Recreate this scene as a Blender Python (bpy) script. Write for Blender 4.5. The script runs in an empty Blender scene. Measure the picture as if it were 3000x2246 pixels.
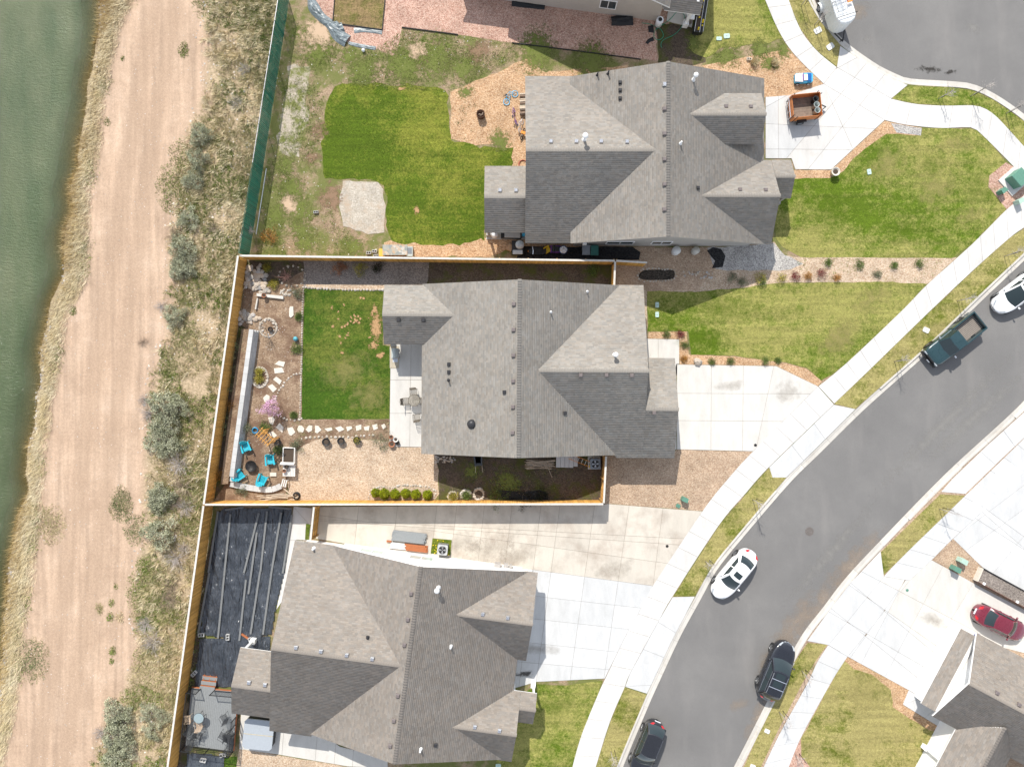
import bpy, math, random
import numpy as np
from mathutils import Vector, Matrix
from mathutils.geometry import tessellate_polygon
random.seed(7); RNG = np.random.default_rng(11)
R = math.radians
scn = bpy.context.scene
COL = scn.collection
# ------------------------------------------------------------------ camera, sky, sun, exposure
H, F = 57.0, 2000.0            # flying height in m, focal length in photo pixels (photo 3000 x 2246)
cam_d = bpy.data.cameras.new('camera'); cam_d.sensor_width = 36.0; cam_d.lens = 24.0
cam_d.clip_start = 0.5; cam_d.clip_end = 5000
cam = bpy.data.objects.new('camera', cam_d); COL.objects.link(cam)
cam.location = (0, 0, H); cam.rotation_euler = (0, 0, 0); scn.camera = cam
HQ = H / 68.0   # house plans were measured off the photo for a 68 m flight and are brought to true size with this
SUN_EL, SDX, SDY = R(43.5), 0.28, -0.96     # shadows run along (SDX, SDY)
w = bpy.data.worlds.new('World'); scn.world = w; w.use_nodes = True
_n = w.node_tree.nodes; _b = _n['Background']; _s = _n.new('ShaderNodeTexSky'); _s.sky_type = 'NISHITA'
_s.sun_disc = False; _s.sun_elevation = SUN_EL; _s.sun_rotation = math.atan2(-SDX, -SDY); _s.altitude = 1400
_s.air_density = 1.0; _s.dust_density = 0.7
_hs = _n.new('ShaderNodeHueSaturation'); _hs.inputs['Saturation'].default_value = 0.38   # thin high haze whitens the whole sky
w.node_tree.links.new(_s.outputs[0], _hs.inputs['Color']); w.node_tree.links.new(_hs.outputs[0], _b.inputs[0]); _b.inputs[1].default_value = 0.15
sd = bpy.data.lights.new('sun', 'SUN'); sd.energy = 3.0; sd.angle = R(0.53); sd.color = (1.0, 0.95, 0.875)
so = bpy.data.objects.new('sun', sd); COL.objects.link(so)
so.rotation_euler = Vector((SDX, SDY, -math.tan(SUN_EL) * math.hypot(SDX, SDY))).to_track_quat('-Z', 'Y').to_euler()
so.location = (-20, 60, 60)
scn.view_settings.view_transform = 'Standard'; scn.view_settings.look = 'None'
scn.view_settings.exposure = 0.93; scn.view_settings.gamma = 1.0
# ------------------------------------------------------------------ photo pixel -> world
ZY = 0.10                      # level of the lots; the road lies at 0
TL = dict(F=(0, 0, 1.35624), A=(0, 0, .48309), B=(750, 0, .48309), C=(1500, 0, .48309), D=(2200, 0, .48309),
          E=(0, 750, .48309), G=(600, 750, .48309), I=(1200, 750, .48309), J=(1800, 700, .42271), K=(2300, 700, .42271),
          L=(450, 1446, .48309), M=(1100, 1446, .48309), N=(1700, 1446, .48309), O=(2200, 1446, .48309),
          P=(0, 1446, .48309), Q=(2250, 0, .24155), R=(660, 1150, .18116), S=(1100, 950, .24155),
          U=(500, 1920, .19683), V=(1380, 640, .23508), X=(2700, 1600, .39012), Y=(1440, 240, .15702),
          Z=(680, 740, .15702), a=(2650, 700, .22951), b=(2040, 1560, .13889), c=(2160, 1830, .15703),
          d=(1800, 2080, .10022), e=(1050, 1310, .33906), f=(1880, 0, .15699), g=(800, 0, .15823),
          h=(2800, 450, .12077), n=(0, 0, 1.0))
def px(t, x, y):
    o = TL[t]; return (o[0] + x * o[2], o[1] + y * o[2])
def W1(t, x, y, z=ZY):
    X, Y = px(t, x, y); k = (H - z) / F
    return Vector(((X - 1500) * k, (1123 - Y) * k, z))
def W(t, pts, z=ZY): return [W1(t, x, y, z) for x, y in pts]
# ------------------------------------------------------------------ objects
def tag(o, label=None, cat=None, group=None, kind=None):
    if label: o['label'] = label
    if cat: o['category'] = cat
    if group: o['group'] = group
    if kind: o['kind'] = kind
    return o
def thing(name, label, cat, loc=(0, 0, 0), rz=0.0, group=None):
    o = bpy.data.objects.new(name, None); COL.objects.link(o); o.empty_display_size = .3
    o.location = loc; o.rotation_euler = (0, 0, rz)
    return tag(o, label, cat, group)
def link(name, me, parent=None, mat=None):
    o = bpy.data.objects.new(name, me); COL.objects.link(o)
    if parent: o.parent = parent
    if mat and not me.materials: me.materials.append(mat)
    return o
def copy_tree(o, parent=None):
    c = o.copy(); COL.objects.link(c); c.parent = parent
    for ch in list(o.children): copy_tree(ch, c)
    return c
def np_mesh(name, V, Fc, col=None, mat=None, smooth=False, uv=None):
    me = bpy.data.meshes.new(name); V = np.asarray(V, dtype=np.float32); Fc = np.asarray(Fc, dtype=np.int32)
    k = Fc.shape[1]
    me.vertices.add(len(V)); me.vertices.foreach_set('co', V.ravel())
    me.loops.add(Fc.size); me.loops.foreach_set('vertex_index', Fc.ravel())
    me.polygons.add(len(Fc)); me.polygons.foreach_set('loop_start', np.arange(0, Fc.size, k, dtype=np.int32))
    if smooth: me.polygons.foreach_set('use_smooth', np.ones(len(Fc), dtype=bool))
    me.update(calc_edges=True)
    if col is not None:
        a = me.attributes.new('col', 'FLOAT_COLOR', 'POINT'); c = np.ones((len(V), 4), dtype=np.float32)
        col = np.asarray(col, dtype=np.float32); c[:, :3] = col if col.ndim == 2 else col[:, None]
        a.data.foreach_set('color', c.ravel())
    if mat: me.materials.append(mat)
    return me
class MB:
    """collects shapes that become one mesh"""
    def __init__(s): s.v = []; s.f = []
    def add(s, vs, fs):
        o = len(s.v); s.v += [tuple(p) for p in vs]; s.f += [[i + o for i in q] for q in fs]; return s
    def box(s, c, d, rz=0, ax=None):
        hx, hy, hz = d[0] / 2, d[1] / 2, d[2] / 2
        M_ = Matrix.Rotation(rz, 3, 'Z') if ax is None else ax
        vs = [Vector(c) + M_ @ Vector((x * hx, y * hy, z * hz)) for z in (-1, 1) for x, y in ((-1, -1), (1, -1), (1, 1), (-1, 1))]
        return s.add(vs, [(3, 2, 1, 0), (4, 5, 6, 7), (0, 1, 5, 4), (1, 2, 6, 5), (2, 3, 7, 6), (3, 0, 4, 7)])
    def bar(s, p, q, wd, ht=None):
        p, q = Vector(p), Vector(q); d = q - p; L = d.length
        if L < 1e-6: return s
        x = d / L; up = Vector((0, 0, 1)) if abs(x.z) < .95 else Vector((1, 0, 0))
        y = up.cross(x).normalized(); z = x.cross(y)
        return s.box((p + q) / 2, (L, wd, ht or wd), ax=Matrix((x, y, z)).transposed())
    def prism(s, poly, z0, z1):
        n = len(poly); A = sum(poly[i][0] * poly[(i + 1) % n][1] - poly[(i + 1) % n][0] * poly[i][1] for i in range(n))
        if A < 0: poly = poly[::-1]
        vs = [(p[0], p[1], z0) for p in poly] + [(p[0], p[1], z1) for p in poly]
        return s.add(vs, [list(range(n))[::-1], list(range(n, 2 * n))] + [(i, (i + 1) % n, n + (i + 1) % n, n + i) for i in range(n)])
    def tube(s, path, r, n=6, r1=None, caps=True):
        path = [Vector(p) for p in path]; m = len(path); o = len(s.v); r1 = r if r1 is None else r1
        ref = Vector((.31, .87, .4)).normalized()
        for i, p in enumerate(path):
            d = (path[min(i + 1, m - 1)] - path[max(i - 1, 0)]).normalized()
            a = d.cross(ref)
            if a.length < .05: a = d.cross(Vector((1, 0, 0)))
            a.normalize(); b = d.cross(a); rr = r + (r1 - r) * i / max(1, m - 1)
            s.v += [tuple(p + a * rr * math.cos(6.2832 * j / n) + b * rr * math.sin(6.2832 * j / n)) for j in range(n)]
        for i in range(m - 1):
            for j in range(n):
                k = (j + 1) % n; s.f.append([o + i * n + j, o + i * n + k, o + i * n + n + k, o + i * n + n + j])
        if caps: s.f.append([o + j for j in range(n)][::-1]); s.f.append([o + (m - 1) * n + j for j in range(n)])
        return s
    def ring(s, c, rad, r, n=20, m=6, ax=None):
        M_ = ax or Matrix.Identity(3); o = len(s.v)
        for i in range(n):
            t = 6.2832 * i / n
            for j in range(m):
                u = 6.2832 * j / m; q = rad + r * math.cos(u)
                s.v.append(tuple(Vector(c) + M_ @ Vector((q * math.cos(t), q * math.sin(t), r * math.sin(u)))))
        for i in range(n):
            for j in range(m):
                a, b = (i + 1) % n, (j + 1) % m; s.f.append([o + i * m + j, o + a * m + j, o + a * m + b, o + i * m + b])
        return s
    def lathe(s, prof, n=18, c=(0, 0, 0), ax=None):
        M_ = ax or Matrix.Identity(3); o = len(s.v); m = len(prof)
        for r, z in prof:
            for j in range(n):
                t = 6.2832 * j / n; s.v.append(tuple(Vector(c) + M_ @ Vector((r * math.cos(t), r * math.sin(t), z))))
        for i in range(m - 1):
            for j in range(n):
                k = (j + 1) % n; s.f.append([o + i * n + j, o + i * n + k, o + i * n + n + k, o + i * n + n + j])
        s.f.append([o + j for j in range(n)][::-1]); s.f.append([o + (m - 1) * n + j for j in range(n)])
        return s
    def grid(s, fn, nu, nv):
        o = len(s.v)
        for i in range(nu + 1):
            for j in range(nv + 1): s.v.append(tuple(fn(i / nu, j / nv)))
        for i in range(nu):
            for j in range(nv):
                a = o + i * (nv + 1) + j; s.f.append([a, a + nv + 1, a + nv + 2, a + 1])
        return s
    def mesh(s, name, mat=None, smooth=False):
        me = bpy.data.meshes.new(name); me.from_pydata(s.v, [], s.f)
        if smooth: me.polygons.foreach_set('use_smooth', [True] * len(me.polygons))
        if mat: me.materials.append(mat)
        me.update(); return me
    def build(s, name, mat, parent=None, smooth=False): return link(name, s.mesh(name, mat, smooth), parent)
def rx(M_, ang, axis='X'): return Matrix.Rotation(ang, 3, axis) @ M_
def AXm(ang, axis): return Matrix.Rotation(ang, 3, axis)
# ------------------------------------------------------------------ numpy noise and polygons
def _h(i, j, s): 
    v = np.sin(i * 127.1 + j * 311.7 + s * 74.7) * 43758.5453; return v - np.floor(v)
def vn(x, y, sc, s=0):
    x = np.asarray(x) * sc; y = np.asarray(y) * sc; i = np.floor(x); j = np.floor(y); u = x - i; v = y - j
    u = u * u * (3 - 2 * u); v = v * v * (3 - 2 * v)
    return (_h(i, j, s) * (1 - u) + _h(i + 1, j, s) * u) * (1 - v) + (_h(i, j + 1, s) * (1 - u) + _h(i + 1, j + 1, s) * u) * v
def fbm(x, y, sc, s=0, o=3): return sum(vn(x, y, sc * 2 ** k, s + k * 13) / 2 ** k for k in range(o)) / sum(1 / 2 ** k for k in range(o))
def inside(x, y, poly):
    r = np.zeros(len(x), dtype=bool); n = len(poly)
    for i in range(n):
        x0, y0 = poly[i][0], poly[i][1]; x1, y1 = poly[(i + 1) % n][0], poly[(i + 1) % n][1]
        if y0 == y1: continue
        c = ((y0 > y) != (y1 > y)) & (x < (x1 - x0) * (y - y0) / (y1 - y0) + x0); r ^= c
    return r
def sample(poly, dens, seed):
    rg = np.random.default_rng(seed); xs = [p[0] for p in poly]; ys = [p[1] for p in poly]
    A = (max(xs) - min(xs)) * (max(ys) - min(ys)); n = int(A * dens)
    x = rg.uniform(min(xs), max(xs), n); y = rg.uniform(min(ys), max(ys), n); k = inside(x, y, poly)
    return x[k], y[k], rg
def ragged(poly, amp=.1, step=.45, seed=1):
    out = []; n = len(poly)
    for i in range(n):
        a, b = Vector(poly[i]), Vector(poly[(i + 1) % n]); L = (b - a).length; m = max(1, int(L / step))
        for k in range(m):
            p = a.lerp(b, k / m)
            ox = float(fbm(p.x, p.y, .9, seed)) - .5; oy = float(fbm(p.x + 31, p.y, .9, seed + 5)) - .5
            ox += .6 * (float(vn(p.x, p.y, 3.1, seed)) - .5); oy += .6 * (float(vn(p.x, p.y + 9, 3.1, seed)) - .5)
            out.append(Vector((p.x + ox * amp * 2, p.y + oy * amp * 2, p.z)))
    return out
def smooth_path(pts, n=6):
    pts = [Vector(p) for p in pts]; out = []
    for i in range(len(pts) - 1):
        p0 = pts[max(i - 1, 0)]; p1 = pts[i]; p2 = pts[i + 1]; p3 = pts[min(i + 2, len(pts) - 1)]
        for k in range(n):
            t = k / n
            out.append(.5 * ((2 * p1) + (p2 - p0) * t + (2 * p0 - 5 * p1 + 4 * p2 - p3) * t * t + (3 * p1 - p0 - 3 * p2 + p3) * t ** 3))
    out.append(pts[-1]); return out
_zl = [0]
def sheet(name, poly, layer, mat, rag=0, seed=1, z=None, parent=None):
    """a flat ground sheet; layers are 4 mm apart"""
    _zl[0] += 1
    zz = (ZY if z is None else z) + layer * .004 + (_zl[0] % 8) * .0004
    if rag: poly = ragged(poly, rag, seed=seed)
    vs = [Vector((p[0], p[1], 0)) for p in poly]
    tris = tessellate_polygon([vs]); fs = []
    for t in tris:
        a, b, c = (vs[i] for i in t); fs.append(t if (b - a).cross(c - a).z > 0 else t[::-1])
    me = bpy.data.meshes.new(name); me.from_pydata([(v.x, v.y, zz) for v in vs], [], fs); me.materials.append(mat); me.update()
    o = link(name, me, parent)
    if not parent: o['kind'] = 'structure'
    return o
def blades(name, poly, dens, h, wd, mat, parent=None, mask=None, z=ZY, seed=1, lean=.7, bias=(0, 0), label=None, zfn=None, tuft=1, spread=.1):
    x, y, rg = sample(poly, dens, seed)
    if mask is not None:
        k = mask(x, y) > rg.random(len(x)); x, y = x[k], y[k]
    if tuft > 1:
        sh = np.repeat(rg.uniform(.6, 1.2, len(x)), tuft); x = np.repeat(x, tuft); y = np.repeat(y, tuft); n = len(x)
        an = rg.uniform(0, 6.283, n); x = x + np.cos(an) * rg.random(n) * spread; y = y + np.sin(an) * rg.random(n) * spread
    else:
        sh = 1; n = len(x); an = rg.uniform(0, 6.283, n)
    hh = rg.uniform(h[0], h[1], n) * sh; th = rg.uniform(0, 6.283, n); le = rg.uniform(.3, 1, n) * lean * hh
    tx = x + np.cos(an) * le + bias[0] * hh; ty = y + np.sin(an) * le + bias[1] * hh
    zb = (np.full(n, z) if zfn is None else zfn(x, y))
    V = np.zeros((n, 3, 3), dtype=np.float32); ww = wd * rg.uniform(.6, 1.3, n) / 2
    V[:, 0] = np.stack([x - np.cos(th) * ww, y - np.sin(th) * ww, zb], 1); V[:, 1] = np.stack([x + np.cos(th) * ww, y + np.sin(th) * ww, zb], 1)
    V[:, 2] = np.stack([tx, ty, zb + hh * .75], 1)
    Fc = np.arange(n * 3).reshape(n, 3); c = np.repeat(rg.uniform(.7, 1.25, n), 3)
    o = link(name, np_mesh(name, V.reshape(-1, 3), Fc, c, mat), parent); o['kind'] = 'stuff'
    if label: o['label'] = label
    if label: o['category'] = 'grass'
    return o
# ------------------------------------------------------------------ materials
MATS = {}
class NT:
    def __init__(s, name, rough=.8, spec=.3):
        m = bpy.data.materials.new(name); m.use_nodes = True; s.m = m; s.t = m.node_tree; s.b = s.t.nodes['Principled BSDF']
        s.b.inputs['Roughness'].default_value = rough; s.b.inputs['Specular IOR Level'].default_value = spec; s.pos = None; MATS[name] = m
    def n(s, ty, **kw):
        x = s.t.nodes.new(ty)
        for k, v in kw.items(): setattr(x, k, v)
        return x
    def l(s, a, b): s.t.links.new(a, b)
    def coord(s, obj=False):
        if obj: return s.n('ShaderNodeTexCoord').outputs['Object']
        if s.pos is None: s.pos = s.n('ShaderNodeNewGeometry').outputs['Position']
        return s.pos
    def mapped(s, co, scale=(1, 1, 1), rot=(0, 0, 0)):
        q = s.n('ShaderNodeMapping'); s.l(co, q.inputs[0]); q.inputs['Scale'].default_value = scale; q.inputs['Rotation'].default_value = rot; return q.outputs[0]
    def noise(s, sc, det=4, ro=.6, co=None):
        q = s.n('ShaderNodeTexNoise'); s.l(co or s.coord(), q.inputs['Vector']); q.inputs['Scale'].default_value = sc
        q.inputs['Detail'].default_value = det; q.inputs['Roughness'].default_value = ro; return q.outputs[0]
    def voro(s, sc, co=None, out='Color', feat='F1'):
        q = s.n('ShaderNodeTexVoronoi', feature=feat); s.l(co or s.coord(), q.inputs['Vector']); q.inputs['Scale'].default_value = sc; return q.outputs[out]
    def ramp(s, fac, stops):
        q = s.n('ShaderNodeValToRGB'); s.l(fac, q.inputs[0]); e = q.color_ramp.elements
        while len(e) < len(stops): e.new(.5)
        for el, (p, c) in zip(e, stops):
            el.position = p; el.color = (c, c, c, 1) if isinstance(c, (int, float)) else (*c, 1)
        return q.outputs[0]
    def mix(s, fac, a, b, mode='MIX'):
        q = s.n('ShaderNodeMix', data_type='RGBA', blend_type=mode)
        for i, v in ((0, fac), (6, a), (7, b)):
            if isinstance(v, (int, float)): q.inputs[i].default_value = v if i == 0 else (v, v, v, 1)
            elif isinstance(v, (tuple, list)): q.inputs[i].default_value = (*v, 1)
            else: s.l(v, q.inputs[i])
        return q.outputs[2]
    def math(s, op, a, b=0):
        q = s.n('ShaderNodeMath', operation=op)
        for i, v in enumerate((a, b)):
            if isinstance(v, (int, float)): q.inputs[i].default_value = v
            else: s.l(v, q.inputs[i])
        return q.outputs[0]
    def attr(s, name='col', out='Color'): return s.n('ShaderNodeAttribute', attribute_name=name).outputs[out]
    def rnd(s): return s.n('ShaderNodeObjectInfo').outputs['Random']
    def bump(s, h, st=.5, d=.02):
        q = s.n('ShaderNodeBump'); s.l(h, q.inputs['Height']); q.inputs['Strength'].default_value = st; q.inputs['Distance'].default_value = d
        s.l(q.outputs[0], s.b.inputs['Normal']); return s
    def col(s, c):
        if isinstance(c, (tuple, list)): s.b.inputs['Base Color'].default_value = (*c, 1)
        else: s.l(c, s.b.inputs['Base Color'])
        return s
def flat(name, c, rough=.6, metal=0, var=.12, sc=9, spec=.4, bump=0, coat=0):
    """a plain coloured surface with slight mottling and wear"""
    t = NT(name, rough, spec); co = t.coord(True)
    q = t.noise(sc, 5, .65, co); lo = tuple(v * (1 - var) for v in c); hi = tuple(min(1, v * (1 + var)) for v in c)
    t.col(t.ramp(q, [(.3, lo), (.7, hi)])); t.b.inputs['Metallic'].default_value = metal
    t.l(t.ramp(q, [(.3, max(.02, rough - .08)), (.7, min(1, rough + .08))]), t.b.inputs['Roughness'])
    if coat: t.b.inputs['Coat Weight'].default_value = coat; t.b.inputs['Coat Roughness'].default_value = .04
    if bump: t.bump(t.noise(sc * 6, 4, .6, co), bump, .01)
    return t.m
def attr_mat(name, c, rough=.8, c2=None, sc=.6, sss=0, obj=False):
    """colour times the per-piece 'col' attribute, drifting between two hues"""
    t = NT(name, rough, .25); base = c
    if c2: base = t.ramp(t.noise(sc, 3, .6, t.coord(obj)), [(.38, c), (.62, c2)])
    t.col(t.mix(1.0, base, t.attr(), 'MULTIPLY')); 
    return t.m
def lawn_mat(name, green, dry, amt, seed=0, attr=False, sc=.16):
    t = NT(name, .85, .2); co = t.mapped(t.coord(), (1, 1, 1)); 
    mp = t.n('ShaderNodeMapping'); t.l(t.coord(), mp.inputs[0]); mp.inputs['Location'].default_value = (seed * 13.7, seed * 7.1, seed); co = mp.outputs[0]
    big = t.noise(sc, 4, .62, co); fine = t.noise(5.5, 4, .75, co); vf = t.noise(22, 2, .7, co); tr = t.noise(1.3, 4, .7, co)
    k = t.math('ADD', t.math('MULTIPLY', big, 1.0), t.math('MULTIPLY', t.math('SUBTRACT', tr, .5), .55))
    k = t.math('ADD', k, t.math('MULTIPLY', t.math('SUBTRACT', fine, .5), .5))
    c0 = t.ramp(k, [(.62 - amt * .5, green), (.86 - amt * .5, dry)])
    c0 = t.mix(1, c0, t.ramp(fine, [(.25, .74), (.5, .98), (.75, 1.26)]), 'MULTIPLY')
    c0 = t.mix(1, c0, t.ramp(vf, [(.3, .7), (.7, 1.25)]), 'MULTIPLY')
    mow = t.noise(1.0, 3, .6, t.mapped(t.coord(), (.16, 2.6, 1), (0, 0, .25 * seed - .5))); c0 = t.mix(1, c0, t.ramp(mow, [(.35, .86), (.65, 1.12)]), 'MULTIPLY')
    if attr: c0 = t.mix(1, c0, t.attr(), 'MULTIPLY')
    t.col(c0)
    if not attr: t.bump(t.math('ADD', fine, vf), .9, .05)
    return t.m
def gravel_mat(name, cs, sc=16, patch=None, pamt=.5, psc=.5, hi=1.5, bump=.8):
    """loose stones or chips: cells of random tone, with optional soil patches"""
    t = NT(name, .9, .2); co = t.coord(); wp = t.n('ShaderNodeMapping'); t.l(co, wp.inputs[0]); wp.inputs['Scale'].default_value = (1, 1.25, 1)
    v = t.voro(sc, wp.outputs[0]); sp = t.n('ShaderNodeSeparateColor'); t.l(v, sp.inputs[0])
    c0 = t.ramp(sp.outputs[0], [(i / max(1, len(cs) - 1), c) for i, c in enumerate(cs)])
    c0 = t.mix(1, c0, t.ramp(t.noise(9, 4, .75), [(.3, .68), (.7, 1.3)]), 'MULTIPLY')
    c0 = t.mix(1, c0, t.ramp(t.noise(.8, 4, .6), [(.3, .84), (.7, 1.14)]), 'MULTIPLY')
    if patch: c0 = t.mix(t.ramp(t.noise(psc, 5, .72), [(.66 - pamt * .4, 0), (.8 - pamt * .4, 1)]), c0, patch)
    t.col(c0); t.bump(t.voro(sc, wp.outputs[0], 'Distance'), bump, .03); return t.m
def concrete_mat(name, c, stain, amt=.4, var=.06, sc=.55):
    t = NT(name, .85, .25); big = t.noise(sc, 5, .68); f = t.noise(14, 4, .7)
    c0 = t.mix(t.ramp(big, [(.74 - amt * .4, 0), (.95 - amt * .3, .9)]), c, stain)
    c0 = t.mix(1, c0, t.ramp(f, [(.25, .93), (.75, 1.06)]), 'MULTIPLY')
    c0 = t.mix(1, c0, t.ramp(t.rnd(), [(0, 1 - var), (1, 1 + var * .6)]), 'MULTIPLY')
    st = t.noise(1.4, 5, .7, t.mapped(t.coord(), (1, .35, 1), (0, 0, .7)))
    c0 = t.mix(1, c0, t.ramp(st, [(.3, .9), (.6, 1.03)]), 'MULTIPLY')
    t.col(c0); t.bump(f, .25, .004); return t.m
# ------------------------------------------------------------------ shared materials
GREEN, DRY = (.060, .098, .012), (.27, .245, .10)
lawn_back1 = lawn_mat('lawn_back_green', (.085, .135, .008), (.21, .225, .032), .34, 3)
lawn_back1b = lawn_mat('lawn_back_green_blade', (.10, .158, .011), (.24, .25, .04), .34, 3, True)
lawn_back2 = lawn_mat('lawn_deep_green', (.050, .108, .007), (.15, .175, .030), .36, 5)
lawn_back2b = lawn_mat('lawn_deep_green_blade', (.064, .130, .011), (.175, .19, .036), .36, 5, True)
lawn_front = lawn_mat('lawn_front_patchy', (.105, .165, .010), (.305, .29, .085), .50, 2, sc=.12)
lawn_frontb = lawn_mat('lawn_front_patchy_blade', (.12, .185, .014), (.33, .31, .095), .50, 2, True, sc=.12)
lawn_dry = lawn_mat('lawn_dry', (.14, .165, .02), (.35, .305, .115), .66, 8, sc=.3)
lawn_dryb = lawn_mat('lawn_dry_blade', (.15, .175, .024), (.37, .32, .125), .66, 8, True, sc=.3)
weedy = gravel_mat('weedy_soil', [(.30, .21, .14), (.36, .27, .18), (.25, .17, .11)], 14, (.15, .16, .05), .62, .42)
chips = gravel_mat('bark_chips', [(.29, .165, .09), (.47, .295, .165), (.56, .40, .26), (.39, .235, .125)], 13)
pinkchip = gravel_mat('pink_chips', [(.29, .155, .115), (.46, .28, .215), (.55, .39, .31), (.37, .215, .155)], 13)
tangravel = gravel_mat('tan_gravel', [(.33, .225, .15), (.47, .355, .25), (.55, .45, .34), (.42, .30, .20)], 13)
browngravel = gravel_mat('brown_gravel', [(.28, .19, .13), (.40, .29, .20), (.48, .37, .27), (.34, .23, .15)], 13)
greygravel = gravel_mat('grey_gravel', [(.22, .21, .20), (.38, .36, .34), (.50, .48, .44), (.30, .28, .26)], 12)
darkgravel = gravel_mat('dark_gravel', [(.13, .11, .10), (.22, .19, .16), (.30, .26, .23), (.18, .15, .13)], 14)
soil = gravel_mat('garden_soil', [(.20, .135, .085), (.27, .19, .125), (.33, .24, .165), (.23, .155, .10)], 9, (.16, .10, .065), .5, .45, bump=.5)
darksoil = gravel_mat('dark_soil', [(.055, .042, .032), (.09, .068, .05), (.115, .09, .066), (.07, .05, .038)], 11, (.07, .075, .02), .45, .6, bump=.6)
blackmulch_shade = gravel_mat('black_mulch_shade', [(.012, .012, .013), (.03, .03, .032), (.05, .05, .05)], 14)  # black mulch colour, also used to paint deep shade beside the upper house
sandpad = gravel_mat('pale_sand', [(.36, .32, .26), (.42, .375, .31), (.47, .43, .365)], 7, (.40, .32, .24), .42, .6, bump=.3)
walk_m = concrete_mat('walk_concrete', (.57, .556, .53), (.47, .44, .39), .35)
new_m = concrete_mat('new_concrete', (.535, .538, .532), (.46, .46, .45), .40)
old_m = concrete_mat('old_concrete', (.545, .50, .43), (.36, .30, .245), .66, .08, .45)
patio_m = concrete_mat('patio_concrete', (.56, .54, .50), (.50, .45, .39), .35)
curb_m = concrete_mat('curb_concrete', (.53, .505, .46), (.42, .37, .30), .5, .08, .9)
joint_m = flat('joint_dirt', (.20, .16, .12), .95)
t = NT('asphalt', .85, .35); b1 = t.noise(.16, 5, .65); f1 = t.noise(30, 3, .8)
c = t.ramp(b1, [(.3, (.148, .144, .139)), (.5, (.166, .161, .155)), (.72, (.195, .189, .18))])
c = t.mix(1, c, t.ramp(f1, [(.3, .78), (.7, 1.22)]), 'MULTIPLY')
sp = t.n('ShaderNodeTexNoise'); t.l(t.mapped(t.coord(), (.55, .12, 1), (0, 0, .75)), sp.inputs['Vector']); sp.inputs['Scale'].default_value = 1.2; sp.inputs['Detail'].default_value = 5
c = t.mix(t.ramp(sp.outputs[0], [(.55, 0), (.85, .45)]), c, (.25, .235, .22)); t.col(c); t.bump(f1, .5, .008); asphalt = t.m
def soft_mat(name, c, sc=1.6, lo=.35, hi=.75, mx=.9, c2=None):
    t = NT(name, .95, .1); q = t.n('ShaderNodeBsdfTransparent'); m_ = t.n('ShaderNodeMixShader')
    n1 = t.noise(sc, 6, .74); cc = c if not c2 else t.ramp(t.noise(sc * 3, 3, .7), [(.35, c), (.65, c2)])
    t.col(cc); k = t.math('ADD', t.math('MULTIPLY', t.attr('col', 'Fac'), .8), t.math('MULTIPLY', t.math('SUBTRACT', n1, .5), 2.2)); k = t.math('MULTIPLY', t.ramp(k, [(lo - .12, 0), (hi, 1)]), t.ramp(t.attr('col', 'Fac'), [(0, 0), (.18, 1)])); k = t.math('MULTIPLY', k, mx)
    t.l(k, m_.inputs[0]); t.l(q.outputs[0], m_.inputs[1]); t.l(t.b.outputs[0], m_.inputs[2])
    t.l(m_.outputs[0], t.n('ShaderNodeOutputMaterial').inputs[0]) if False else t.l(m_.outputs[0], t.t.nodes['Material Output'].inputs[0])
    return t.m
dust_m = soft_mat('road_dust', (.33, .27, .215), .8, .2, 1.0, .7); oil_m = soft_mat('dark_stain', (.05, .045, .04), 3, .42, .7, .7)
pale_m = soft_mat('pale_scuff', (.30, .29, .27), 2, .3, .8, .5); bare_m = soft_mat('bare_turf', (.46, .29, .15), 3.5, .38, .55, 1, (.36, .22, .11))
drytuft_m = soft_mat('dry_turf', (.33, .29, .11), 1.6, .3, .9, .5); lush_m = soft_mat('lush_turf', (.105, .17, .013), 1.4, .3, 1.0, .4)
weed_m = soft_mat('weed_patch', (.115, .15, .03), 4, .36, .62, .95, (.17, .18, .06)); rust_m = soft_mat('drive_stain', (.33, .29, .24), 1.2, .2, 1.0, .4)
sandpatch_m = soft_mat('sandy_patch', (.52, .38, .26), 2.2, .34, .62, .95); soilpatch_m = soft_mat('soil_patch', (.26, .17, .11), 2.2, .34, .66, .9)
_pz = [0]
def patch(name, c, rx_, ry_, rot, mat, z=ZY, lift=.034):
    """a stain or bare spot with a soft, broken edge"""
    rx_, ry_ = rx_ * HQ, ry_ * HQ; _pz[0] += 1; zz = z + lift + (_pz[0] % 11) * .0007; V = [(c[0], c[1], zz)]; A = [1.0]; n, m = 22, 4
    for i in range(1, m + 1):
        for j in range(n):
            t_ = 6.2832 * j / n; q = i / m; x, y = rx_ * q * math.cos(t_), ry_ * q * math.sin(t_)
            V.append((c[0] + x * math.cos(rot) - y * math.sin(rot), c[1] + x * math.sin(rot) + y * math.cos(rot), zz)); A.append(1 - q)
    T3 = [(0, 1 + j, 1 + (j + 1) % n) for j in range(n)]
    for i in range(m - 1):
        for j in range(n):
            a, b_ = 1 + i * n + j, 1 + i * n + (j + 1) % n; T3 += [(a, a + n, b_ + n), (a, b_ + n, b_)]
    o = link(name, np_mesh(name, V, T3, np.array(A), mat)); o['kind'] = 'stuff'; return o
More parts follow.
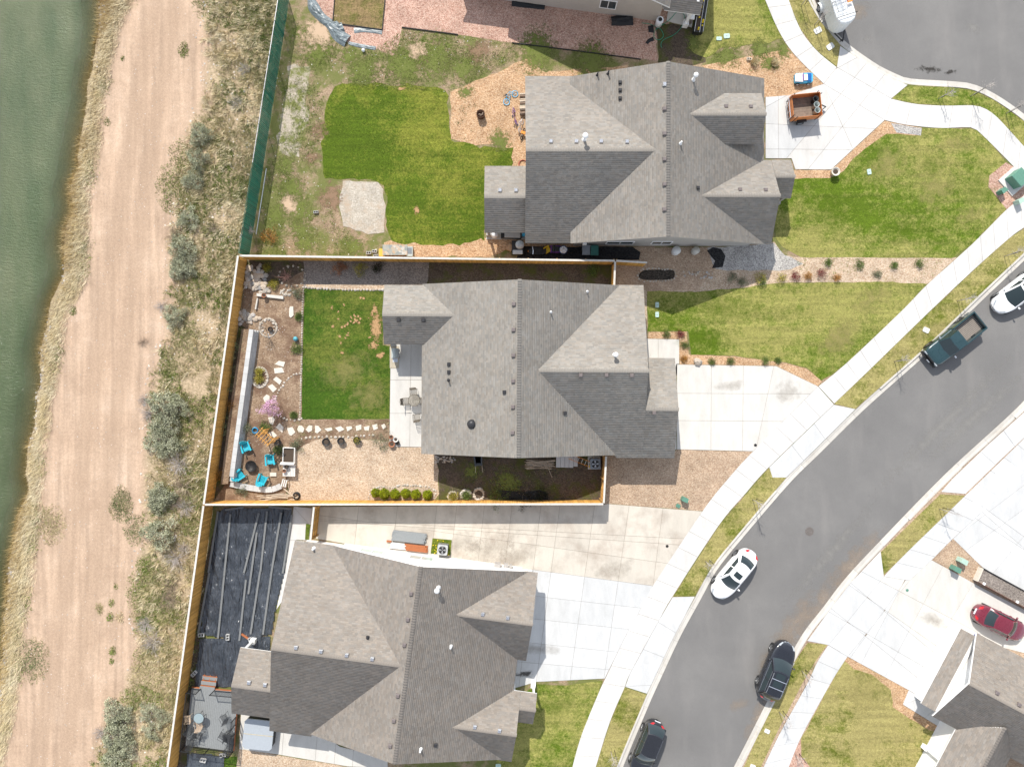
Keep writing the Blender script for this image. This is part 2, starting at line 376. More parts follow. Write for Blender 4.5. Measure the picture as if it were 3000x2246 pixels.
# ------------------------------------------------------------------ lines of the western strip (photo pixels)
def xline(pts, z=0.0, jit=0.0):
    ws = sorted([(W1('n', x, y, z).y, W1('n', x, y, z).x) for x, y in pts]); ys = [p[0] for p in ws]; xs = [p[1] for p in ws]
    def f_(Y):
        Y = np.asarray(Y, dtype=float); wob = jit * (fbm(Y, Y * 0 + len(pts), .55, len(pts), 4) - .5) * 2; s0 = (xs[1] - xs[0]) / (ys[1] - ys[0]); s1 = (xs[-1] - xs[-2]) / (ys[-1] - ys[-2])
        r = np.interp(Y, ys, xs) + wob; r = np.where(Y < ys[0], xs[0] + .14 * (Y - ys[0]), r); return np.where(Y > ys[-1], xs[-1] + .14 * (Y - ys[-1]), r)
    return f_
WATZ = -.55
Xwat = xline([(300, 0), (280, 120), (246, 310), (227, 480), (198, 650), (186, 800), (145, 880), (118, 1040), (116, 1185), (92, 1305), (72, 1475), (48, 1567), (19, 1690), (12, 1785), (14, 1880), (0, 1980), (-30, 2246)], WATZ, .55)
Xstr = xline([(390, 20), (355, 60), (345, 140), (322, 200), (305, 330), (300, 400), (272, 560), (258, 700), (258, 790), (212, 909), (193, 991), (169, 1083), (159, 1214), (135, 1305), (128, 1426), (121, 1470), (111, 1640), (87, 1774), (72, 1857), (53, 2050), (29, 2146), (10, 2246)], 0, .4)
Xver = xline([(599, 48), (589, 290), (546, 410), (490, 531), (507, 594), (488, 700), (483, 847), (464, 991), (435, 1136), (425, 1281), (425, 1378), (420, 1523), (415, 1591), (386, 1736), (401, 1832), (386, 1953), (338, 2050), (290, 2170), (261, 2246)], 0, .5)
Xfen = xline([(815, 0), (700, 748), (597, 1478), (495, 2246)], 1.9)
Xr1 = xline([(425, 97), (338, 628), (314, 800), (240, 1280), (198, 1550), (100, 2246)]); Xr2 = xline([(512, 120), (435, 580), (410, 800), (310, 1550), (195, 2246)])
def ground_z(X, Y):
    d = X - Xwat(Y); ws = np.maximum(.8, Xstr(Y) - Xwat(Y)); s = np.clip(d / ws, 0, 1)
    z = np.where(d < 0, WATZ + np.maximum(d * .42, -1.5), WATZ + (.05 - WATZ) * (1 - (1 - s) ** 2))
    far = Xwat(Y) - 11.5; z = np.where(X < far + 2.5, np.maximum(z, WATZ - 1.0 + (far + 2.5 - X) * .5), z); z = np.minimum(z, .4)
    on = np.clip((X - Xstr(Y)) / 1.0, 0, 1)
    rut = sum(np.exp(-((X - q) / .32) ** 2) for q in (Xr1(Y), Xr2(Y), Xr1(Y) + .75, Xr2(Y) - .7))
    z = z - on * .035 * rut + on * .03 * (fbm(X, Y, .5, 3) - .5) + on * .02 * (vn(X, Y, 3.3, 9) - .5)
    ve = np.clip((X - Xver(Y)) / 1.2, 0, 1); z = z + ve * (.22 * (fbm(X, Y, .45, 7) - .42) + .10 * (vn(X, Y, 1.9, 4) - .5))
    bank = np.clip(d / .3, 0, 1) * (1 - on); z = z + bank * .12 * (vn(X, Y, 1.7, 2) - .5)
    return np.where(X > Xfen(Y) + .2, 0.0, z)
xs = np.concatenate([[-1500, -600, -200, -110, -80, -66], np.arange(-60, -15.0, .26), [-14, -8, 0, 15, 30, 45, 60, 90, 200, 600, 1500]])
ys = np.concatenate([[-1500, -500, -150, -70, -52], np.arange(-46, 46.1, .3), [52, 70, 150, 500, 1500]])
GX, GY = np.meshgrid(xs, ys, indexing='ij'); GZ = ground_z(GX, GY); nx, ny = GX.shape
idx = np.arange(nx * ny).reshape(nx, ny)
Fq = np.stack([idx[:-1, :-1], idx[1:, :-1], idx[1:, 1:], idx[:-1, 1:]], -1).reshape(-1, 4)
rutc = np.clip(sum(np.exp(-((GX - q) / .42) ** 2) for q in (Xr1(GY), Xr2(GY), Xr1(GY) + .75, Xr2(GY) - .7)), 0, 1)
verg = np.clip((GX - Xver(GY)) / .9 + (fbm(GX, GY, .6, 21) - .5) * 2.4, 0, 1)
bankc = np.clip((Xstr(GY) - GX) / .8 + (fbm(GX, GY, .8, 5) - .5) * 1.5, 0, 1)
t = NT('ground_dirt', .95, .15); at = t.n('ShaderNodeSeparateColor'); t.l(t.attr(), at.inputs[0])
n1 = t.noise(.35, 5, .65); n2 = t.noise(6, 5, .75); n3 = t.noise(30, 3, .7); pb = t.voro(9, None, 'Distance')
dirt = t.ramp(n1, [(.3, (.43, .305, .215)), (.55, (.51, .37, .265)), (.75, (.575, .43, .32))])
lon = t.n('ShaderNodeTexNoise'); t.l(t.mapped(t.coord(), (2.2, .12, 1), (0, 0, -.14)), lon.inputs['Vector']); lon.inputs['Scale'].default_value = 1.0; lon.inputs['Detail'].default_value = 4
dirt = t.mix(1, dirt, t.ramp(lon.outputs[0], [(.32, .82), (.68, 1.14)]), 'MULTIPLY')
dirt = t.mix(t.math('MULTIPLY', at.outputs[0], .6), dirt, (.40, .285, .20))
ver = t.ramp(n2, [(.3, (.28, .21, .125)), (.5, (.42, .33, .215)), (.68, (.56, .43, .30))])
c = t.mix(at.outputs[1], dirt, ver); c = t.mix(at.outputs[2], c, t.ramp(n2, [(.3, (.20, .15, .09)), (.7, (.40, .32, .20))]))
c = t.mix(1, c, t.ramp(n2, [(.25, .80), (.75, 1.16)]), 'MULTIPLY'); c = t.mix(1, c, t.ramp(n3, [(.3, .76), (.7, 1.2)]), 'MULTIPLY')
c = t.mix(t.ramp(pb, [(.05, .5), (.11, 0)]), c, (.42, .36, .30)); t.col(c); t.bump(t.math('ADD', n2, n3), .7, .04)
g = link('ground', np_mesh('ground', np.stack([GX, GY, GZ], -1).reshape(-1, 3), Fq, np.stack([rutc, verg, bankc], -1).reshape(-1, 3), t.m, True)); g['kind'] = 'structure'
# canal water: murky green, so that only the shallows show the bed
t = NT('canal_water', .09, .5); t.b.inputs['IOR'].default_value = 1.33
nb = t.noise(.22, 4, .6, t.mapped(t.coord(), (1.6, .5, 1), (0, 0, -.2))); t.col(t.ramp(nb, [(.35, (.070, .098, .046)), (.65, (.118, .138, .074))]))
wv = t.noise(1.0, 3, .6, t.mapped(t.coord(), (3.0, 7.5, 1), (0, 0, .35))); wv2 = t.noise(11, 2, .6)
t.bump(t.math('ADD', wv, t.math('MULTIPLY', wv2, .5)), 1.0, .09)
tr = t.n('ShaderNodeBsdfTransparent'); mx = t.n('ShaderNodeMixShader'); tr.inputs[0].default_value = (.66, .58, .40, 1)
dp = t.attr('col', 'Fac'); t.l(dp, mx.inputs[0]); t.l(tr.outputs[0], mx.inputs[1]); t.l(t.b.outputs[0], mx.inputs[2]); t.l(mx.outputs[0], t.t.nodes['Material Output'].inputs[0])
wy = np.arange(-80, 81, 1.0); wu = np.array([-14.5, -12, -10.5, -9, -7, -5, -3.5, -2.6, -1.9, -1.3, -.8, -.4, 0, .4])
WX = Xwat(wy)[:, None] + wu[None, :]; WY = np.repeat(wy[:, None], len(wu), 1); dep = np.clip(np.minimum(-wu, wu + 11.7) / 2.4, .0, 1)[None, :] * np.ones_like(WX)
dep = np.clip(.16 + .84 * dep ** .9 + (vn(WX, WY, .5, 3) - .5) * .2, .2, .98)
iw = np.arange(WX.size).reshape(WX.shape); Fw = np.stack([iw[:-1, :-1], iw[:-1, 1:], iw[1:, 1:], iw[1:, :-1]], -1).reshape(-1, 4)
o = link('canal_water', np_mesh('canal_water', np.stack([WX, WY, np.full_like(WX, WATZ)], -1).reshape(-1, 3), Fw, dep.ravel(), t.m, True)); o['kind'] = 'structure'
# ------------------------------------------------------------------ lots, road
curbA = W('K', [(1656, 95), (1375, 360), (970, 750), (700, 990), (490, 1180)]) + W('J', [(1400, 1450), (1190, 1656)]) + W('N', [(960, 240), (800, 440), (700, 620), (600, 800), (540, 920), (430, 1160), (397, 1232), (220, 1656), (160, 1850)])
curbA = [W1('n', 3120, 625)] + curbA
curbC = W('D', [(330, -60), (345, 0), (420, 130), (540, 270), (730, 410), (860, 478), (960, 512), (1200, 528), (1340, 545), (1480, 610), (1656, 735), (1760, 850)])
curbB = [W1('n', 3120, 1065)] + W('K', [(1656, 1190), (1150, 1656)]) + W('O', [(785, 345), (600, 545), (470, 715), (335, 893), (200, 1150), (0, 1545), (-90, 1720)])
cA, cB, cC = smooth_path(curbA, 4), smooth_path(curbB, 4), smooth_path(curbC, 4)
lot1 = [Vector((float(Xfen(y)) + .05, y, 0)) for y in (50, 32, 10.6, -10.1, -32, -44)] + [Vector((5, -44, 0))] + cA[::-1] + [W1('n', 3130, 480)] + cC[::-1] + [W1('n', 2330, -330)]
sheet('yard_ground', lot1, 0, weedy)
lot2 = cB + [W1('n', 2000, 2500), W1('n', 3500, 2500), W1('n', 3500, 1000)]
sheet('yard_ground', lot2, 0, browngravel)
road = [Vector((x_ * HQ, y_ * HQ, 0)) for x_, y_ in ((-3, -60), (75, -60), (75, 60), (24, 60), (24, 30), (28, -8), (8, -34))]
sheet('road', road, 1, asphalt, z=0)
def resample(path, step):
    d = [0.0]
    for a, b in zip(path, path[1:]): d.append(d[-1] + (b - a).length)
    n = max(1, round(d[-1] / step)); out = []
    for i in range(n + 1):
        s = d[-1] * i / n; k = 0
        while k < len(d) - 2 and d[k + 1] < s: k += 1
        out.append(path[k].lerp(path[k + 1], 0 if d[k + 1] == d[k] else (s - d[k]) / (d[k + 1] - d[k])))
    return out
def curb(path, side, drops, name):
    """kerb and gutter pan in cast lengths; drops are stretches of low kerb at driveways"""
    path = [Vector((p.x, p.y, 0)) for p in path]; root = None; stops = resample(path, 3.05)
    rootm = MB(); seg = resample(path, .76)
    def nrm(i, L): 
        d = (L[min(i + 1, len(L) - 1)] - L[max(i - 1, 0)]).normalized(); return Vector((-d.y, d.x, 0)) * side
    bed = [p + nrm(i, seg) * .0 for i, p in enumerate(seg)] + [p + nrm(i, seg) * .54 for i, p in reversed(list(enumerate(seg)))]
    root = sheet(name, bed, 1, joint_m, z=.004)
    k = 4
    for s in range(0, len(seg) - 1, k):
        part = seg[s:s + k + 1]
        if len(part) < 2: continue
        m = MB(); mid = part[len(part) // 2]; low = any((mid - c0).length < r0 * HQ for c0, r0 in drops)
        hT = .062 if low else .15
        prof = [(-.0, .0), (0, hT), (.155, hT - .004), (.185, .036 if not low else .045), (.215, .026), (.52, .034), (.53, .005)]
        if low: prof = [(0, 0), (0, hT), (.1, hT), (.19, .045), (.23, .026), (.52, .034), (.53, .005)]
        V = []; np_ = len(prof)
        for q, p in enumerate(part):
            gi = s + q; nn = nrm(gi, seg); dd = (seg[min(gi + 1, len(seg) - 1)] - seg[max(gi - 1, 0)]).normalized()
            e = .008 if q == 0 else (-.008 if q == len(part) - 1 else 0)
            V += [p + dd * e + nn * a + Vector((0, 0, b)) for a, b in prof]
        fs = []
        for q in range(len(part) - 1):
            for a in range(np_ - 1):
                f_ = [q * np_ + a, q * np_ + a + 1, (q + 1) * np_ + a + 1, (q + 1) * np_ + a]; fs.append(f_ if side < 0 else f_[::-1])
        fs += [list(range(np_)), list(range((len(part) - 1) * np_, len(part) * np_))]
        m.add(V, fs).build('curb_length', curb_m, root)
    return root
curb(cA, 1, [(W1('J', 1420, 1430), 6.5), (W1('N', 560, 880), 9.0)], 'curb')
curb(cB, -1, [(W1('O', 560, 620), 9.6), (W1('n', 2880, 1300), 4.6)], 'curb')
curb(cC, 1, [(W1('D', 740, 415), 6.5)], 'curb')
# ------------------------------------------------------------------ cast slabs
def area2(p): return sum(p[i][0] * p[(i + 1) % len(p)][1] - p[(i + 1) % len(p)][0] * p[i][1] for i in range(len(p))) / 2
def inset(p, g):
    if area2(p) < 0: p = p[::-1]
    q = [p[0]]
    for v in p[1:]:
        if (Vector(v[:2]) - Vector(q[-1][:2])).length > .03: q.append(v)
    if (Vector(q[0][:2]) - Vector(q[-1][:2])).length < .03: q.pop()
    p = q; n = len(p); out = []
    for i in range(n):
        a, b, c = (Vector(p[j % n][:2]) for j in (i - 1, i, i + 1)); d1 = (b - a).normalized(); d2 = (c - b).normalized()
        n1 = Vector((-d1.y, d1.x)); n2 = Vector((-d2.y, d2.x)); m = n1 + n2; k = m.dot(n1)
        m = m / k if abs(k) > .25 else n1
        out.append(b + m * g)
    return out
def split(poly, a, b):
    d = (b - a); L, Rr = [], []; n = len(poly); sd_ = [d.x * (p[1] - a.y) - d.y * (p[0] - a.x) for p in poly]
    for i in range(n):
        p, q, s, u = Vector(poly[i][:2]), Vector(poly[(i + 1) % n][:2]), sd_[i], sd_[(i + 1) % n]
        if s >= 0: L.append(p)
        if s <= 0: Rr.append(p)
        if s * u < 0: x = p.lerp(q, s / (s - u)); L.append(x); Rr.append(x)
    return [x for x in (L, Rr) if len(x) > 2 and abs(area2(x)) > .02]
def slabs(name, poly, cuts, mat, top=ZY + .035, gap=.010, child='slab', mats=None, slope=None):
    """a cast slab split along its joints, every piece its own object over a dirt-filled bed"""
    base = sheet(name, [Vector((p[0], p[1], 0)) for p in poly], 0, joint_m, z=top - .022)
    ps = [[Vector(p[:2]) for p in poly]]
    for a, b in cuts: ps = [x for p in ps for x in split(p, Vector(a[:2]), Vector(b[:2]))]
    for p in ps:
        q = inset(p, gap); cx = sum(v.x for v in q) / len(q); cy = sum(v.y for v in q) / len(q)
        m_ = mats(cx / HQ, cy / HQ) if mats else mat; o = MB().prism([tuple(v) for v in q], top - .08, top + random.uniform(-.003, .003)).build(child, m_, base)
    return base
def walkway(name, left, right, step, mat, top=ZY + .035):
    l, r = resample(smooth_path(left, 5), .3), resample(smooth_path(right, 5), .3); n = max(len(l), len(r))
    Ll = sum((b - a).length for a, b in zip(l, l[1:])); k = max(1, round(Ll / (step * HQ))); l2 = resample(l, Ll / (k * 3)); Lr = sum((b - a).length for a, b in zip(r, r[1:])); r2 = resample(r, Lr / (k * 3))
    m = min(len(l2), len(r2)) - 1
    base = sheet(name, [Vector((p.x, p.y, 0)) for p in l2] + [Vector((p.x, p.y, 0)) for p in r2[::-1]], 0, joint_m, z=top - .022)
    for i in range(0, m - 2, 3):
        q = [(p.x, p.y) for p in l2[i:i + 4]] + [(p.x, p.y) for p in r2[i:i + 4][::-1]]
        MB().prism([tuple(v) for v in inset(q, .010)], top - .08, top + random.uniform(-.003, .003)).build('slab', mat, base)
    return base
walkway('sidewalk', W('D', [(60, -60), (85, 0), (165, 185), (260, 330), (440, 510)]), W('D', [(205, -60), (228, 0), (300, 180), (400, 310), (520, 410)]), 1.85, walk_m)
walkway('sidewalk', W('D', [(850, 600), (1000, 632), (1180, 642), (1340, 640), (1420, 660), (1500, 720), (1656, 890), (1720, 960)]), W('D', [(810, 730), (950, 760), (1150, 778), (1320, 774), (1380, 800), (1590, 1010), (1656, 1090), (1700, 1140)]), 1.95, walk_m)
walkway('sidewalk', [W1('n', 3070, 510)] + W('D', [(1620, 1215), (1550, 1270), (1330, 1490)]) + W('K', [(990, 310), (810, 495), (430, 855), (230, 1020)]),
        [W1('n', 3080, 620)] + W('D', [(1656, 1380), (1560, 1450), (1390, 1600)]) + W('K', [(1150, 360), (900, 600), (560, 930), (340, 1140)]), 1.87, walk_m)
walkway('sidewalk', W('J', [(1410, 1020), (960, 1470), (790, 1656)]) + W('N', [(740, 105), (440, 555), (370, 690), (280, 850), (150, 1120), (100, 1230), (0, 1480), (-60, 1700)]),
        W('J', [(1520, 1145), (1070, 1580)]) + W('N', [(1000, 0), (840, 190), (560, 620), (480, 760), (300, 1090), (270, 1170), (180, 1380), (80, 1700)]), 1.9, walk_m)
walkway('sidewalk', [W1('n', 3060, 1225)] + W('O', [(1300, 10), (1000, 300), (860, 440), (805, 500)]), [W1('n', 3110, 1275)] + W('O', [(1400, 110), (1225, 270), (1095, 400), (960, 525)]), 1.9, new_m)
walkway('sidewalk', W('O', [(468, 915), (400, 1020), (340, 1150), (185, 1430), (75, 1656), (40, 1740)]), W('O', [(585, 985), (510, 1100), (430, 1240), (300, 1480), (215, 1690)]), 1.9, new_m)
def ln(t, a, b): return (W1(t, *a), W1(t, *b))
slabs('driveway', W('D', [(88, 590), (228, 580), (440, 510), (520, 410), (540, 280), (640, 350), (750, 420), (860, 480), (950, 517), (850, 600), (810, 730), (485, 1030), (268, 1028), (245, 962), (88, 962)]),
      [ln('D', (520, 410), (850, 600)), ln('D', (440, 510), (810, 730)), ln('D', (165, 560), (165, 1000)), ln('D', (88, 752), (380, 765)), ln('D', (88, 905), (440, 908)),
       ln('D', (440, 510), (610, 890)), ln('D', (620, 480), (380, 765)), ln('D', (735, 545), (440, 910)), ln('D', (560, 395), (680, 330))], walk_m, ZY + .04,
      mats=lambda x, y: new_m if x < 28.5 and y < 29 else walk_m)
slabs('driveway', W('J', [(433, 869), (1120, 880), (1410, 1020), (960, 1470), (433, 1457)]),
      [ln('J', (672, 860), (668, 1480)), ln('J', (893, 860), (887, 1480)), ln('J', (1105, 870), (985, 1440)), ln('J', (430, 1069), (1400, 1073)), ln('J', (430, 1257), (1200, 1263))], walk_m,
      mats=lambda x, y: new_m if x > 30.5 - (2 - y) * .28 else patio_m)
slabs('entry_walk', W('J', [(200, 690), (449, 695), (449, 866), (430, 866), (430, 1457), (200, 1457)]), [ln('J', (303, 680), (303, 1460)), ln('J', (200, 866), (450, 866))], patio_m, ZY + .03)
slabs('driveway_apron', W('J', [(1520, 1147)]) + [W1('K', 488, 1178)] + W('J', [(1400, 1448), (1190, 1652), (1095, 1652), (1072, 1580)]),
      [ln('J', (1385, 1280), (1450, 1370)), ln('J', (1230, 1430), (1300, 1520)), ln('J', (1530, 1150), (1640, 1260))], new_m, ZY + .022)
slabs('driveway', W('L', [(1008, 78)]) + W('M', [(600, 70), (1395, 62)]) + W('N', [(165, 60), (740, 105), (440, 555), (370, 690), (280, 850), (148, 1118)]) + W('M', [(975, 1138), (830, 1180), (850, 900), (960, 480), (250, 380)]) + W('L', [(985, 270)]),
      [ln('L', (1245, 70), (1220, 300)), ln('L', (1480, 70), (1450, 330)), ln('M', (375, 60), (335, 400)), ln('M', (495, 60), (455, 400)), ln('M', (662, 60), (620, 430)), ln('M', (830, 60), (785, 430)),
       ln('M', (1005, 60), (955, 470)), ln('M', (1120, 60), (975, 1138)), ln('M', (1330, 60), (1180, 1130)), ln('M', (1540, 60), (1385, 1120)), ln('N', (500, 90), (440, 560)),
       ln('L', (985, 160), (1656, 205)), ln('M', (0, 172), (1656, 260)), ln('M', (970, 310), (1656, 405)), ln('M', (960, 460), (1656, 553)), ln('M', (940, 615), (1600, 690)), ln('M', (900, 750), (1520, 818)), ln('M', (880, 895), (1440, 955)), ln('M', (850, 1015), (1400, 1062))],
      new_m, ZY + .04, mats=lambda x, y: new_m if y < -16.9 - (x + 8) * .13 else old_m)
slabs('driveway_apron', W('N', [(560, 625), (695, 622), (600, 802), (540, 920), (430, 1158), (404, 1210), (272, 1168), (300, 1090), (480, 760)]), [ln('N', (440, 1158), (280, 1165)), ln('N', (560, 830), (470, 775)), ln('N', (480, 980), (380, 940))], new_m, ZY + .022)
slabs('garden_path', W('L', [(850, 76), (963, 86), (945, 282), (865, 277), (800, 620), (745, 700), (790, 480)]), [ln('L', (845, 280), (945, 284)), ln('L', (838, 180), (955, 190)), ln('L', (860, 90), (940, 180))], walk_m)
slabs('driveway', W('O', [(340, 890), (470, 712), (600, 542), (785, 347), (805, 500), (960, 525), (1095, 400), (1385, 560), (1656, 700), (1800, 790), (1800, 1000), (1245, 860), (1040, 1235), (585, 985), (470, 915)]),
      [ln('O', (470, 915), (805, 500)), ln('O', (585, 985), (960, 525)), ln('O', (700, 620), (610, 545)), ln('O', (580, 770), (480, 690)), ln('O', (700, 625), (1180, 960)), ln('O', (570, 770), (1120, 1090)), ln('O', (820, 1090), (1110, 540)), ln('O', (690, 985), (880, 620)), ln('O', (965, 1170), (1250, 700)),
       ln('O', (900, 590), (1300, 800)), ln('O', (660, 910), (760, 770))], new_m, ZY + .04, mats=lambda x, y: new_m if (x + y * .55) < 26.5 else patio_m)
slabs('driveway', W('O', [(1308, 5), (1656, -250), (1850, -250), (1850, 690), (1656, 592), (1403, 445), (1225, 272), (1400, 110)]), [ln('O', (1310, 10), (1850, 400)), ln('O', (1225, 272), (1850, -200)), ln('O', (1400, 110), (1656, 330)), ln('O', (1310, 340), (1700, 60)), ln('O', (1520, 250), (1800, 430)), ln('O', (1460, 490), (1700, 200))], new_m, ZY + .03)
slabs('driveway_apron', W('n', [(3080, 1137), (3000, 1207), (2890, 1306), (2790, 1402), (2757, 1440), (2828, 1446), (2940, 1338), (3062, 1224)]), [ln('n', (2870, 1320), (2960, 1400)), ln('n', (2940, 1262), (2990, 1330))], new_m, ZY + .022)
slabs('entry_walk', W('O', [(955, 1190), (1045, 1238), (1250, 1460), (1420, 1560), (1420, 1720), (1145, 1720), (1235, 1470), (920, 1275)]), [ln('O', (920, 1275), (1060, 1230)), ln('O', (1060, 1350), (1130, 1290)), ln('O', (1225, 1470), (1310, 1400)), ln('O', (1180, 1600), (1420, 1690))], new_m, ZY + .03)
slabs('patio', W('G', [(1128, 530), (1340, 530), (1340, 1157), (1120, 1155)]), [ln('G', (1252, 520), (1243, 1160)), ln('G', (1100, 751), (1340, 751)), ln('G', (1100, 953), (1340, 953))], patio_m, ZY + .05)
slabs('patio', W('L', [(745, 1435), (1010, 1440), (1130, 1530), (1420, 1600), (1420, 1660), (1180, 1650), (770, 1580)]), [ln('L', (790, 1430), (778, 1590)), ln('L', (990, 1500), (980, 1620)), ln('L', (1105, 1520), (1095, 1640)), ln('L', (1215, 1520), (1205, 1660))], patio_m)
slabs('patio', W('L', [(530, 1330), (760, 1350), (775, 1580), (520, 1545)]), [ln('L', (520, 1450), (790, 1480))], patio_m, ZY + .03)
slabs('patio', W('B', [(1395, 1380), (1640, 1380), (1640, 1453), (1396, 1453)]), [ln('B', (1425, 1370), (1425, 1460))], patio_m, ZY + .05)
slabs('porch_slab', W('C', [(935, 130), (1090, 170), (1105, 60), (1110, -40), (960, -60), (950, 40)]), [], patio_m, ZY + .06)
# ------------------------------------------------------------------ lawns and beds
def lawn(poly, mat, bmat, dens=70, rag=.06, seed=1, layer=3, h=(.04, .09)):
    pr = ragged(poly, rag, seed=seed) if rag else poly
    o = sheet('lawn', pr, layer, mat); blades('grass', pr, dens, h, .035, bmat, o, z=ZY + layer * .004, seed=seed, lean=1.1); return o
lawn(W('C', [(1190, -60), (1535, -60), (1656, 240), (1500, 265), (1260, 300), (1170, 360), (1080, 300), (1130, 200)]), lawn_front, lawn_frontb, 60, .2, 1)
lawn(W('D', [(200, -60), (340, -60), (420, 132), (540, 272), (522, 405), (400, 308), (300, 178)]), lawn_dry, lawn_dryb, 60, .0, 2)
lawn(W('D', [(852, 598), (950, 520), (1200, 530), (1340, 547), (1480, 612), (1656, 735), (1700, 780), (1700, 940), (1656, 888), (1500, 718), (1420, 657), (1340, 637), (1180, 640), (1000, 630)]), lawn_front, lawn_frontb, 60, .0, 3)
lawn(W('D', [(150, 1080), (275, 1085), (480, 1078), (560, 1040), (620, 960), (720, 880), (820, 812), (1030, 822), (1036, 780), (1340, 778), (1400, 802), (1545, 985), (1445, 1070), (1440, 1140), (1550, 1268), (1330, 1490), (1215, 1565), (300, 1560), (190, 1500), (150, 1440)]), lawn_front, lawn_frontb, 70, .06, 4)
lawn(W('J', [(228, 362), (560, 366), (900, 338), (1100, 305), (1300, 300), (1656, 300)]) + W('K', [(400, 300), (700, 296), (985, 312), (810, 497), (430, 857), (265, 975)]) + W('J', [(1440, 985), (1330, 895), (1190, 858), (1000, 832), (830, 812), (530, 800), (512, 640), (228, 642)]), lawn_front, lawn_frontb, 70, .07, 5)
lawn([W1('n', 3080, 622), W1('n', 3080, 665)] + W('K', [(1656, 98), (1375, 362), (970, 752), (700, 992), (485, 1176), (342, 1140), (560, 932), (900, 602), (1360, 167), (1540, 2)]), lawn_dry, lawn_dryb, 60, .0, 6)
lawn(W('J', [(1072, 1584), (1190, 1654)]) + W('N', [(960, 241), (800, 441), (692, 618), (562, 622), (842, 192)]), lawn_dry, lawn_dryb, 60, .0, 7)
lawn(W('N', [(268, 1172), (402, 1216), (220, 1656), (195, 1730), (70, 1730), (182, 1382)]), lawn_dry, lawn_dryb, 60, .0, 8)
lawn(W('M', [(970, 1150), (1150, 1160), (1378, 1130), (1300, 1350), (1200, 1640), (1170, 1730), (700, 1730), (850, 1250)]), lawn_front, lawn_frontb, 70, .05, 9)
lawn(W('N', [(1378, 902), (1498, 912), (1415, 1030), (1345, 1150), (1200, 1430), (1060, 1730), (960, 1730), (1150, 1290), (1270, 1060)]), lawn_dry, lawn_dryb, 60, .0, 10)
lawn(W('O', [(560, 1010), (620, 1060), (730, 1095), (850, 1190), (855, 1290), (1080, 1430), (1238, 1475), (1140, 1730), (420, 1730), (300, 1590), (302, 1482), (432, 1242), (512, 1102)]), lawn_dry, lawn_dryb, 65, .1, 11)
lawn(W('O', [(1148, 2), (1298, 10), (860, 438), (802, 494), (788, 352)]), lawn_dry, lawn_dryb, 60, .0, 12)
lawn(W('B', [(440, 580), (470, 530), (520, 510), (700, 513), (1090, 515), (1145, 550), (1165, 700), (1175, 850), (1210, 862), (1350, 888), (1555, 900), (1555, 1020), (1640, 1020), (1640, 1400), (1392, 1400), (1392, 1450), (1130, 1490), (860, 1472), (800, 1440), (788, 1380), (788, 1200), (770, 1130), (735, 1098), (410, 1083), (402, 900), (408, 700), (438, 620)]), lawn_back1, lawn_back1b, 90, .26, 13)
lawn(W('G', [(603, 198), (1080, 205), (1080, 540), (1128, 545), (1120, 985), (585, 990)]), lawn_back2, lawn_back2b, 100, .04, 14)
lawn(W('B', [(480, -40), (785, -40), (765, 180), (467, 140)]), lawn_mat('lawn_thin', (.13, .14, .025), (.27, .19, .09), .55, 4, sc=.25), lawn_mat('lawn_thin_blade', (.14, .15, .03), (.28, .20, .10), .55, 4, True, sc=.25), 60, .03, 15)
lawn(W('M', [(347, 268), (463, 278), (455, 372), (335, 360)]), lawn_back1, lawn_back1b, 70, .02, 16, 14)
lawn(W('L', [(432, 1592), (505, 1590), (500, 1700), (425, 1700)]), lawn_back2, lawn_back2b, 90, .04, 17)
lawn(W('L', [(925, 180), (952, 184), (943, 278), (920, 276)]), lawn_back2, lawn_back2b, 90, .02, 18, 14)
def bed(name, poly, mat, layer=2, rag=.1, seed=1): return sheet(name, poly, layer, mat, rag, seed)
bed('bark_bed', W('B', [(1180, 560), (1400, 470), (1656, 350)]) + W('C', [(200, 440), (700, 400), (700, 1500), (0, 1530)]) + W('B', [(1640, 1460), (1450, 1540), (1400, 1555), (780, 1555), (780, 1470), (900, 1440), (1500, 1440), (1500, 880), (1300, 880), (1180, 840)]), chips, 2, .15, 1)
bed('bark_bed', W('C', [(1150, 400), (1656, 300), (1656, 230)]) + W('D', [(260, 330), (440, 508), (230, 582), (90, 592), (-300, 592), (-200, 480)]), chips, 2, .05, 2)
bed('pink_gravel', W('B', [(305, -60), (1656, -60)]) + W('C', [(1000, -60), (960, 130), (870, 270), (885, 372), (400, 312), (0, 262)]) + W('B', [(1225, 210), (1060, 187), (886, 166), (868, 260), (850, 355), (740, 300), (560, 262), (470, 180)]), pinkchip, 1, .04, 3)
bed('soil_bed', W('C', [(870, 130), (1130, 170), (1180, 380), (1000, 400), (890, 380), (880, 260)]), darksoil, 2, .2, 4)
bed('bark_bed', W('D', [(268, 1030), (485, 1032), (812, 732), (850, 742), (1035, 775), (1030, 822), (820, 812), (620, 960), (560, 1045), (480, 1080), (200, 1090)]), chips, 2, .04, 5)
bed('grey_gravel', W('D', [(850, 748), (1036, 778), (1030, 822), (880, 806)]), greygravel, 4, .05, 6)
bed('bark_bed', W('D', [(1592, 1012), (1656, 1080), (1656, 1200), (1550, 1270), (1438, 1130), (1445, 1065), (1545, 985)]), pinkchip, 4, .02, 7)
bed('pebble_bed', W('J', [(0, 60), (800, 60), (1110, 20), (1160, 110), (1300, 130)]) + W('K', [(0, 125), (1190, 130), (985, 312), (400, 302), (0, 302)]) + W('J', [(1300, 302), (1100, 308), (900, 340), (560, 368), (226, 364), (226, 700), (0, 700)]), tangravel, 1, .05, 8)
bed('brown_gravel', W('J', [(-100, 60), (720, 60), (700, 220), (560, 350), (226, 364), (190, 340), (-100, 340)]), browngravel, 2, .1, 9)
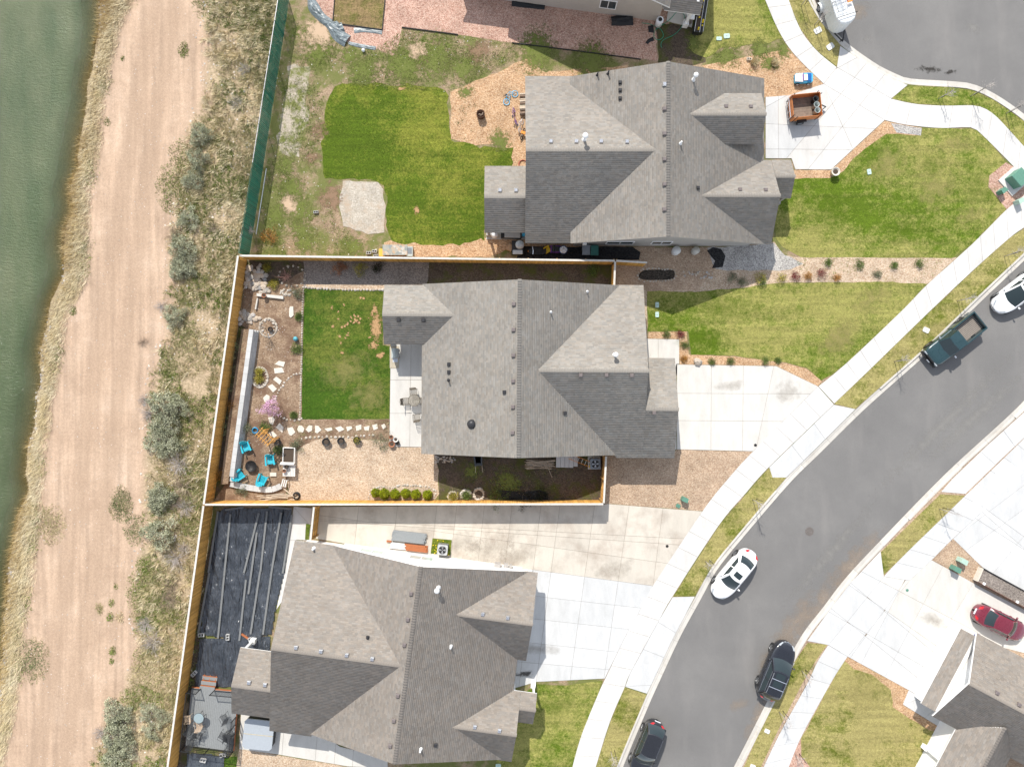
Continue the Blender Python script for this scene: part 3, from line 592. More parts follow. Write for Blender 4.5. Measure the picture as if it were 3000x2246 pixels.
bed('grey_gravel', W('J', [(640, 62), (1105, 30), (1180, 110), (1310, 170), (1220, 215), (700, 215)]), greygravel, 3, .12, 10)
bed('shade_strip', W('V', [(640, 350), (2010, 350), (2110, 420), (2090, 515), (560, 515), (600, 420)]), blackmulch_shade, 4, .06, 11)  # black sheet painting in the deep shade below the upper house wall
bed('black_patch', W('J', [(650, 62), (740, 62), (760, 130), (740, 200), (680, 205), (690, 120)]), blackmulch_shade, 5, .3, 12)  # plain black patch with a ragged outline
bed('bark_bed', W('J', [(236, 645), (500, 640), (515, 800), (830, 814), (1000, 834), (1190, 860), (1330, 897), (1440, 985), (1410, 1018), (1120, 878), (452, 868), (448, 692), (236, 690)]), chips, 2, .02, 13)
bed('brown_gravel', W('I', [(1190, 1210), (1620, 1180)]) + W('J', [(430, 1459), (962, 1472), (790, 1656)]) + W('N', [(740, 103), (165, 58)]) + W('I', [(1190, 1500)]), browngravel, 2, .02, 14)
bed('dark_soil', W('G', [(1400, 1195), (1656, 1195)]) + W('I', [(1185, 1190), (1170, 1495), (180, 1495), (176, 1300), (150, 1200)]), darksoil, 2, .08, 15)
bed('tan_gravel', W('G', [(540, 1200), (600, 1150), (700, 1105), (900, 1100), (1120, 1120), (1120, 1155), (1330, 1158), (1400, 1205), (1418, 1300), (1420, 1440), (1380, 1492), (500, 1492), (510, 1300)]), tangravel, 3, .1, 16)
bed('garden_soil', W('G', [(205, 30), (620, 40), (600, 200), (585, 990), (1120, 990), (1120, 1120), (900, 1100), (700, 1105), (600, 1150), (540, 1200), (510, 1300), (490, 1490), (0, 1490), (60, 1000), (130, 500)]), soil, 2, .05, 17)
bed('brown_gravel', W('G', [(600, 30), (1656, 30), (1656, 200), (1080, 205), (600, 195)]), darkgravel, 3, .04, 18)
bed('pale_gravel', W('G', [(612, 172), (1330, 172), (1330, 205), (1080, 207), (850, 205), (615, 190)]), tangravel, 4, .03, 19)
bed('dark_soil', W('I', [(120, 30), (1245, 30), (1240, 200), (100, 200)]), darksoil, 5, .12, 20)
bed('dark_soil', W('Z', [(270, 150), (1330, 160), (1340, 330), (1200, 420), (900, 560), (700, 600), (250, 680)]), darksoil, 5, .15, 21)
bed('dark_soil', W('G', [(210, 410), (250, 440), (120, 1390), (60, 1480), (20, 1480), (100, 1000)]), darksoil, 5, .06, 22)
bed('gravel_bed', W('G', [(560, 720), (590, 720), (585, 990), (470, 975), (440, 850), (480, 770)]), soil, 5, .08, 23)
bed('sand_pad', W('B', [(530, 1095), (740, 1102), (775, 1150), (785, 1250), (778, 1408), (680, 1420), (530, 1375), (500, 1260)]), sandpad, 4, .12, 24)
bed('sand_strip', W('B', [(190, 410), (320, 405), (310, 700), (260, 930), (120, 930), (150, 700)]), gravel_mat('sandy_weeds', [(.36, .31, .24), (.42, .36, .29), (.46, .41, .33)], 9, (.17, .18, .06), .55, 1.1), 1, .55, 25)
bed('tan_gravel', W('L', [(520, 1545), (770, 1585), (1180, 1655), (1180, 1720), (490, 1720)]), tangravel, 2, .05, 26)
bed('brown_gravel', W('O', [(1225, 272), (1400, 443), (1370, 525), (1095, 400)]), browngravel, 5, .01, 27)
bed('bark_bed', W('O', [(590, 990), (960, 1190), (920, 1280), (1235, 1465), (1240, 1480), (1080, 1440), (850, 1300), (850, 1190), (730, 1100), (620, 1065), (560, 1010)]), chips, 2, .05, 28)
bed('bark_bed', W('O', [(300, 1480), (305, 1590), (430, 1730), (180, 1730)]), pinkchip, 4, .08, 29)
bed('weedy_strip', W('L', [(395, 100), (300, 470), (230, 1000), (190, 1300), (120, 1720), (200, 1720), (270, 1000), (330, 600), (420, 100)]), darksoil, 1, .05, 30)
# dust, stains, worn turf
for nm, t_, x, y, rx_, ry_, rot, m_ in [
    ('road_dust', 'N', 1480, 640, 7.5, 1.6, .95, dust_m), ('road_dust', 'N', 1270, 830, 6, 1.5, .95, dust_m), ('road_dust', 'N', 960, 1280, 1.3, .8, .4, dust_m), ('road_dust', 'N', 1180, 1000, 4.5, 1.2, 1.1, dust_m), ('road_dust', 'N', 1080, 1350, 3.2, .9, 1.1, dust_m),
    ('road_dust', 'O', 640, 400, 5, 1.3, .85, dust_m), ('road_dust', 'Q', 1100, 140, 1.6, 1, .5, dust_m), ('road_dust', 'Q', 600, 60, 1, 3, .3, dust_m), ('tyre_marks', 'N', 1500, 380, 9, .9, .85, pale_m), ('tyre_marks', 'K', 1100, 1280, 12, 1.0, .78, pale_m), ('tyre_marks', 'K', 1300, 1250, 10, .9, .74, pale_m),
    ('oil_stain', 'D', 1080, 420, 2.0, .55, -.1, oil_m), ('oil_stain', 'D', 1210, 440, 1.1, .4, .2, oil_m), ('pale_scuff', 'D', 1345, 170, 1.2, .7, -.6, pale_m), ('pale_scuff', 'D', 710, 240, .6, .6, 0, pale_m)]:
    patch(nm, W1(t_, x, y, .01), rx_, ry_, rot, m_, 0, .006)
for t_, x, y, rx_, ry_, rot, m_ in [('M', 700, 330, 4, 1.8, .5, rust_m), ('M', 850, 380, 3, 1.5, .3, rust_m), ('M', 1450, 460, 2.5, 1.2, .4, rust_m), ('M', 560, 290, 2, 1.5, .2, rust_m), ('M', 980, 940, 3, .7, -.1, rust_m), ('M', 900, 1090, 1.6, .5, 0, oil_m), ('J', 800, 1010, 2, .7, 0, rust_m), ('O', 1100, 760, 2, .8, -.4, rust_m), ('J', 1200, 1060, 1.6, 1.4, .4, rust_m)]:
    patch('concrete_stain', W1(t_, x, y), rx_, ry_, rot, m_, ZY + .01, .04)
for t_, x, y, rx_, ry_, rot, m_ in [('G', 1040, 430, .8, 2.4, .1, bare_m), ('G', 1025, 545, .8, .6, 0, bare_m), ('G', 1030, 330, .5, .9, 0, bare_m), ('G', 1070, 600, .7, .5, .3, bare_m), ('B', 975, 1275, .42, .62, 0, bare_m), ('B', 880, 540, .6, .25, .2, bare_m),
    ('D', 1110, 1150, 3.4, 2.4, .3, drytuft_m), ('D', 820, 1000, 3, 2.2, .6, drytuft_m), ('D', 1250, 870, 2.6, 1.2, 0, drytuft_m), ('D', 1100, 1000, 1.8, 2.2, 0, lush_m), ('D', 950, 1400, 3.5, 1.6, .2, lush_m), ('D', 1380, 1150, 2.2, 2.2, 0, lush_m), ('D', 500, 1300, 4, 3, 0, lush_m), ('D', 1320, 1310, 2.6, 1.1, .2, drytuft_m),
    ('K', 600, 420, 4, 1.6, .7, drytuft_m), ('K', 360, 700, 2.4, 1.8, .6, drytuft_m), ('J', 1560, 680, 3, 2, .6, drytuft_m), ('J', 760, 480, 6, 2, 0, lush_m), ('J', 640, 700, 4, 1.6, 0, lush_m), ('N', 1400, 1050, 1.1, .8, 0, lush_m), ('N', 1340, 1060, .6, .5, 0, lush_m), ('O', 1150, 1500, 3, 2.4, 0, lush_m), ('O', 700, 1200, 3.6, 3, 0, drytuft_m), ('M', 1100, 1290, 3, 1.5, 0, lush_m),
    ('D', 1060, 570, 1.6, .9, 0, lush_m), ('D', 300, 120, .9, 1.6, .3, lush_m), ('B', 700, 560, 2.6, .5, 0, lush_m), ('G', 850, 700, 4, 2.4, .3, drytuft_m), ('G', 1000, 850, 3, 2.2, .3, drytuft_m)]:
    patch('worn_turf', W1(t_, x, y), rx_, ry_, rot, m_, ZY, .03)
rg = random.Random(5)
for i in range(34):
    x = rg.gauss(900, 110); y = rg.gauss(400, 75)
    if 640 < x < 1010 and 240 < y < 620: patch('bare_spot', W1('G', x, y), rg.uniform(.16, .32), rg.uniform(.14, .26), rg.uniform(0, 3), bare_m, ZY, .03)
for t_, x, y, r_, m_ in [('B', 380, 330, 2.2, weed_m), ('B', 560, 350, 1.6, weed_m), ('B', 650, 430, 2.2, weed_m), ('B', 900, 400, 3, weed_m), ('B', 1100, 350, 3, weed_m), ('B', 1250, 420, 2.2, weed_m), ('B', 220, 1150, 2, weed_m), ('B', 260, 1280, 2.2, weed_m), ('B', 180, 1000, 1.4, weed_m), ('B', 280, 1400, 1.8, weed_m), ('B', 120, 1300, 1.8, weed_m), ('B', 300, 1480, 1.6, weed_m), ('B', 600, 1500, 1.5, weed_m), ('B', 1480, 860, 1.5, weed_m), ('B', 1270, 560, 1, weed_m),
    ('B', 380, 200, 2.4, sandpatch_m), ('B', 980, 300, 1.2, sandpatch_m), ('B', 450, 1200, 1.8, soilpatch_m), ('B', 380, 800, 1.2, soilpatch_m), ('B', 340, 960, 1.0, soilpatch_m), ('B', 1000, 350, 1.1, soilpatch_m), ('B', 1350, 310, 1.6, soilpatch_m), ('B', 200, 1240, 1.2, sandpatch_m), ('C', 1300, 330, 1.6, weed_m), ('C', 1500, 300, 1.4, weed_m), ('C', 1560, 380, 1.2, weed_m), ('D', 200, 300, 1.2, weed_m), ('D', 60, 300, 1.3, weed_m), ('I', 380, 1300, 1.2, weed_m), ('I', 600, 1370, 2, weed_m), ('C', 1100, 260, 1.2, weed_m), ('C', 150, 310, 3, weed_m), ('C', 480, 380, 3, weed_m)]:
    patch('weed_patch', W1(t_, x, y), r_ * 1.2, r_, x * .01, m_, ZY, .02)
# ------------------------------------------------------------------ houses
def shingle_mat(name, c):
    t = NT(name, .92, .2); n1 = t.noise(.5, 4, .6); n2 = t.noise(40, 3, .8)
    c0 = t.mix(1, c, t.attr(), 'MULTIPLY'); c0 = t.mix(1, c0, t.ramp(n1, [(.3, .92), (.7, 1.08)]), 'MULTIPLY'); c0 = t.mix(1, c0, t.ramp(n2, [(.3, .85), (.7, 1.15)]), 'MULTIPLY')
    t.col(c0); t.bump(n2, .2, .003); return t.m
def siding_mat(name, c):
    t = NT(name, .7, .3); co = t.coord(True); wv = t.n('ShaderNodeTexWave', wave_type='BANDS', bands_direction='Z', wave_profile='SAW'); t.l(co, wv.inputs[0]); wv.inputs['Scale'].default_value = 1.05
    t.col(t.mix(1, c, t.ramp(t.noise(1.2, 4, .6, co), [(.3, .94), (.7, 1.04)]), 'MULTIPLY')); t.bump(wv.outputs[0], .6, .02); return t.m
glass = NT('window_glass', .06, .6).col((.035, .05, .055)).m
pale_pane = NT('pale_green_pane', .12, .6).col((.42, .50, .46)).m; white_trim = flat('white_trim', (.78, .78, .77), .5, var=.04); grey_trim = flat('grey_trim', (.36, .34, .32), .6, var=.06)  # pale_pane: one even pale green pane colour, lighter than the other glass
vent_brown = flat('vent_brown', (.16, .135, .13), .5); vent_black = flat('vent_black', (.03, .03, .033), .45); vent_metal = flat('vent_metal', (.62, .63, .66), .28, .8, .1); pipe_white = flat('pipe_white', (.75, .75, .74), .45, var=.05)
soffit_m = flat('soffit', (.5, .49, .47), .7)
class House:
    def __init__(s, name, label, org, ang, shingle, wall, trim):
        org = (org[0] * HQ, org[1] * HQ); s.root = thing(name, label, 'house', (org[0], org[1], 0), ang); s.org = Vector((org[0], org[1], 0)); s.ang = ang
        s.sh, s.wm, s.trim = shingle, wall, trim; s.pl = []; s.deck = MB(); s.V = []; s.C = []; s.cap = MB(); s.wall = MB(); s.seed = int(abs(org[0] * 10)) + 3; s.k = 0
    def loc(s, w): 
        d = Vector((w[0], w[1], 0)) - s.org; c, n = math.cos(-s.ang), math.sin(-s.ang); return Vector((d.x * c - d.y * n, d.x * n + d.y * c, 0))
    def plane(s, A, B, p, dist, ze, ta=0.0, tb=0.0):
        """one roof slope; ta, tb = how far its eave is cut back at either end by a valley"""
        A, B = Vector(A), Vector(B); rd = (B - A); Lr = rd.length; rd.normalize(); p = Vector((p[0], p[1], 0)); drop = A.z - ze
        E0 = A + p * dist; E0.z = ze; up = (A - E0); S = up.length; up.normalize(); nrm = rd.cross(up)
        if nrm.z < 0: nrm = -nrm
        s.pl.append((A, rd, Lr, p, dist, A.z, drop / dist))
        th = .15; q = [E0 + rd * ta, E0 + rd * (Lr - tb), B, A]; lo = [v - Vector((0, 0, th)) for v in q]
        fs = [(0, 1, 2, 3), (7, 6, 5, 4), (0, 4, 5, 1), (1, 5, 6, 2), (2, 6, 7, 3), (3, 7, 4, 0)]
        if (q[1] - q[0]).cross(q[2] - q[0]).z < 0: fs = [f_[::-1] for f_ in fs]
        s.deck.add(q + lo, fs)
        rg = np.random.default_rng(s.seed + len(s.pl)); e = .145; rows = int(S / e)
        nc = int(Lr / .27) + 2
        for r in range(rows + 1):
            cut = np.cumsum(rg.uniform(.13, .42, nc * 2)) - rg.uniform(0, .4); cut = cut[(cut > 0) & (cut < Lr)]; a = np.concatenate([[0], cut]); b = np.concatenate([cut, [Lr]])
            s0 = -.03 + r * e; s1 = min(S, s0 + e * 1.12); k_ = max(0, 1 - s1 / S); lo_, hi_ = ta * k_, Lr - tb * k_; kp = (b > lo_) & (a < hi_); a = np.maximum(a[kp], lo_); b = np.minimum(b[kp], hi_); n = len(a)
            if s1 <= s0: continue
            th_ = rg.choice([.004, .006, .010], n); E = np.array(E0); U = np.array(rd); Pp = np.array(up); N = np.array(nrm)
            def pt(uu, ss, hh): return E + uu[:, None] * U + ss * Pp + np.asarray(hh).reshape(-1, 1) * N
            hb = np.full(n, .006)
            quad = np.stack([pt(a, s0, th_), pt(b, s0, th_), pt(b, s1, hb * .2), pt(a, s1, hb * .2), pt(a, s0, hb * 0), pt(b, s0, hb * 0)], 1)
            s.V.append(quad); tone = np.where(th_ > .009, rg.uniform(.86, 1.0, n), rg.uniform(.93, 1.13, n)); hue = rg.uniform(-.03, .03, n)
            s.C.append(np.stack([tone * (1 + hue), tone, tone * (1 - hue)], 1))
    def gable(s, axis, r, a, b, zr, lo, hi, walls=True, ins=(.35, .35), side=.45, cap=True, base=0.0, ta=0.0, tb=0.0):
        """ridge along axis at r from a to b; lo, hi = (eave position, eave height) on either side"""
        r, a, b, zr, ta, tb, base = (x_ * HQ for x_ in (r, a, b, zr, ta, tb, base)); pz = lambda z_: 2.9 + (z_ - 2.9) * .8
        zr = pz(zr); lo, hi = ((e_[0] * HQ, pz(e_[1] * HQ)) if e_ else None for e_ in (lo, hi))
        A, B = ((r, a, zr), (r, b, zr)) if axis == 'v' else ((a, r, zr), (b, r, zr))
        pd = Vector((1, 0, 0)) if axis == 'v' else Vector((0, 1, 0))
        for e_, sg in ((lo, -1), (hi, 1)):
            if e_: s.plane(A, B, pd * sg, abs(e_[0] - r), e_[1], ta, tb)
        if cap:
            A_, B_ = Vector(A), Vector(B); n = int((B_ - A_).length / .2); d = (B_ - A_) / n
            for i in range(n):
                c0 = A_ + d * i + Vector((0, 0, .028)); c1 = A_ + d * (i + 1.2) + Vector((0, 0, .012)); w_ = .15
                def pt(c_, sg): 
                    e_ = lo if sg < 0 else hi
                    sl = (zr - e_[1]) / abs(e_[0] - r) if e_ else .4
                    return c_ + pd * sg * w_ - Vector((0, 0, sl * w_))
                q = [pt(c0, -1), c0, pt(c0, 1), pt(c1, -1), c1, pt(c1, 1)]; dn = [v - Vector((0, 0, .024)) for v in q[:3]]
                fl = [(0, 1, 4, 3), (1, 2, 5, 4), (0, 6, 7, 1), (1, 7, 8, 2)]
                s.cap.add(q + dn, fl)
        if walls:
            s.k += 1; ep = s.k * .004; a2, b2 = a + ins[0] + ep, b - ins[1] - ep; prof = []
            zl = lo or hi; zh = hi or lo
            sl, shh = (zr - zl[1]) / abs(zl[0] - r), (zr - zh[1]) / abs(zh[0] - r)
            x0 = (r - abs(zl[0] - r)) + side + ep; x1 = (r + abs(zh[0] - r)) - side - ep; dk = .2
            prof = [(x0, base), (x1, base), (x1, zr - (x1 - r) * shh - dk), (r, zr - dk - .01), (x0, zr - (r - x0) * sl - dk)]
            mk = (lambda x, t_, z: (x, t_, z)) if axis == 'v' else (lambda x, t_, z: (t_, x, z))
            vs = [mk(x, a2, z) for x, z in prof] + [mk(x, b2, z) for x, z in prof]
            fs = [(0, 1, 2, 3, 4), (9, 8, 7, 6, 5)] + [(i, i + 5, (i + 1) % 5 + 5, (i + 1) % 5) for i in range(5)]
            if axis == 'u': fs = [f_[::-1] for f_ in fs]
            s.wall.add(vs, [f_[::-1] for f_ in fs])
    def rz(s, u, v):
        best = 0
        for A, rd, L, p, dist, zr, sl in s.pl:
            d = Vector((u - A.x, v - A.y, 0)); al = d.dot(rd); ac = d.dot(p)
            if -.05 <= al <= L + .05 and -.05 <= ac <= dist + .05: best = max(best, zr - ac * sl)
        return best
    def on_roof(s, t_, x, y):
        z = 5.0
        for _ in range(12): 
            l = s.loc(W1(t_, x, y, z)); z2 = s.rz(l.x, l.y); z = z2 if z2 > 0 else 3.2
        l = s.loc(W1(t_, x, y, z)); return Vector((l.x, l.y, z))
    def finish(s):
        s.wall.build('wall', s.wm, s.root); s.roof = s.deck.build('roof', s.trim, s.root)
        V = np.concatenate(s.V); n = len(V); C_ = np.repeat(np.concatenate(s.C), 6, 0); o = np.arange(n) * 6
        Fc = np.concatenate([np.stack([o, o + 1, o + 2, o + 3], 1), np.stack([o + 4, o + 5, o + 1, o], 1)])
        sh = link('shingles', np_mesh('shingles', V.reshape(-1, 3), Fc, C_, s.sh), s.roof); sh['kind'] = 'stuff'
        nv = len(s.cap.v); me = np_mesh('ridge_cap', np.array(s.cap.v), np.array(s.cap.f), np.full(nv, 1.05), s.sh); rc = link('ridge_cap', me, s.roof); rc['kind'] = 'stuff'
        return s
    def vent(s, t_, x, y, mat, size=.36, h=.17):
        p = s.on_roof(t_, x, y); size *= .82; h *= .85; a = size / 2; b = a * .72
        m = MB(); zb = -.22
        m.add([(-a, -a, zb), (a, -a, zb), (a, a, zb), (-a, a, zb), (-a, -a, h * .55), (a, -a, h * .55), (a, a, h * .55), (-a, a, h * .55), (-b, -b, h), (b, -b, h), (b, b, h), (-b, b, h)],
              [(0, 1, 5, 4), (1, 2, 6, 5), (2, 3, 7, 6), (3, 0, 4, 7), (4, 5, 9, 8), (5, 6, 10, 9), (6, 7, 11, 10), (7, 4, 8, 11), (8, 9, 10, 11), (3, 2, 1, 0)])
        o = m.build('roof_vent', mat, s.roof); o.location = p + Vector((0, 0, .03)); return o
    def pipe(s, t_, x, y, mat, r=.05, h=.4, cap=False):
        p = s.on_roof(t_, x, y); m = MB().lathe([(r * 2.6, -.1), (r * 1.3, .08), (r, .1), (r, h)], 10)
        if cap: m.lathe([(r * 1.05, h), (r * 1.05, h + .05), (r * 2.1, h + .06), (r * 2.2, h + .2), (r * 1.2, h + .28)], 12)
        o = m.build('vent_pipe', mat, s.roof, True); o.location = p; return o
    def window(s, c, face, w_, h_, split_=True, gm=None):
        """c = local centre on the wall, face = local outward direction"""
        f_ = Vector((face[0], face[1], 0)); t_ = Vector((-f_.y, f_.x, 0)); c = Vector(c) * HQ + f_ * .02; ax = Matrix((t_, f_, Vector((0, 0, 1)))).transposed(); m = MB(); fw = .07
        for sx in (-1, 1): m.box(c + t_ * sx * (w_ / 2), (fw, .07, h_ + fw), ax=ax)
        for sz in (-1, 1): m.box(c + Vector((0, 0, sz * h_ / 2)), (w_ - fw, .066, fw), ax=ax)
        if split_: m.box(c, (fw * .8, .06, h_ - fw), ax=ax)
        o = m.build('window', white_trim, s.root); n = 2 if split_ else 1
        for i in range(n):
            ww = w_ / n - fw; cc = c + t_ * ((i - (n - 1) / 2) * w_ / n); MB().box(cc, (ww + .02, .02, h_ - fw + .02), ax=ax).build('pane', gm or glass, o)
        return o
    def garage_door(s, c, face, w_, h_, mat):
        f_ = Vector((face[0], face[1], 0)); t_ = Vector((-f_.y, f_.x, 0)); ax = Matrix((t_, f_, Vector((0, 0, 1)))).transposed(); c = Vector(c) * HQ + f_ * .03
        d = MB().box(c, (w_, .05, h_), ax=ax).build('garage_door', mat, s.root)
        for i in range(4): 
            for j in range(4): MB().box(c + f_ * .03 + t_ * ((j - 1.5) * w_ / 4) + Vector((0, 0, (i - 1.5) * h_ / 4)), (w_ / 4 - .12, .025, h_ / 4 - .1), ax=ax).build('door_panel', mat, d)
    def post(s, u, v, h, mat, sz=.18): u, v, h = u * HQ, v * HQ, h * HQ; MB().box((u, v, h / 2), (sz, sz, h)).box((u, v, .35), (sz + .22, sz + .22, .7)).build('post', mat, s.root)
sh1 = shingle_mat('shingle_grey', (.230, .211, .187)); sh2 = shingle_mat('shingle_warm_grey', (.242, .223, .197)); sh3 = shingle_mat('shingle_brown', (.224, .199, .173))
w1m = siding_mat('siding_greige', (.40, .38, .355)); w2m = siding_mat('siding_tan', (.42, .38, .33)); w3m = siding_mat('siding_white', (.76, .75, .73)); w5m = siding_mat('siding_beige', (.44, .40, .355))
# --- house 1 (upper)
h = House('house', 'large grey shingled house with beige walls beside the cul-de-sac', (14.1, 21, 0), 0, sh1, w1m, grey_trim); ox, oy = 14.1, 21
def L1(x): return x - ox
def M1(y): return y - oy
h.gable('v', 0, M1(13.24), M1(29.0), 7.2, (L1(5.55), 3.5), (L1(23.95), 3.0))
h.gable('u', M1(21.2), L1(1.25), L1(13.1), 6.75, (M1(13.34), 3.05), (M1(29.15), 3.05), tb=7.2)
h.gable('u', M1(24.6), L1(16.2), L1(23.2), 6.28, (M1(22.27), 4.8), (M1(26.93), 4.8), ins=(.3, .12), side=.25, base=3.0, ta=3.3)
h.gable('u', M1(17.28), L1(17.4), L1(24.65), 5.76, (M1(13.3), 3.0), (M1(21.2), 3.0), ta=6.2)
h.gable('u', M1(19.4), L1(24.66), L1(26.5), 4.3, (M1(17.6), 3.06), (M1(21.2), 3.06), walls=False)
h.gable('u', M1(17.49), L1(-2.6), L1(2.0), 4.3, (M1(14.35), 2.95), (M1(20.64), 2.95), walls=False)
h.finish()
for x, y in [(924, 513), (924, 662), (924, 812), (924, 967), (924, 1119), (924, 1271)]: h.vent('C', x, y, vent_metal if y < 600 else vent_brown)
for x, y in [(236, 859), (390, 859), (540, 859), (697, 861)]: h.vent('C', x, y, vent_metal)
for x, y in [(1298, 646), (1448, 648), (1383, 1150), (1538, 1152)]: h.vent('C', x, y, vent_brown, .34, .12)
for x, y in [(655, 502), (655, 549), (655, 598), (1127, 1140)]: h.vent('C', x, y, vent_black, .30, .18)
for x, y in [(1480, 1155), (1577, 1155)]: h.vent('B', x, y, vent_metal)
h.pipe('C', 517, 456, vent_black, .06, .45); h.pipe('C', 582, 448, vent_black, .06, .5); h.pipe('C', 1020, 872, pipe_white, .07, .45)
h.pipe('C', 437, 850, pipe_white, .10, .8, True); h.pipe('C', 1098, 485, pipe_white, .085, .7, True)
wv = M1(13.24) + .35 / HQ
for px_, w_ in ((655, 2.2), (908, 1.6)):
    c = h.loc(W1('C', px_, 1475, 1.5)) / HQ; h.window((c.x, wv, 1.75), (0, -1), w_, 1.0)
for u in (L1(1.65),): 
    for v in (M1(25.5), M1(23)): h.window((u + .05, v, 1.6), (-1, 0), 1.5, 1.2)
h.garage_door((L1(23.05), M1(24.6), 1.2), (1, 0), 4.0, 2.2, white_trim); h.post(L1(26.2), M1(17.9), 3.0, grey_trim); h.post(L1(26.2), M1(20.9), 3.0, grey_trim); h.post(L1(-2.3), M1(14.8), 2.9, grey_trim); h.post(L1(-2.3), M1(20.2), 2.9, grey_trim)
MB().box((L1(7.0) * HQ, (M1(13.24)) * HQ + .22, 1.8), (.3, .25, .4)).build('meter_box', white_trim, h.root)
H1 = h
# --- house 2 (middle)
h = House('house', 'middle grey shingled house inside the timber-fenced garden', (.65, 1.3, 0), R(-.35), sh2, w2m, grey_trim); ox, oy = .65, 1.3
def L2(x): return x - ox
def M2(y): return y - oy
h.gable('v', 0, M2(-6.74), M2(9.39), 7.0, (L2(-8.55), 3.0), (L2(10.4), 2.9))
h.gable('u', M2(1.22), L2(2.4), L2(12.45), 6.28, (M2(-6.98), 3.0), (M2(9.38), 3.0), ta=7.7)
h.gable('u', M2(-2.3), L2(12.46), L2(15.5), 4.86, (M2(-6.98), 2.98), (M2(2.47), 2.95), ins=(.2, .3))
h.gable('u', M2(6.37), L2(-12.17), L2(-5.4), 4.35, (M2(3.68), 3.1), (M2(9.25), 3.05), walls=False, tb=2.9)
h.finish()
for x, y in [(632, 292), (630, 447), (629, 602), (628, 758), (626, 914), (624, 1070)]: h.vent('I', x, y, vent_brown)
for x, y in [(1038, 722), (1194, 722), (1347, 724), (1482, 950)]: h.vent('I', x, y, vent_brown)
for x, y in [(238, 655), (238, 702), (574, 824), (942, 951)]: h.vent('I', x, y, vent_black, .32, .18)
for x, y in [(1176, 388), (1326, 390)]: h.vent('G', x, y, vent_black, .36, .18)
h.pipe('I', 237, 752, vent_black, .07, .5); h.pipe('I', 856, 340, pipe_white, .06, .5); h.pipe('I', 1077, 216, pipe_white, .06, .4); h.pipe('I', 1243, 600, pipe_white, .09, .5, True)
p = h.on_roof('I', 377, 1018); o = MB().lathe([(.36, -.15), (.36, .06), (.29, .10), (.27, .2), (.2, .28), (.08, .31)], 22).build('solar_tube', vent_black, h.roof, True); o.location = p
h.garage_door((L2(15.5) - .31, M2(-2.3), 1.25), (1, 0), 5.0, 2.2, white_trim)
for v, w_ in ((M2(-1.5), 2.4), (M2(-4.5), 1.6), (M2(1), 1.8)): h.window((L2(-8.55) + .45, v, 1.55), (-1, 0), w_, 1.3)
h.post(L2(-11.9), M2(4.1), 3.0, grey_trim); h.post(L2(-11.9), M2(8.9), 3.0, grey_trim)
H2 = h
# --- house 3 (lower)
h = House('house', 'lower brown shingled house with white walls behind the black plastic sheet', (-8.25, -16.56, 0), math.atan2(-.1327, .991), sh3, w3m, white_trim)
h.gable('v', 0, -18.0, 0, 7.0, (-8.9, 3.0), (9.95, 3.0))
h.gable('u', -9.2, -12.5, -.3, 6.72, (-18.2, 3.05), (0, 3.02), tb=8.3)
h.gable('u', -4.25, 3.6, 10.8, 5.5, (-8.4, 3.02), (0, 3.02), ta=6.1)
h.gable('u', -14.75, 4.7, 10.7, 5.06, (-18.1, 3.0), (-11.4, 3.0), ta=5.0)
h.gable('u', -12.7, 10.71, 12.25, 3.82, (-14.3, 2.95), (-11.4, 3.0), walls=False)
h.gable('u', -13.95, -16.3, -11.8, 4.32, (-17.05, 3.0), (-10.8, 3.0), walls=False)
h.finish()
for x, y in [(217, 604), (197, 760), (176, 914), (136, 1221), (112, 1373), (90, 1525)]: h.vent('M', x, y, vent_brown)
for x, y in [(865, 930), (1016, 953), (1172, 976), (1327, 999), (580, 1142), (678, 1156)]: h.vent('L', x, y, vent_metal)
for x, y in [(651, 728), (802, 750), (603, 1411), (752, 1434)]: h.vent('M', x, y, vent_metal)
h.vent('L', 1299, 867, vent_black, .26, .2); h.vent('M', 365, 1521, vent_black, .32, .16)
h.pipe('L', 972, 332, pipe_white, .08, .35); h.pipe('M', 380, 568, pipe_white, .095, .7, True); h.pipe('M', 458, 922, pipe_white, .07, .5); h.pipe('M', 275, 1545, pipe_white, .07, .5)
for t_, x, y in (('L', 1325, 345), ('L', 1625, 382)):
    c = h.loc(W1(t_, x, y, 1.6)) / HQ; h.window((c.x, -.35 / HQ - .004 * (1 if c.x > -8.4 else 2), 1.9), (0, 1), 1.9, 1.1, gm=pale_pane)
h.garage_door((10.8 - .37, -4.3, 1.2), (1, 0), 4.9, 2.2, white_trim); h.post(12.0, -11.7, 3.0, white_trim, .16); h.post(12.0, -14.0, 2.9, white_trim, .16); h.post(-16.0, -11.1, 3, white_trim); h.post(-16.0, -16.8, 3, white_trim)
MB().box((5.8, -.2, 1.0), (.5, .3, .6)).build('meter_box', grey_trim, h.root); MB().box((6.5, -.2, .8), (.35, .3, .4)).build('meter_box', grey_trim, h.root); MB().box((6.9, -.2, .9), (.2, .25, .5)).build('meter_box', grey_trim, h.root)
H3 = h
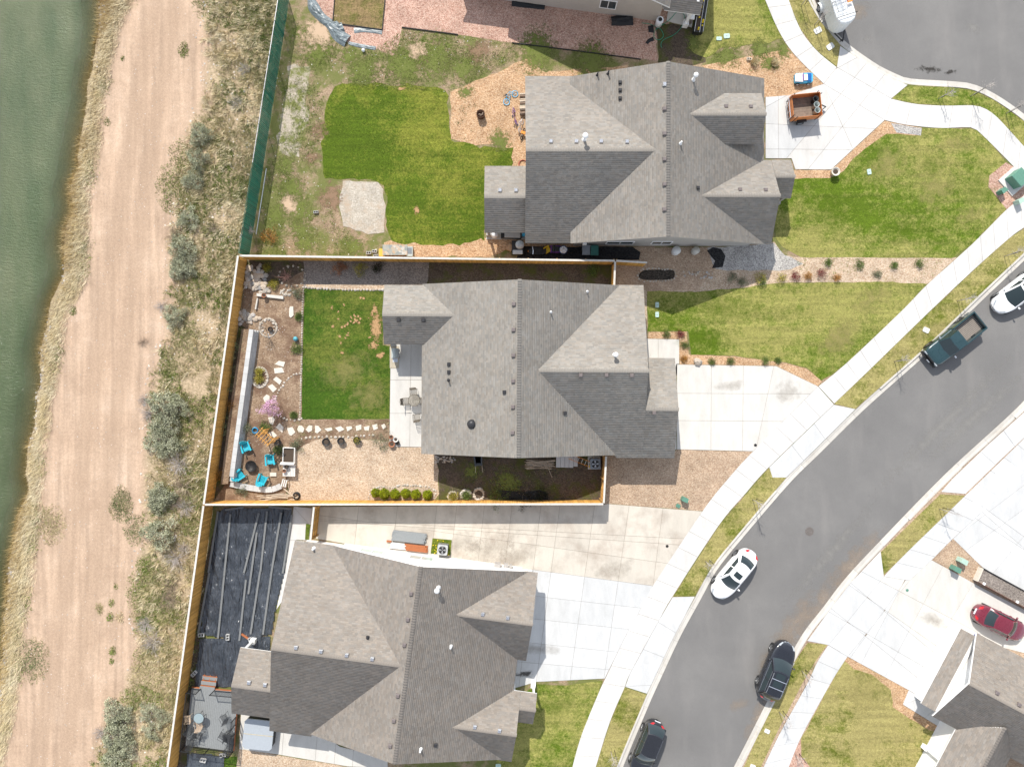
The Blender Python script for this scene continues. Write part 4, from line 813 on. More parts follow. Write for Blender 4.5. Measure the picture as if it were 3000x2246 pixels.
# --- house 4 (right edge)
A4 = W1('O', 1345, 1160, 5.6 * HQ) / HQ; h = House('house', 'white-walled house with grey roof at the right edge beside the red car', (A4.x, A4.y), R(-28), sh3, w3m, white_trim)
h.gable('u', 0, 0, 22, 5.6, (-4.55, 3.05), (4.35, 3.05), ins=(.75, .35))
h.plane((-.1, -3.4, 2.74), (-.1, 3.4, 2.74), (-1, 0), .96, 2.36)
h.gable('v', 5.5, -16, -2.2, 4.7, (2.6, 3.0), (8.4, 3.0), tb=2.0)
h.finish()
for x, y in [(1491, 1205), (1624, 1276)]: h.vent('O', x, y, vent_brown)
h.wall.v = []; h.wall.f = []
h.wall.box((.2, 0, 1.09), (.9, 6.8, 2.17)).build('garage_front', w3m, h.root)
h.garage_door((-.30, -1.9, 1.15), (-1, 0), 2.6, 2.15, white_trim); h.garage_door((-.30, 1.7, 1.15), (-1, 0), 3.4, 2.15, white_trim)
MB().box((.70, .6, 3.5), (.05, .25, .3)).build('gable_light', grey_trim, h.root); h.post(2.9, -15, 3, white_trim); h.post(2.9, -8, 3, white_trim)
H4 = h
# --- house 5 (top edge)
h = House('house', 'beige-walled house cut by the top edge above the pink gravel', (7.6, 36.5, 0), R(-7.7), sh1, w5m, white_trim)
h.gable('v', 0, 0, 15, 8.0, (-9.0, 3.4), (7.4, 3.5))
h.gable('u', 7.5, -13.5, -1, 6.6, (.6, 3.0), (14.4, 3.0), tb=7.6)
h.gable('u', 4.6, 2, 10.4, 5.8, (-.05, 3.0), (9.2, 3.0), walls=False, ta=5.0)
h.finish()
for px_, w_ in ((585, 1.3),):
    c = h.loc(W1('C', px_, 10, 1.4)) / HQ; h.window((c.x, .35 / HQ, 1.9), (0, -1), w_, 1.1)
h.post(9.6, .35, 3.0, white_trim, .22)
H5 = h
# ------------------------------------------------------------------ fences
t = NT('cedar_boards', .8, .25); co = t.coord(True); gr = t.noise(3, 5, .7, t.mapped(co, (8, 8, .7)))
c = t.mix(1, t.ramp(gr, [(.3, (.42, .215, .05)), (.6, (.58, .32, .085)), (.8, (.64, .39, .14))]), t.attr(), 'MULTIPLY'); t.col(c); t.bump(gr, .3, .004); cedar = t.m
cedar_plain = flat('cedar_rail', (.42, .25, .09), .8, var=.2); cap_wood = flat('weathered_cap', (.56, .53, .48), .85, var=.15, sc=4); grey_wood = flat('weathered_boards', (.42, .37, .28), .85, var=.2, sc=5)
def fence(name, label, a, b, hgt=1.86, cap=True, rail_side=-1, board=.14):
    """board fence from a to b (ground points): boards, rails, posts and a cap board"""
    a, b = Vector((a.x, a.y, 0)), Vector((b.x, b.y, 0)); d = b - a; L = d.length; ang = math.atan2(d.y, d.x)
    root = thing(name, label, 'fence', (a.x, a.y, ZY), ang); n = int(L / board); rg = np.random.default_rng(int(L * 100)); V = []; Fs = []; C_ = []
    for i in range(n):
        x0 = i * L / n + .003; x1 = (i + 1) * L / n - .003; y = rg.uniform(-.004, .004); z1 = hgt + rg.uniform(-.01, .01); o = len(V)
        V += [(x0, y - .009, .0), (x1, y - .009, .0), (x1, y + .009, .0), (x0, y + .009, .0), (x0, y - .009, z1), (x1, y - .009, z1), (x1, y + .009, z1), (x0, y + .009, z1)]
        Fs += [[o + k for k in f_] for f_ in ((4, 5, 6, 7), (0, 1, 5, 4), (1, 2, 6, 5), (2, 3, 7, 6), (3, 0, 4, 7))]; C_ += [rg.uniform(.78, 1.18)] * 8
    bo = link('boards', np_mesh('boards', V, Fs, np.array(C_), cedar), root); bo['kind'] = 'stuff'
    for z in (.3, .95, hgt - .2): MB().box((L / 2, rail_side * .035, z), (L, .038, .09)).build('rail', cedar_plain, root)
    m = max(1, round(L / 2.4)); pm = MB().box((0, 0, hgt / 2 - .05), (.09, .09, hgt - .02)).mesh('post', cedar_plain)
    for i in range(m + 1): o = link('post', pm, root); o.location = (min(max(.06, i * L / m), L - .06), rail_side * .10, 0)
    if cap:
        for i in range(max(1, round(L / 3.6))):
            k = max(1, round(L / 3.6)); MB().box((L * (i + .5) / k, -.01, hgt + .022 + random.uniform(-.003, .003)), (L / k - .006, .15, .036)).build('cap_board', cap_wood, root)
    return root
def ft(t_, x, y, z=1.97): return W1(t_, x, y, z)
FW = fence('timber_fence', 'long orange board fence between the sagebrush strip and the garden with blue chairs', ft('F', 514.5, 552), ft('F', 440.5, 1089), rail_side=-1)
fence('timber_fence', 'orange board fence separating the upper yard from the middle garden', ft('F', 518, 552), ft('F', 1328, 563), rail_side=1)
fence('timber_fence', 'short pale board fence running on east from the corner post', ft('F', 1331, 563), ft('F', 1398, 567), rail_side=1)
fence('timber_fence', 'short board fence between the middle house and the upper yard fence', ft('F', 1329, 565), ft('F', 1327, 617), rail_side=1)
fence('timber_fence', 'orange board fence behind the six round shrubs along the long concrete drive', ft('F', 443, 1089), ft('F', 1303, 1088), rail_side=-1)
fence('timber_fence', 'board gate fence beside the air conditioner of the middle house', ft('F', 1304, 1086), ft('F', 1309, 985), rail_side=1)
fence('timber_fence', 'orange board fence beside the black plastic sheet and the grey deck', ft('F', 440, 1092), ft('F', 359, 1680), rail_side=-1)
fence('timber_fence', 'short board gate between the garden path and the long concrete drive', ft('L', 973, 80), ft('L', 952, 282), rail_side=1)
green_slat = attr_mat('green_slats', (.03, .20, .145), .55); green_metal = flat('green_metal', (.02, .10, .075), .5); galv = flat('galvanised', (.66, .68, .70), .35, .6)
a, b = W1('n', 822, -40, 2.25), ft('n', 700, 742, 2.25); d = Vector((b.x - a.x, b.y - a.y, 0)); L = d.length
root = thing('chain_link_fence', 'tall green slatted chain link fence along the upper yard', 'fence', (a.x, a.y, ZY), math.atan2(d.y, d.x)); hg = 2.15
n = int(L / .075); rg = np.random.default_rng(4); V = []; Fs = []; C_ = []
for i in range(n):
    x0, x1 = i * L / n, (i + 1.02) * L / n; y = .015 if i % 2 else -.015; o = len(V); V += [(x0, y, .04), (x1, y, .04), (x1, y, hg - .03), (x0, y, hg - .03)]; Fs.append([o, o + 1, o + 2, o + 3]); C_ += [rg.uniform(.65, 1.35)] * 4
o = link('slats', np_mesh('slats', V, Fs, np.array(C_), green_slat), root); o['kind'] = 'stuff'
m = MB()
for k in range(int(L / .16)):
    for sg in (-1, 1):
        x0 = k * .16; x1 = x0 + sg * hg * .6
        if 0 <= x1 <= L: m.bar((x0, sg * .022, .05), (x1, sg * .022, hg - .03), .007)
o = m.build('wire_mesh', green_metal, root); o['kind'] = 'stuff'
for i in range(int(L / 2.8) + 1): MB().lathe([(.03, 0), (.03, hg + .02), (.036, hg + .03), (.01, hg + .07)], 8, (min(i * 2.8, L), -.05, 0)).build('post', green_metal, root)
MB().tube([(0, -.05, hg), (L * .66, -.05, hg)], .024, 8).build('top_rail', galv, root); MB().tube([(L * .66, -.05, hg), (L, -.05, hg)], .022, 8).build('top_rail', green_metal, root)
o = MB().tube([W1('A', 1612, 1020, .25), W1('A', 1550, 1420, .25)], .035, 8).build('pipe', galv); tag(o, 'long pale pipe lying along the foot of the green fence', 'pipe'); o.location.z = -.11
# ------------------------------------------------------------------ vehicles
car_glass = NT('car_glass', .04, .55).col((.022, .034, .038)).m; rubber = flat('tyre_rubber', (.022, .022, .023), .85); rim_m = flat('alloy_rim', (.52, .53, .54), .3, .85, .1); lamp_m = NT('lamp_lens', .08, .7).col((.36, .39, .41)).m; red_lamp = NT('red_lens', .1, .7).col((.48, .015, .02)).m
black_trim = flat('black_trim', (.02, .02, .021), .5); chrome = flat('chrome', (.75, .76, .78), .12, .95, .05); plate_m = flat('plate', (.7, .72, .76), .4)
def paint(name, c, rough=.28): return flat(name, c, rough, var=.05, sc=3, spec=.5, coat=1.0)
def wheel(root, x, y, r, wdt, side, rim=rim_m):
    ax = AXm(R(-90) * side, 'X') ; wr = None
    w_ = MB().lathe([(r * .6, -wdt / 2), (r * .93, -wdt / 2), (r, -wdt * .35), (r, wdt * .35), (r * .93, wdt / 2), (r * .66, wdt / 2), (r * .64, wdt * .3)], 26, (0, 0, 0), ax).build('wheel', rubber, root, True); w_.location = (x, y, r)
    m = MB().lathe([(r * .64, wdt * .28), (r * .66, wdt * .46), (r * .60, wdt * .47), (r * .57, wdt * .34), (.02, wdt * .33)], 26, (0, 0, 0), ax)
    for i in range(5):
        an = 6.2832 * i / 5; q = ax @ Vector((math.cos(an) * r * .6, math.sin(an) * r * .6, wdt * .42)); p = ax @ Vector((math.cos(an) * r * .08, math.sin(an) * r * .08, wdt * .46)); m.bar(p, q, .055, .03)
    m.build('rim', rim, w_); return w_
def car(name, label, loc, ang, pm, L=4.85, Wd=1.84, deck=None, gh=None, zr=1.45, cat='car', r=.335, wb=2.8, sunroof=None, trim=None, rear_z=None, glass_side=True, rack=False, win_trim=None, tail=True):
    """deck: (fraction of length from rear, height); gh: glasshouse (rear base, rear top, front top, front base) as fractions, base and top half widths"""
    root = thing(name, label, cat, (loc.x, loc.y, 0), ang); hl = L / 2; hw = Wd / 2
    fx = [d_[0] for d_ in deck]; fz = [d_[1] for d_ in deck]
    def w_at(x):
        q = abs(x) / hl; return hw * max(0, (1 - q ** (4.6 if x > 0 else 5.2))) ** (1 / (2.1 if x > 0 else 2.4))
    sx = np.concatenate([-hl + L * (np.sin(np.linspace(-math.pi / 2, math.pi / 2, 41)) * .5 + .5)]); sx[0] += .002; sx[-1] -= .002
    secs = []
    for x in sx:
        w_ = max(w_at(x), .02); zd = np.interp((x + hl) / L, fx, fz); e = max(0, (abs(x) / hl - .9)) * .9; zb = .2 + e
        half = [(.86, zb), (.965, zb + .07), (1.0, .5), (.988, max(zb + .12, zd - .2)), (.95, zd - .07), (.87, zd - .02), (.62, zd + .008), (.3, zd + .018), (0, zd + .02)]
        secs.append([(x, w_ * a_, z_) for a_, z_ in half] + [(x, -w_ * a_, z_) for a_, z_ in half[-2::-1]])
    m = MB(); ns = len(secs[0])
    for s_ in secs: m.v += s_
    for i in range(len(secs) - 1):
        for j in range(ns - 1): m.f.append([i * ns + j, i * ns + j + 1, (i + 1) * ns + j + 1, (i + 1) * ns + j])
        m.f.append([i * ns + ns - 1, i * ns, (i + 1) * ns, (i + 1) * ns + ns - 1])
    m.f.append(list(range(ns))); m.f.append(list(range((len(secs) - 1) * ns, len(secs) * ns))[::-1])
    body = m.build('body', pm, root, True)
    rb, rt, ftp, fb, wb_, wt_ = gh; X = lambda q: -hl + q * L; zB = lambda q: float(np.interp(q, fx, fz)) - .02
    bow, bow2 = .20, .12
    def front(u, v, off=0): 
        y = (u * 2 - 1); k = v; w_ = wb_ * (1 - k) + wt_ * k; xb = X(fb) - bow * y * y; xt = X(ftp) - bow2 * y * y; sl = math.sin(k * math.pi) * .035
        return (xb * (1 - k) + xt * k + sl + off * .5, y * w_, zB(fb) * (1 - k) + (zr - .035 * y * y) * k + sl + off)
    def rear(u, v, off=0):
        y = (u * 2 - 1); k = v; w_ = wb_ * (1 - k) + wt_ * k; xb = X(rb) + bow * .8 * y * y; xt = X(rt) + bow2 * y * y; sl = math.sin(k * math.pi) * .03
        return (xb * (1 - k) + xt * k - sl - off * .5, y * w_, zB(rb) * (1 - k) + (zr - .02 - .035 * y * y) * k + sl + off)
    def sidep(u, v, sg, off=0):
        k = v; x0 = (X(rb) + bow * .8) * (1 - k) + (X(rt) + bow2) * k; x1 = (X(fb) - bow) * (1 - k) + (X(ftp) - bow2) * k; w_ = wb_ * (1 - k) + wt_ * k + math.sin(k * math.pi) * .03
        z0 = zB(rb) * (1 - u) + zB(fb) * u; return (x0 + (x1 - x0) * u, sg * (w_ + off), z0 * (1 - k) + (zr - .035 - .02 * (1 - u)) * k)
    def roof(u, v, off=0):
        y = v * 2 - 1; x0 = X(rt) + bow2 * y * y; x1 = X(ftp) - bow2 * y * y; return (x0 + (x1 - x0) * u, y * wt_, zr - .02 * (1 - u) - .035 * y * y + .028 * math.sin(u * math.pi) * (1 - .3 * y * y) + off)
    gm = MB().grid(lambda u, v: front(u, v), 10, 6).grid(lambda u, v: rear(1 - u, v), 10, 6).grid(lambda u, v: sidep(u, v, -1), 10, 6).grid(lambda u, v: sidep(1 - u, v, 1), 10, 6).grid(lambda u, v: roof(u, v), 12, 10)
    gm.build('roof', pm, root, True)
    lerp = lambda a_, b_, q: a_ + (b_ - a_) * q
    MB().grid(lambda u, v: front(lerp(.05, .95, u), lerp(.05, .93, v), .006), 10, 6).build('windshield', car_glass, root, True)
    MB().grid(lambda u, v: rear(lerp(.93, .07, u), lerp(.1, .92, v), .006), 10, 6).build('rear_window', car_glass, root, True)
    for sg in (-1, 1):
        for a_, b_ in ((.07, .47), (.51, .93)):
            MB().grid(lambda u, v: sidep(lerp(a_, b_, u if sg < 0 else 1 - u), lerp(.12, .86, v), sg, .006), 6, 4).build('side_window', car_glass, root, True)
        if win_trim: MB().tube([sidep(u, .10, sg, .012) for u in np.linspace(.05, .95, 9)], .012, 5).tube([sidep(u, .93, sg, .012) for u in np.linspace(.05, .95, 9)], .010, 5).build('window_trim', win_trim, root)
        mr = MB().lathe([(.03, -.1), (.085, -.08), (.10, 0), (.085, .08), (.03, .1)], 10, (0, 0, 0), AXm(R(90), 'X')).build('mirror', pm, root, True)
        mr.location = (X(fb) - .42, sg * (hw + .06), zB(fb) + .09); mr.scale = (.75, 1, .8)
        MB().bar((X(fb) - .42, sg * (wb_ - .02), zB(fb) + .04), (X(fb) - .42, sg * (hw + .0), zB(fb) + .06), .05).build('mirror_arm', black_trim, root)
        for k in (-1, 1):
            wx = k * wb / 2 + (.06 * L * .1); ww = w_at(wx); wheel(root, wx, sg * (ww - .095), r, .22, sg)
            MB().lathe([(r + .055, 0), (r + .055, .2)], 24, (wx, sg * (ww - .2) - (0 if sg > 0 else 0), r), AXm(R(-90) * sg, 'X')).build('wheel_arch', black_trim, root)
        def lampq(xa, xb, ya, yb, zo): 
            pts = []
            return MB().grid(lambda u, v: (lerp(xa, xb, u), sg * lerp(ya, yb, v) * w_at(lerp(xa, xb, u)), float(np.interp((lerp(xa, xb, u) + hl) / L, fx, fz)) + zo - .11 * max(0, lerp(ya, yb, v) - .5)), 5, 4)
        q = lampq(hl * .82, hl * .945, .72, .94, .030); (q if sg > 0 else q).build('headlight', lamp_m, root, True)
        if tail: lampq(-hl * .86, -hl * .965, .60, .95, .030).build('taillight', red_lamp, root, True)
        for q in (.40, .60): MB().bar((X(q) - .1, sg * (hw + .005), .78), (X(q) + .1, sg * (hw + .005), .78), .03).build('door_handle', pm, root)
    MB().tube([(hl * .93 - .35 * y * y, y * hw * .55, .50) for y in np.linspace(-1, 1, 9)], .03, 6).build('grille', black_trim, root)
    MB().box((-hl - .005, 0, .72), (.02, .5, .15)).build('number_plate', plate_m, root)
    if sunroof:
        for a_, b_ in sunroof: MB().grid(lambda u, v: roof(lerp(a_, b_, u), lerp(.22, .78, v), .008), 6, 6).build('sunroof', car_glass, root, True)
    if rack:
        for sg in (0.06, .94): MB().tube([(roof(u, sg, .05)) for u in np.linspace(.02, .95, 8)], .022, 6).build('roof_rail', chrome, root)
        for u in (.32, .70): MB().tube([roof(u, .06, .075), roof(u, .94, .075)], .028, 6).build('cross_bar', chrome, root)
    return root, X, roof, w_at, zB
def dirang(p, q): return math.atan2(q.y - p.y, q.x - p.x)
sedan_deck = [(0, .80), (.05, .93), (.18, 1.0), (.3, 1.0), (.62, .98), (.72, .96), (.86, .84), (.95, .72), (1, .58)]
# white sedan (front = lower left)
fr, re = W1('b', 385, 1300, .7), W1('b', 1130, 400, .7); mid = (fr + re) / 2
car('parked_car', 'white sedan with dark sunroof parked beside the curb', W1('b', 770, 850, .35), dirang(re, fr), paint('paint_white', (.80, .80, .80)), 4.85, 1.86, sedan_deck, (.13, .27, .56, .745, .80, .60), 1.46, sunroof=[(.55, .88)])
# white car at right edge
c0 = W1('a', 1560, 560, .4); an = dirang(W1('a', 1700, 400, .7), W1('a', 1110, 860, .7))
root, X, roof, w_at, zB = car('parked_car', 'white car with large glass roof parked behind the green pickup', W1('a', 1420, 680, .35), an, paint('paint_pearl', (.80, .80, .80)), 4.75, 1.88, [(0, .86), (.05, .98), (.2, 1.03), (.6, .99), (.75, .94), (.88, .82), (.96, .68), (1, .54)], (.06, .27, .50, .80, .82, .62), 1.46)
MB().grid(lambda u, v: roof(.04 + .92 * u, .06 + .88 * v, .008), 8, 8).build('glass_roof', car_glass, root, True)
# dark crossover at the bottom
an = dirang(W1('d', 1180, 330, .8), W1('d', 640, 1650, .8))
car('parked_car', 'black hatchback with red tail lamps parked at the bottom edge', W1('n', 1893, 2185, .4), an, paint('paint_black', (.012, .013, .017)), 4.75, 1.84, [(0, .92), (.04, 1.02), (.15, 1.06), (.6, 1.04), (.74, 1.0), (.88, .9), (.96, .78), (1, .6)], (.03, .17, .56, .76, .82, .64), 1.62, r=.35, wb=2.7, win_trim=chrome)
# black SUV
an = dirang(W1('c', 540, 1330, .9), W1('c', 980, 260, .9))
root, X, roof, w_at, zB = car('parked_suv', 'black sport utility with silver roof rails parked on the lower side of the street', W1('c', 700, 815, .4), an, paint('paint_navy_black', (.010, .012, .018)), 5.05, 1.98, [(0, .98), (.04, 1.08), (.15, 1.12), (.6, 1.10), (.74, 1.08), (.88, 1.0), (.96, .86), (1, .66)], (.025, .14, .54, .73, .88, .70), 1.76, 'car', .39, 2.95, sunroof=[(.38, .64), (.72, .96)], rack=True, win_trim=chrome)
MB().tube([(2.50 - .45 * y * y, y * .72, .74) for y in np.linspace(-1, 1, 9)], .03, 6).build('chrome_grille', chrome, root)
# red sedan
an = dirang(W1('X', 405, 500, .8), W1('X', 735, 660, .8))
car('parked_car', 'maroon sedan parked on the driveway beside the dark planter', W1('X', 570, 565, .35), an, paint('paint_maroon', (.15, .012, .028)), 4.65, 1.78, sedan_deck, (.15, .30, .60, .77, .78, .58), 1.44)
# green pickup
an = dirang(W1('a', 860, 1080, .8), W1('a', 350, 1490, .8)); pg = paint('paint_green', (.012, .042, .050), .3); c0 = W1('a', 600, 1285, .4)
root = thing('pickup_truck', 'dark green pickup truck with open ribbed bed parked at the curb', 'truck', (c0.x, c0.y, 0), an); Lp, hwp = 5.15, .90
m = MB(); secs = []
for x in np.concatenate([np.linspace(-.30, 1.9, 12), np.linspace(2.0, 2.57, 9)]):
    w_ = hwp * (1 - max(0, (x - 1.6) / .99) ** 4.2 * .35); zd = float(np.interp(x, [-.3, .9, 2.2, 2.45, 2.58], [1.02, 1.02, .96, .90, .72]))
    half = [(.90, .30), (.98, .36), (1, .6), (.985, zd - .13), (.95, zd - .04), (.84, zd), (.5, zd + .015), (0, zd + .02)]; secs.append([(x, w_ * a_, z_) for a_, z_ in half] + [(x, -w_ * a_, z_) for a_, z_ in half[-2::-1]])
ns = len(secs[0]); m.v = [p for s_ in secs for p in s_]
for i in range(len(secs) - 1):
    for j in range(ns - 1): m.f.append([i * ns + j, i * ns + j + 1, (i + 1) * ns + j + 1, (i + 1) * ns + j])
m.f.append(list(range(ns))); m.f.append(list(range((len(secs) - 1) * ns, len(secs) * ns))[::-1]); m.build('body', pg, root, True)
def cabq(u, v):                   # cab shell as rounded frustum
    return 0
zt = 1.64; fbx, ftx, rtx, rbx, wbt, wtp = 1.28, .62, -.22, -.30, .82, .66
V = [(fbx, wbt, 1.0), (fbx + .1, 0, 1.0), (fbx, -wbt, 1.0), (ftx, -wtp, zt), (ftx + .07, 0, zt + .03), (ftx, wtp, zt), (rtx, -wtp, zt), (rtx, 0, zt + .03), (rtx, wtp, zt), (rbx, -wbt, 1.0), (rbx, wbt, 1.0), ((ftx + rtx) / 2, 0, zt + .045)]
MB().add(V, [(0, 5, 4, 1), (1, 4, 3, 2), (5, 8, 7, 11, 4), (4, 11, 7, 6, 3), (2, 3, 6, 9), (0, 10, 8, 5), (9, 6, 7, 8, 10)]).build('cab', pg, root)
def tri(p, q, k): return tuple(p[i] + (q[i] - p[i]) * k for i in range(3))
for sg in (-1, 1):
    bl, br, tl, tr_ = (V[0] if sg > 0 else V[2]), V[1], (V[5] if sg > 0 else V[3]), V[4]
    q = [tri(tri(bl, br, .08), tri(tl, tr_, .08), .06), tri(br, tr_, .06), tri(br, tr_, .93), tri(tri(bl, br, .08), tri(tl, tr_, .08), .93)]; q = [(x + .012, y, z + .008) for x, y, z in q]
    MB().add(q, [(0, 1, 2, 3) if sg < 0 else (3, 2, 1, 0)]).build('windshield', car_glass, root)
    MB().add([(1.08, sg * .812, 1.06), (-.24, sg * .812, 1.06), (-.2, sg * .69, 1.58), (.58, sg * .69, 1.58)], [(0, 1, 2, 3) if sg > 0 else (3, 2, 1, 0)]).build('side_window', car_glass, root)
    MB().box((-1.42, sg * .84, .84), (2.24, .12, .5)).box((-1.42, sg * .86, .5), (2.1, .06, .3)).build('bed_side', pg, root)
    for wx in (1.72, -1.45): wheel(root, wx, sg * .80, .36, .24, sg); MB().lathe([(.43, 0), (.43, .12)], 24, (wx, sg * .80, .40), AXm(R(-90) * sg, 'X')).build('wheel_arch', black_trim, root)
    o = MB().box((0, 0, 0), (.12, .2, .15)).build('mirror', chrome, root); o.location = (1.05, sg * 1.03, 1.12)
    MB().box((2.52, sg * .62, .74), (.08, .34, .17)).build('headlight', lamp_m, root); MB().box((-2.56, sg * .82, .85), (.04, .1, .3)).build('taillight', red_lamp, root)
liner = flat('bed_liner', (.13, .115, .10), .8, var=.15); rib_m = flat('bed_rib_grey', (.33, .29, .25), .7); bf = MB().box((-1.42, 0, .62), (2.2, 1.58, .06)).build('bed_floor', liner, root)
for i in range(11): MB().box((-1.42, -.65 + i * .13, .66), (2.15, .05, .035)).build('bed_rib', rib_m, bf)
MB().box((-2.52, 0, .84), (.09, 1.60, .48)).build('tailgate', pg, root); MB().box((-.33, 0, .86), (.05, 1.5, .45)).build('bed_front', pg, root)
MB().box((2.60, 0, .52), (.16, 1.7, .2)).build('front_bumper', black_trim, root); MB().box((-2.64, 0, .50), (.14, 1.7, .16)).build('rear_bumper', chrome, root); MB().box((2.57, 0, .76), (.06, .9, .18)).build('grille', black_trim, root); MB().box((2.695, .1, .53), (.02, .32, .15)).build('number_plate', plate_m, root)
MB().box((0, 0, .42), (4.6, 1.2, .2)).build('chassis', black_trim, root)
# white enclosed trailer with ladders
wht = flat('trailer_white', (.66, .68, .68), .4, var=.06); alu = flat('aluminium', (.66, .68, .71), .3, .7, .12); redf = flat('ladder_red', (.5, .03, .05), .5); orange = flat('orange_plastic', (.7, .25, .03), .5)
fl, frr = W1('Q', 855, 265, 1.98), W1('Q', 1078, 192, 1.98); an = dirang(fl, frr) - R(90); F0 = (fl + frr) / 2; dirv = Vector((math.cos(an), math.sin(an), 0))
c0 = F0 - dirv * 1.72; root = thing('cargo_trailer', 'white enclosed cargo trailer carrying ladders parked in the cul-de-sac', 'trailer', (c0.x, c0.y, 0), an)
root.scale = (.86,) * 3
prof = [(-2.4, -.93), (1.75, -.93), (2.15, -.72), (2.38, -.3), (2.38, .3), (2.15, .72), (1.75, .93), (-2.4, .93)]
m = MB(); n = len(prof)
for z, k in ((.5, 1), (2.1, 1), (2.26, .985), (2.3, .94)): m.v += [(x if x < 1.7 or k == 1 else 1.7 + (x - 1.7) * (k * 3 - 2.1), y * k, z) for x, y in prof]
for i in range(3):
    for j in range(n): m.f.append([i * n + j, i * n + (j + 1) % n, (i + 1) * n + (j + 1) % n, (i + 1) * n + j])
m.f.append(list(range(n))[::-1]); m.f.append(list(range(3 * n, 4 * n))); m.build('box_body', wht, root)
for sg in (-1, 1):
    MB().box((-.6, sg * .95, 2.15), (3.5, .03, .06)).build('edge_trim', alu, root); wheel(root, -.5, sg * 1.02, .34, .22, sg); MB().grid(lambda u, v: (-.5 + .5 * math.cos(math.pi * u), sg * (.94 + .28 * v), .36 + .46 * math.sin(math.pi * u)), 10, 2).build('fender', wht, root)
    for x in (-1.6, .2, 1.7): MB().bar((x, sg * .92, 2.28), (x, sg * .98, 2.5), .04).build('rack_post', black_trim, root)
for x in (-1.6, .2, 1.7): MB().bar((x, -.98, 2.5), (x, .98, 2.5), .04).build('rack_bar', black_trim, root)
MB().box((.4, -.945, 1.4), (.85, .02, 1.55)).build('side_door', wht, root); MB().bar((2.3, -.5, .5), (3.3, 0, .5), .08).bar((2.3, .5, .5), (3.3, 0, .5), .08).build('tongue', black_trim, root); MB().lathe([(.04, 0), (.04, .75), (.06, .76), (.06, .8)], 8, (3.1, 0, .0)).build('jack', black_trim, root)
def ladder(name, label, root_loc, ang, L, w_, mat, n, rung=alu, pitch=0, sc_=1.0):
    o = thing(name, label, 'ladder', root_loc, ang); o.scale = (sc_,) * 3; o.rotation_euler = (0, pitch, ang)
    for sg in (-1, 1): MB().box((0, sg * w_ / 2, 0), (L, .03, .08)).build('side_rail', mat, o)
    for i in range(n): MB().tube([(-L / 2 + (i + .5) * L / n, -w_ / 2, 0), (-L / 2 + (i + .5) * L / n, w_ / 2, 0)], .02, 6).build('rung', rung, o)
    return o
def onT(x, y, z): q = Matrix.Rotation(an, 3, 'Z') @ Vector((x, y, 0)) * .86; return (c0.x + q.x, c0.y + q.y, z * .86)
ladder('ladder', 'wide silver ladder strapped to the cargo trailer roof, nearest the sidewalk', onT(-.5, -.55, 2.57), an, 3.6, .42, alu, 12, sc_=.86); ladder('ladder', 'silver ladder strapped in the middle of the cargo trailer roof', onT(-.6, -.05, 2.57), an, 3.8, .40, alu, 12, sc_=.86)
l3 = ladder('ladder', 'red fibreglass ladder strapped to the cargo trailer roof', onT(-.9, .55, 2.57), an, 3.0, .42, redf, 9, sc_=.86); MB().box((1.5, 0, .0), (.12, .46, .1)).build('ladder_top', orange, l3)
# utility trailer with barrels
c0 = W1('Q', 474, 1273, 1.35); an = R(5.9); stain = flat('stained_plywood', (.56, .20, .06), .55, var=.14, sc=3); root = thing('utility_trailer', 'orange plywood box trailer holding three bins on the driveway', 'trailer', (c0.x, c0.y, ZY), an)
root.scale = (.85,) * 3; lx, ly = 2.74, 2.2; deckw = flat('trailer_deck', (.21, .165, .13), .85, var=.25, sc=3); bd = MB().box((0, 0, .50), (lx, ly, .06)).build('bed', deckw, root)
for i in range(8): MB().box((0, -ly / 2 + (i + .5) * ly / 8, .545), (lx - .06, ly / 8 - .012, .03)).build('plank', deckw, bd)
for sg in (-1, 1):
    MB().box((0, sg * ly / 2, 1.0), (lx, .03, .95)).build('side_panel', stain, root); MB().box((sg * lx / 2, 0, 1.0), (.03, ly - .034, .95)).build('end_panel', stain, root)
    for x in (-.9, .9): MB().bar((sg * lx / 2 + sg * .03, x, .3), (sg * lx / 2 + sg * .03, x, 1.75), .05).bar((x * 1.25, sg * ly / 2 + sg * .03, .3), (x * 1.25, sg * ly / 2 + sg * .03, 1.75), .05).build('stake', black_trim, root)
    wheel(root, -.35, sg * 1.28, .36, .2, sg); MB().box((-.35, sg * 1.24, .78), (.95, .26, .03)).build('fender', black_trim, root)
MB().box((0, 0, .40), (lx, 1.4, .1)).bar((1.3, .6, .4), (2.3, 0, .4), .08).bar((1.3, -.6, .4), (2.3, 0, .4), .08).box((-.35, 0, .36), (.1, 2.4, .1)).build('frame', black_trim, root)
gate = MB()
for y in (-.9, -.3, .3, .9): gate.bar((-lx / 2 - .12, y, .35), (-lx / 2 - .22, y, 1.25), .04)
gate.bar((-lx / 2 - .12, -.95, .4), (-lx / 2 - .12, .95, .4), .05).bar((-lx / 2 - .22, -.95, 1.25), (-lx / 2 - .22, .95, 1.25), .05).build('ramp_gate', alu, root)
bin_g = flat('grey_bin', (.38, .42, .40), .5); bin_b = flat('black_bin', (.035, .04, .04), .5)
for (x, y, mt, lb) in ((.98, .55, bin_b, 'black round bin standing in the orange trailer'), (1.0, .0, bin_g, 'grey round bin standing between the other two bins in the orange trailer'), (1.02, -.55, bin_g, 'grey round bin nearest the wheel in the orange trailer')):
    q = Matrix.Rotation(an, 3, 'Z') @ Vector((x, y, 0)) * .85; bt = thing('bin', lb, 'bin', (c0.x + q.x, c0.y + q.y, ZY + .48), 0); bt.scale = (.85,) * 3; MB().lathe([(.20, 0), (.25, .72), (.28, .74), (.28, .79), (.24, .79), (.22, .3), (.0, .28)], 18).build('barrel', mt, bt, True); MB().ring((0, 0, .78), .265, .02, 18, 6).build('rim', mt, bt)
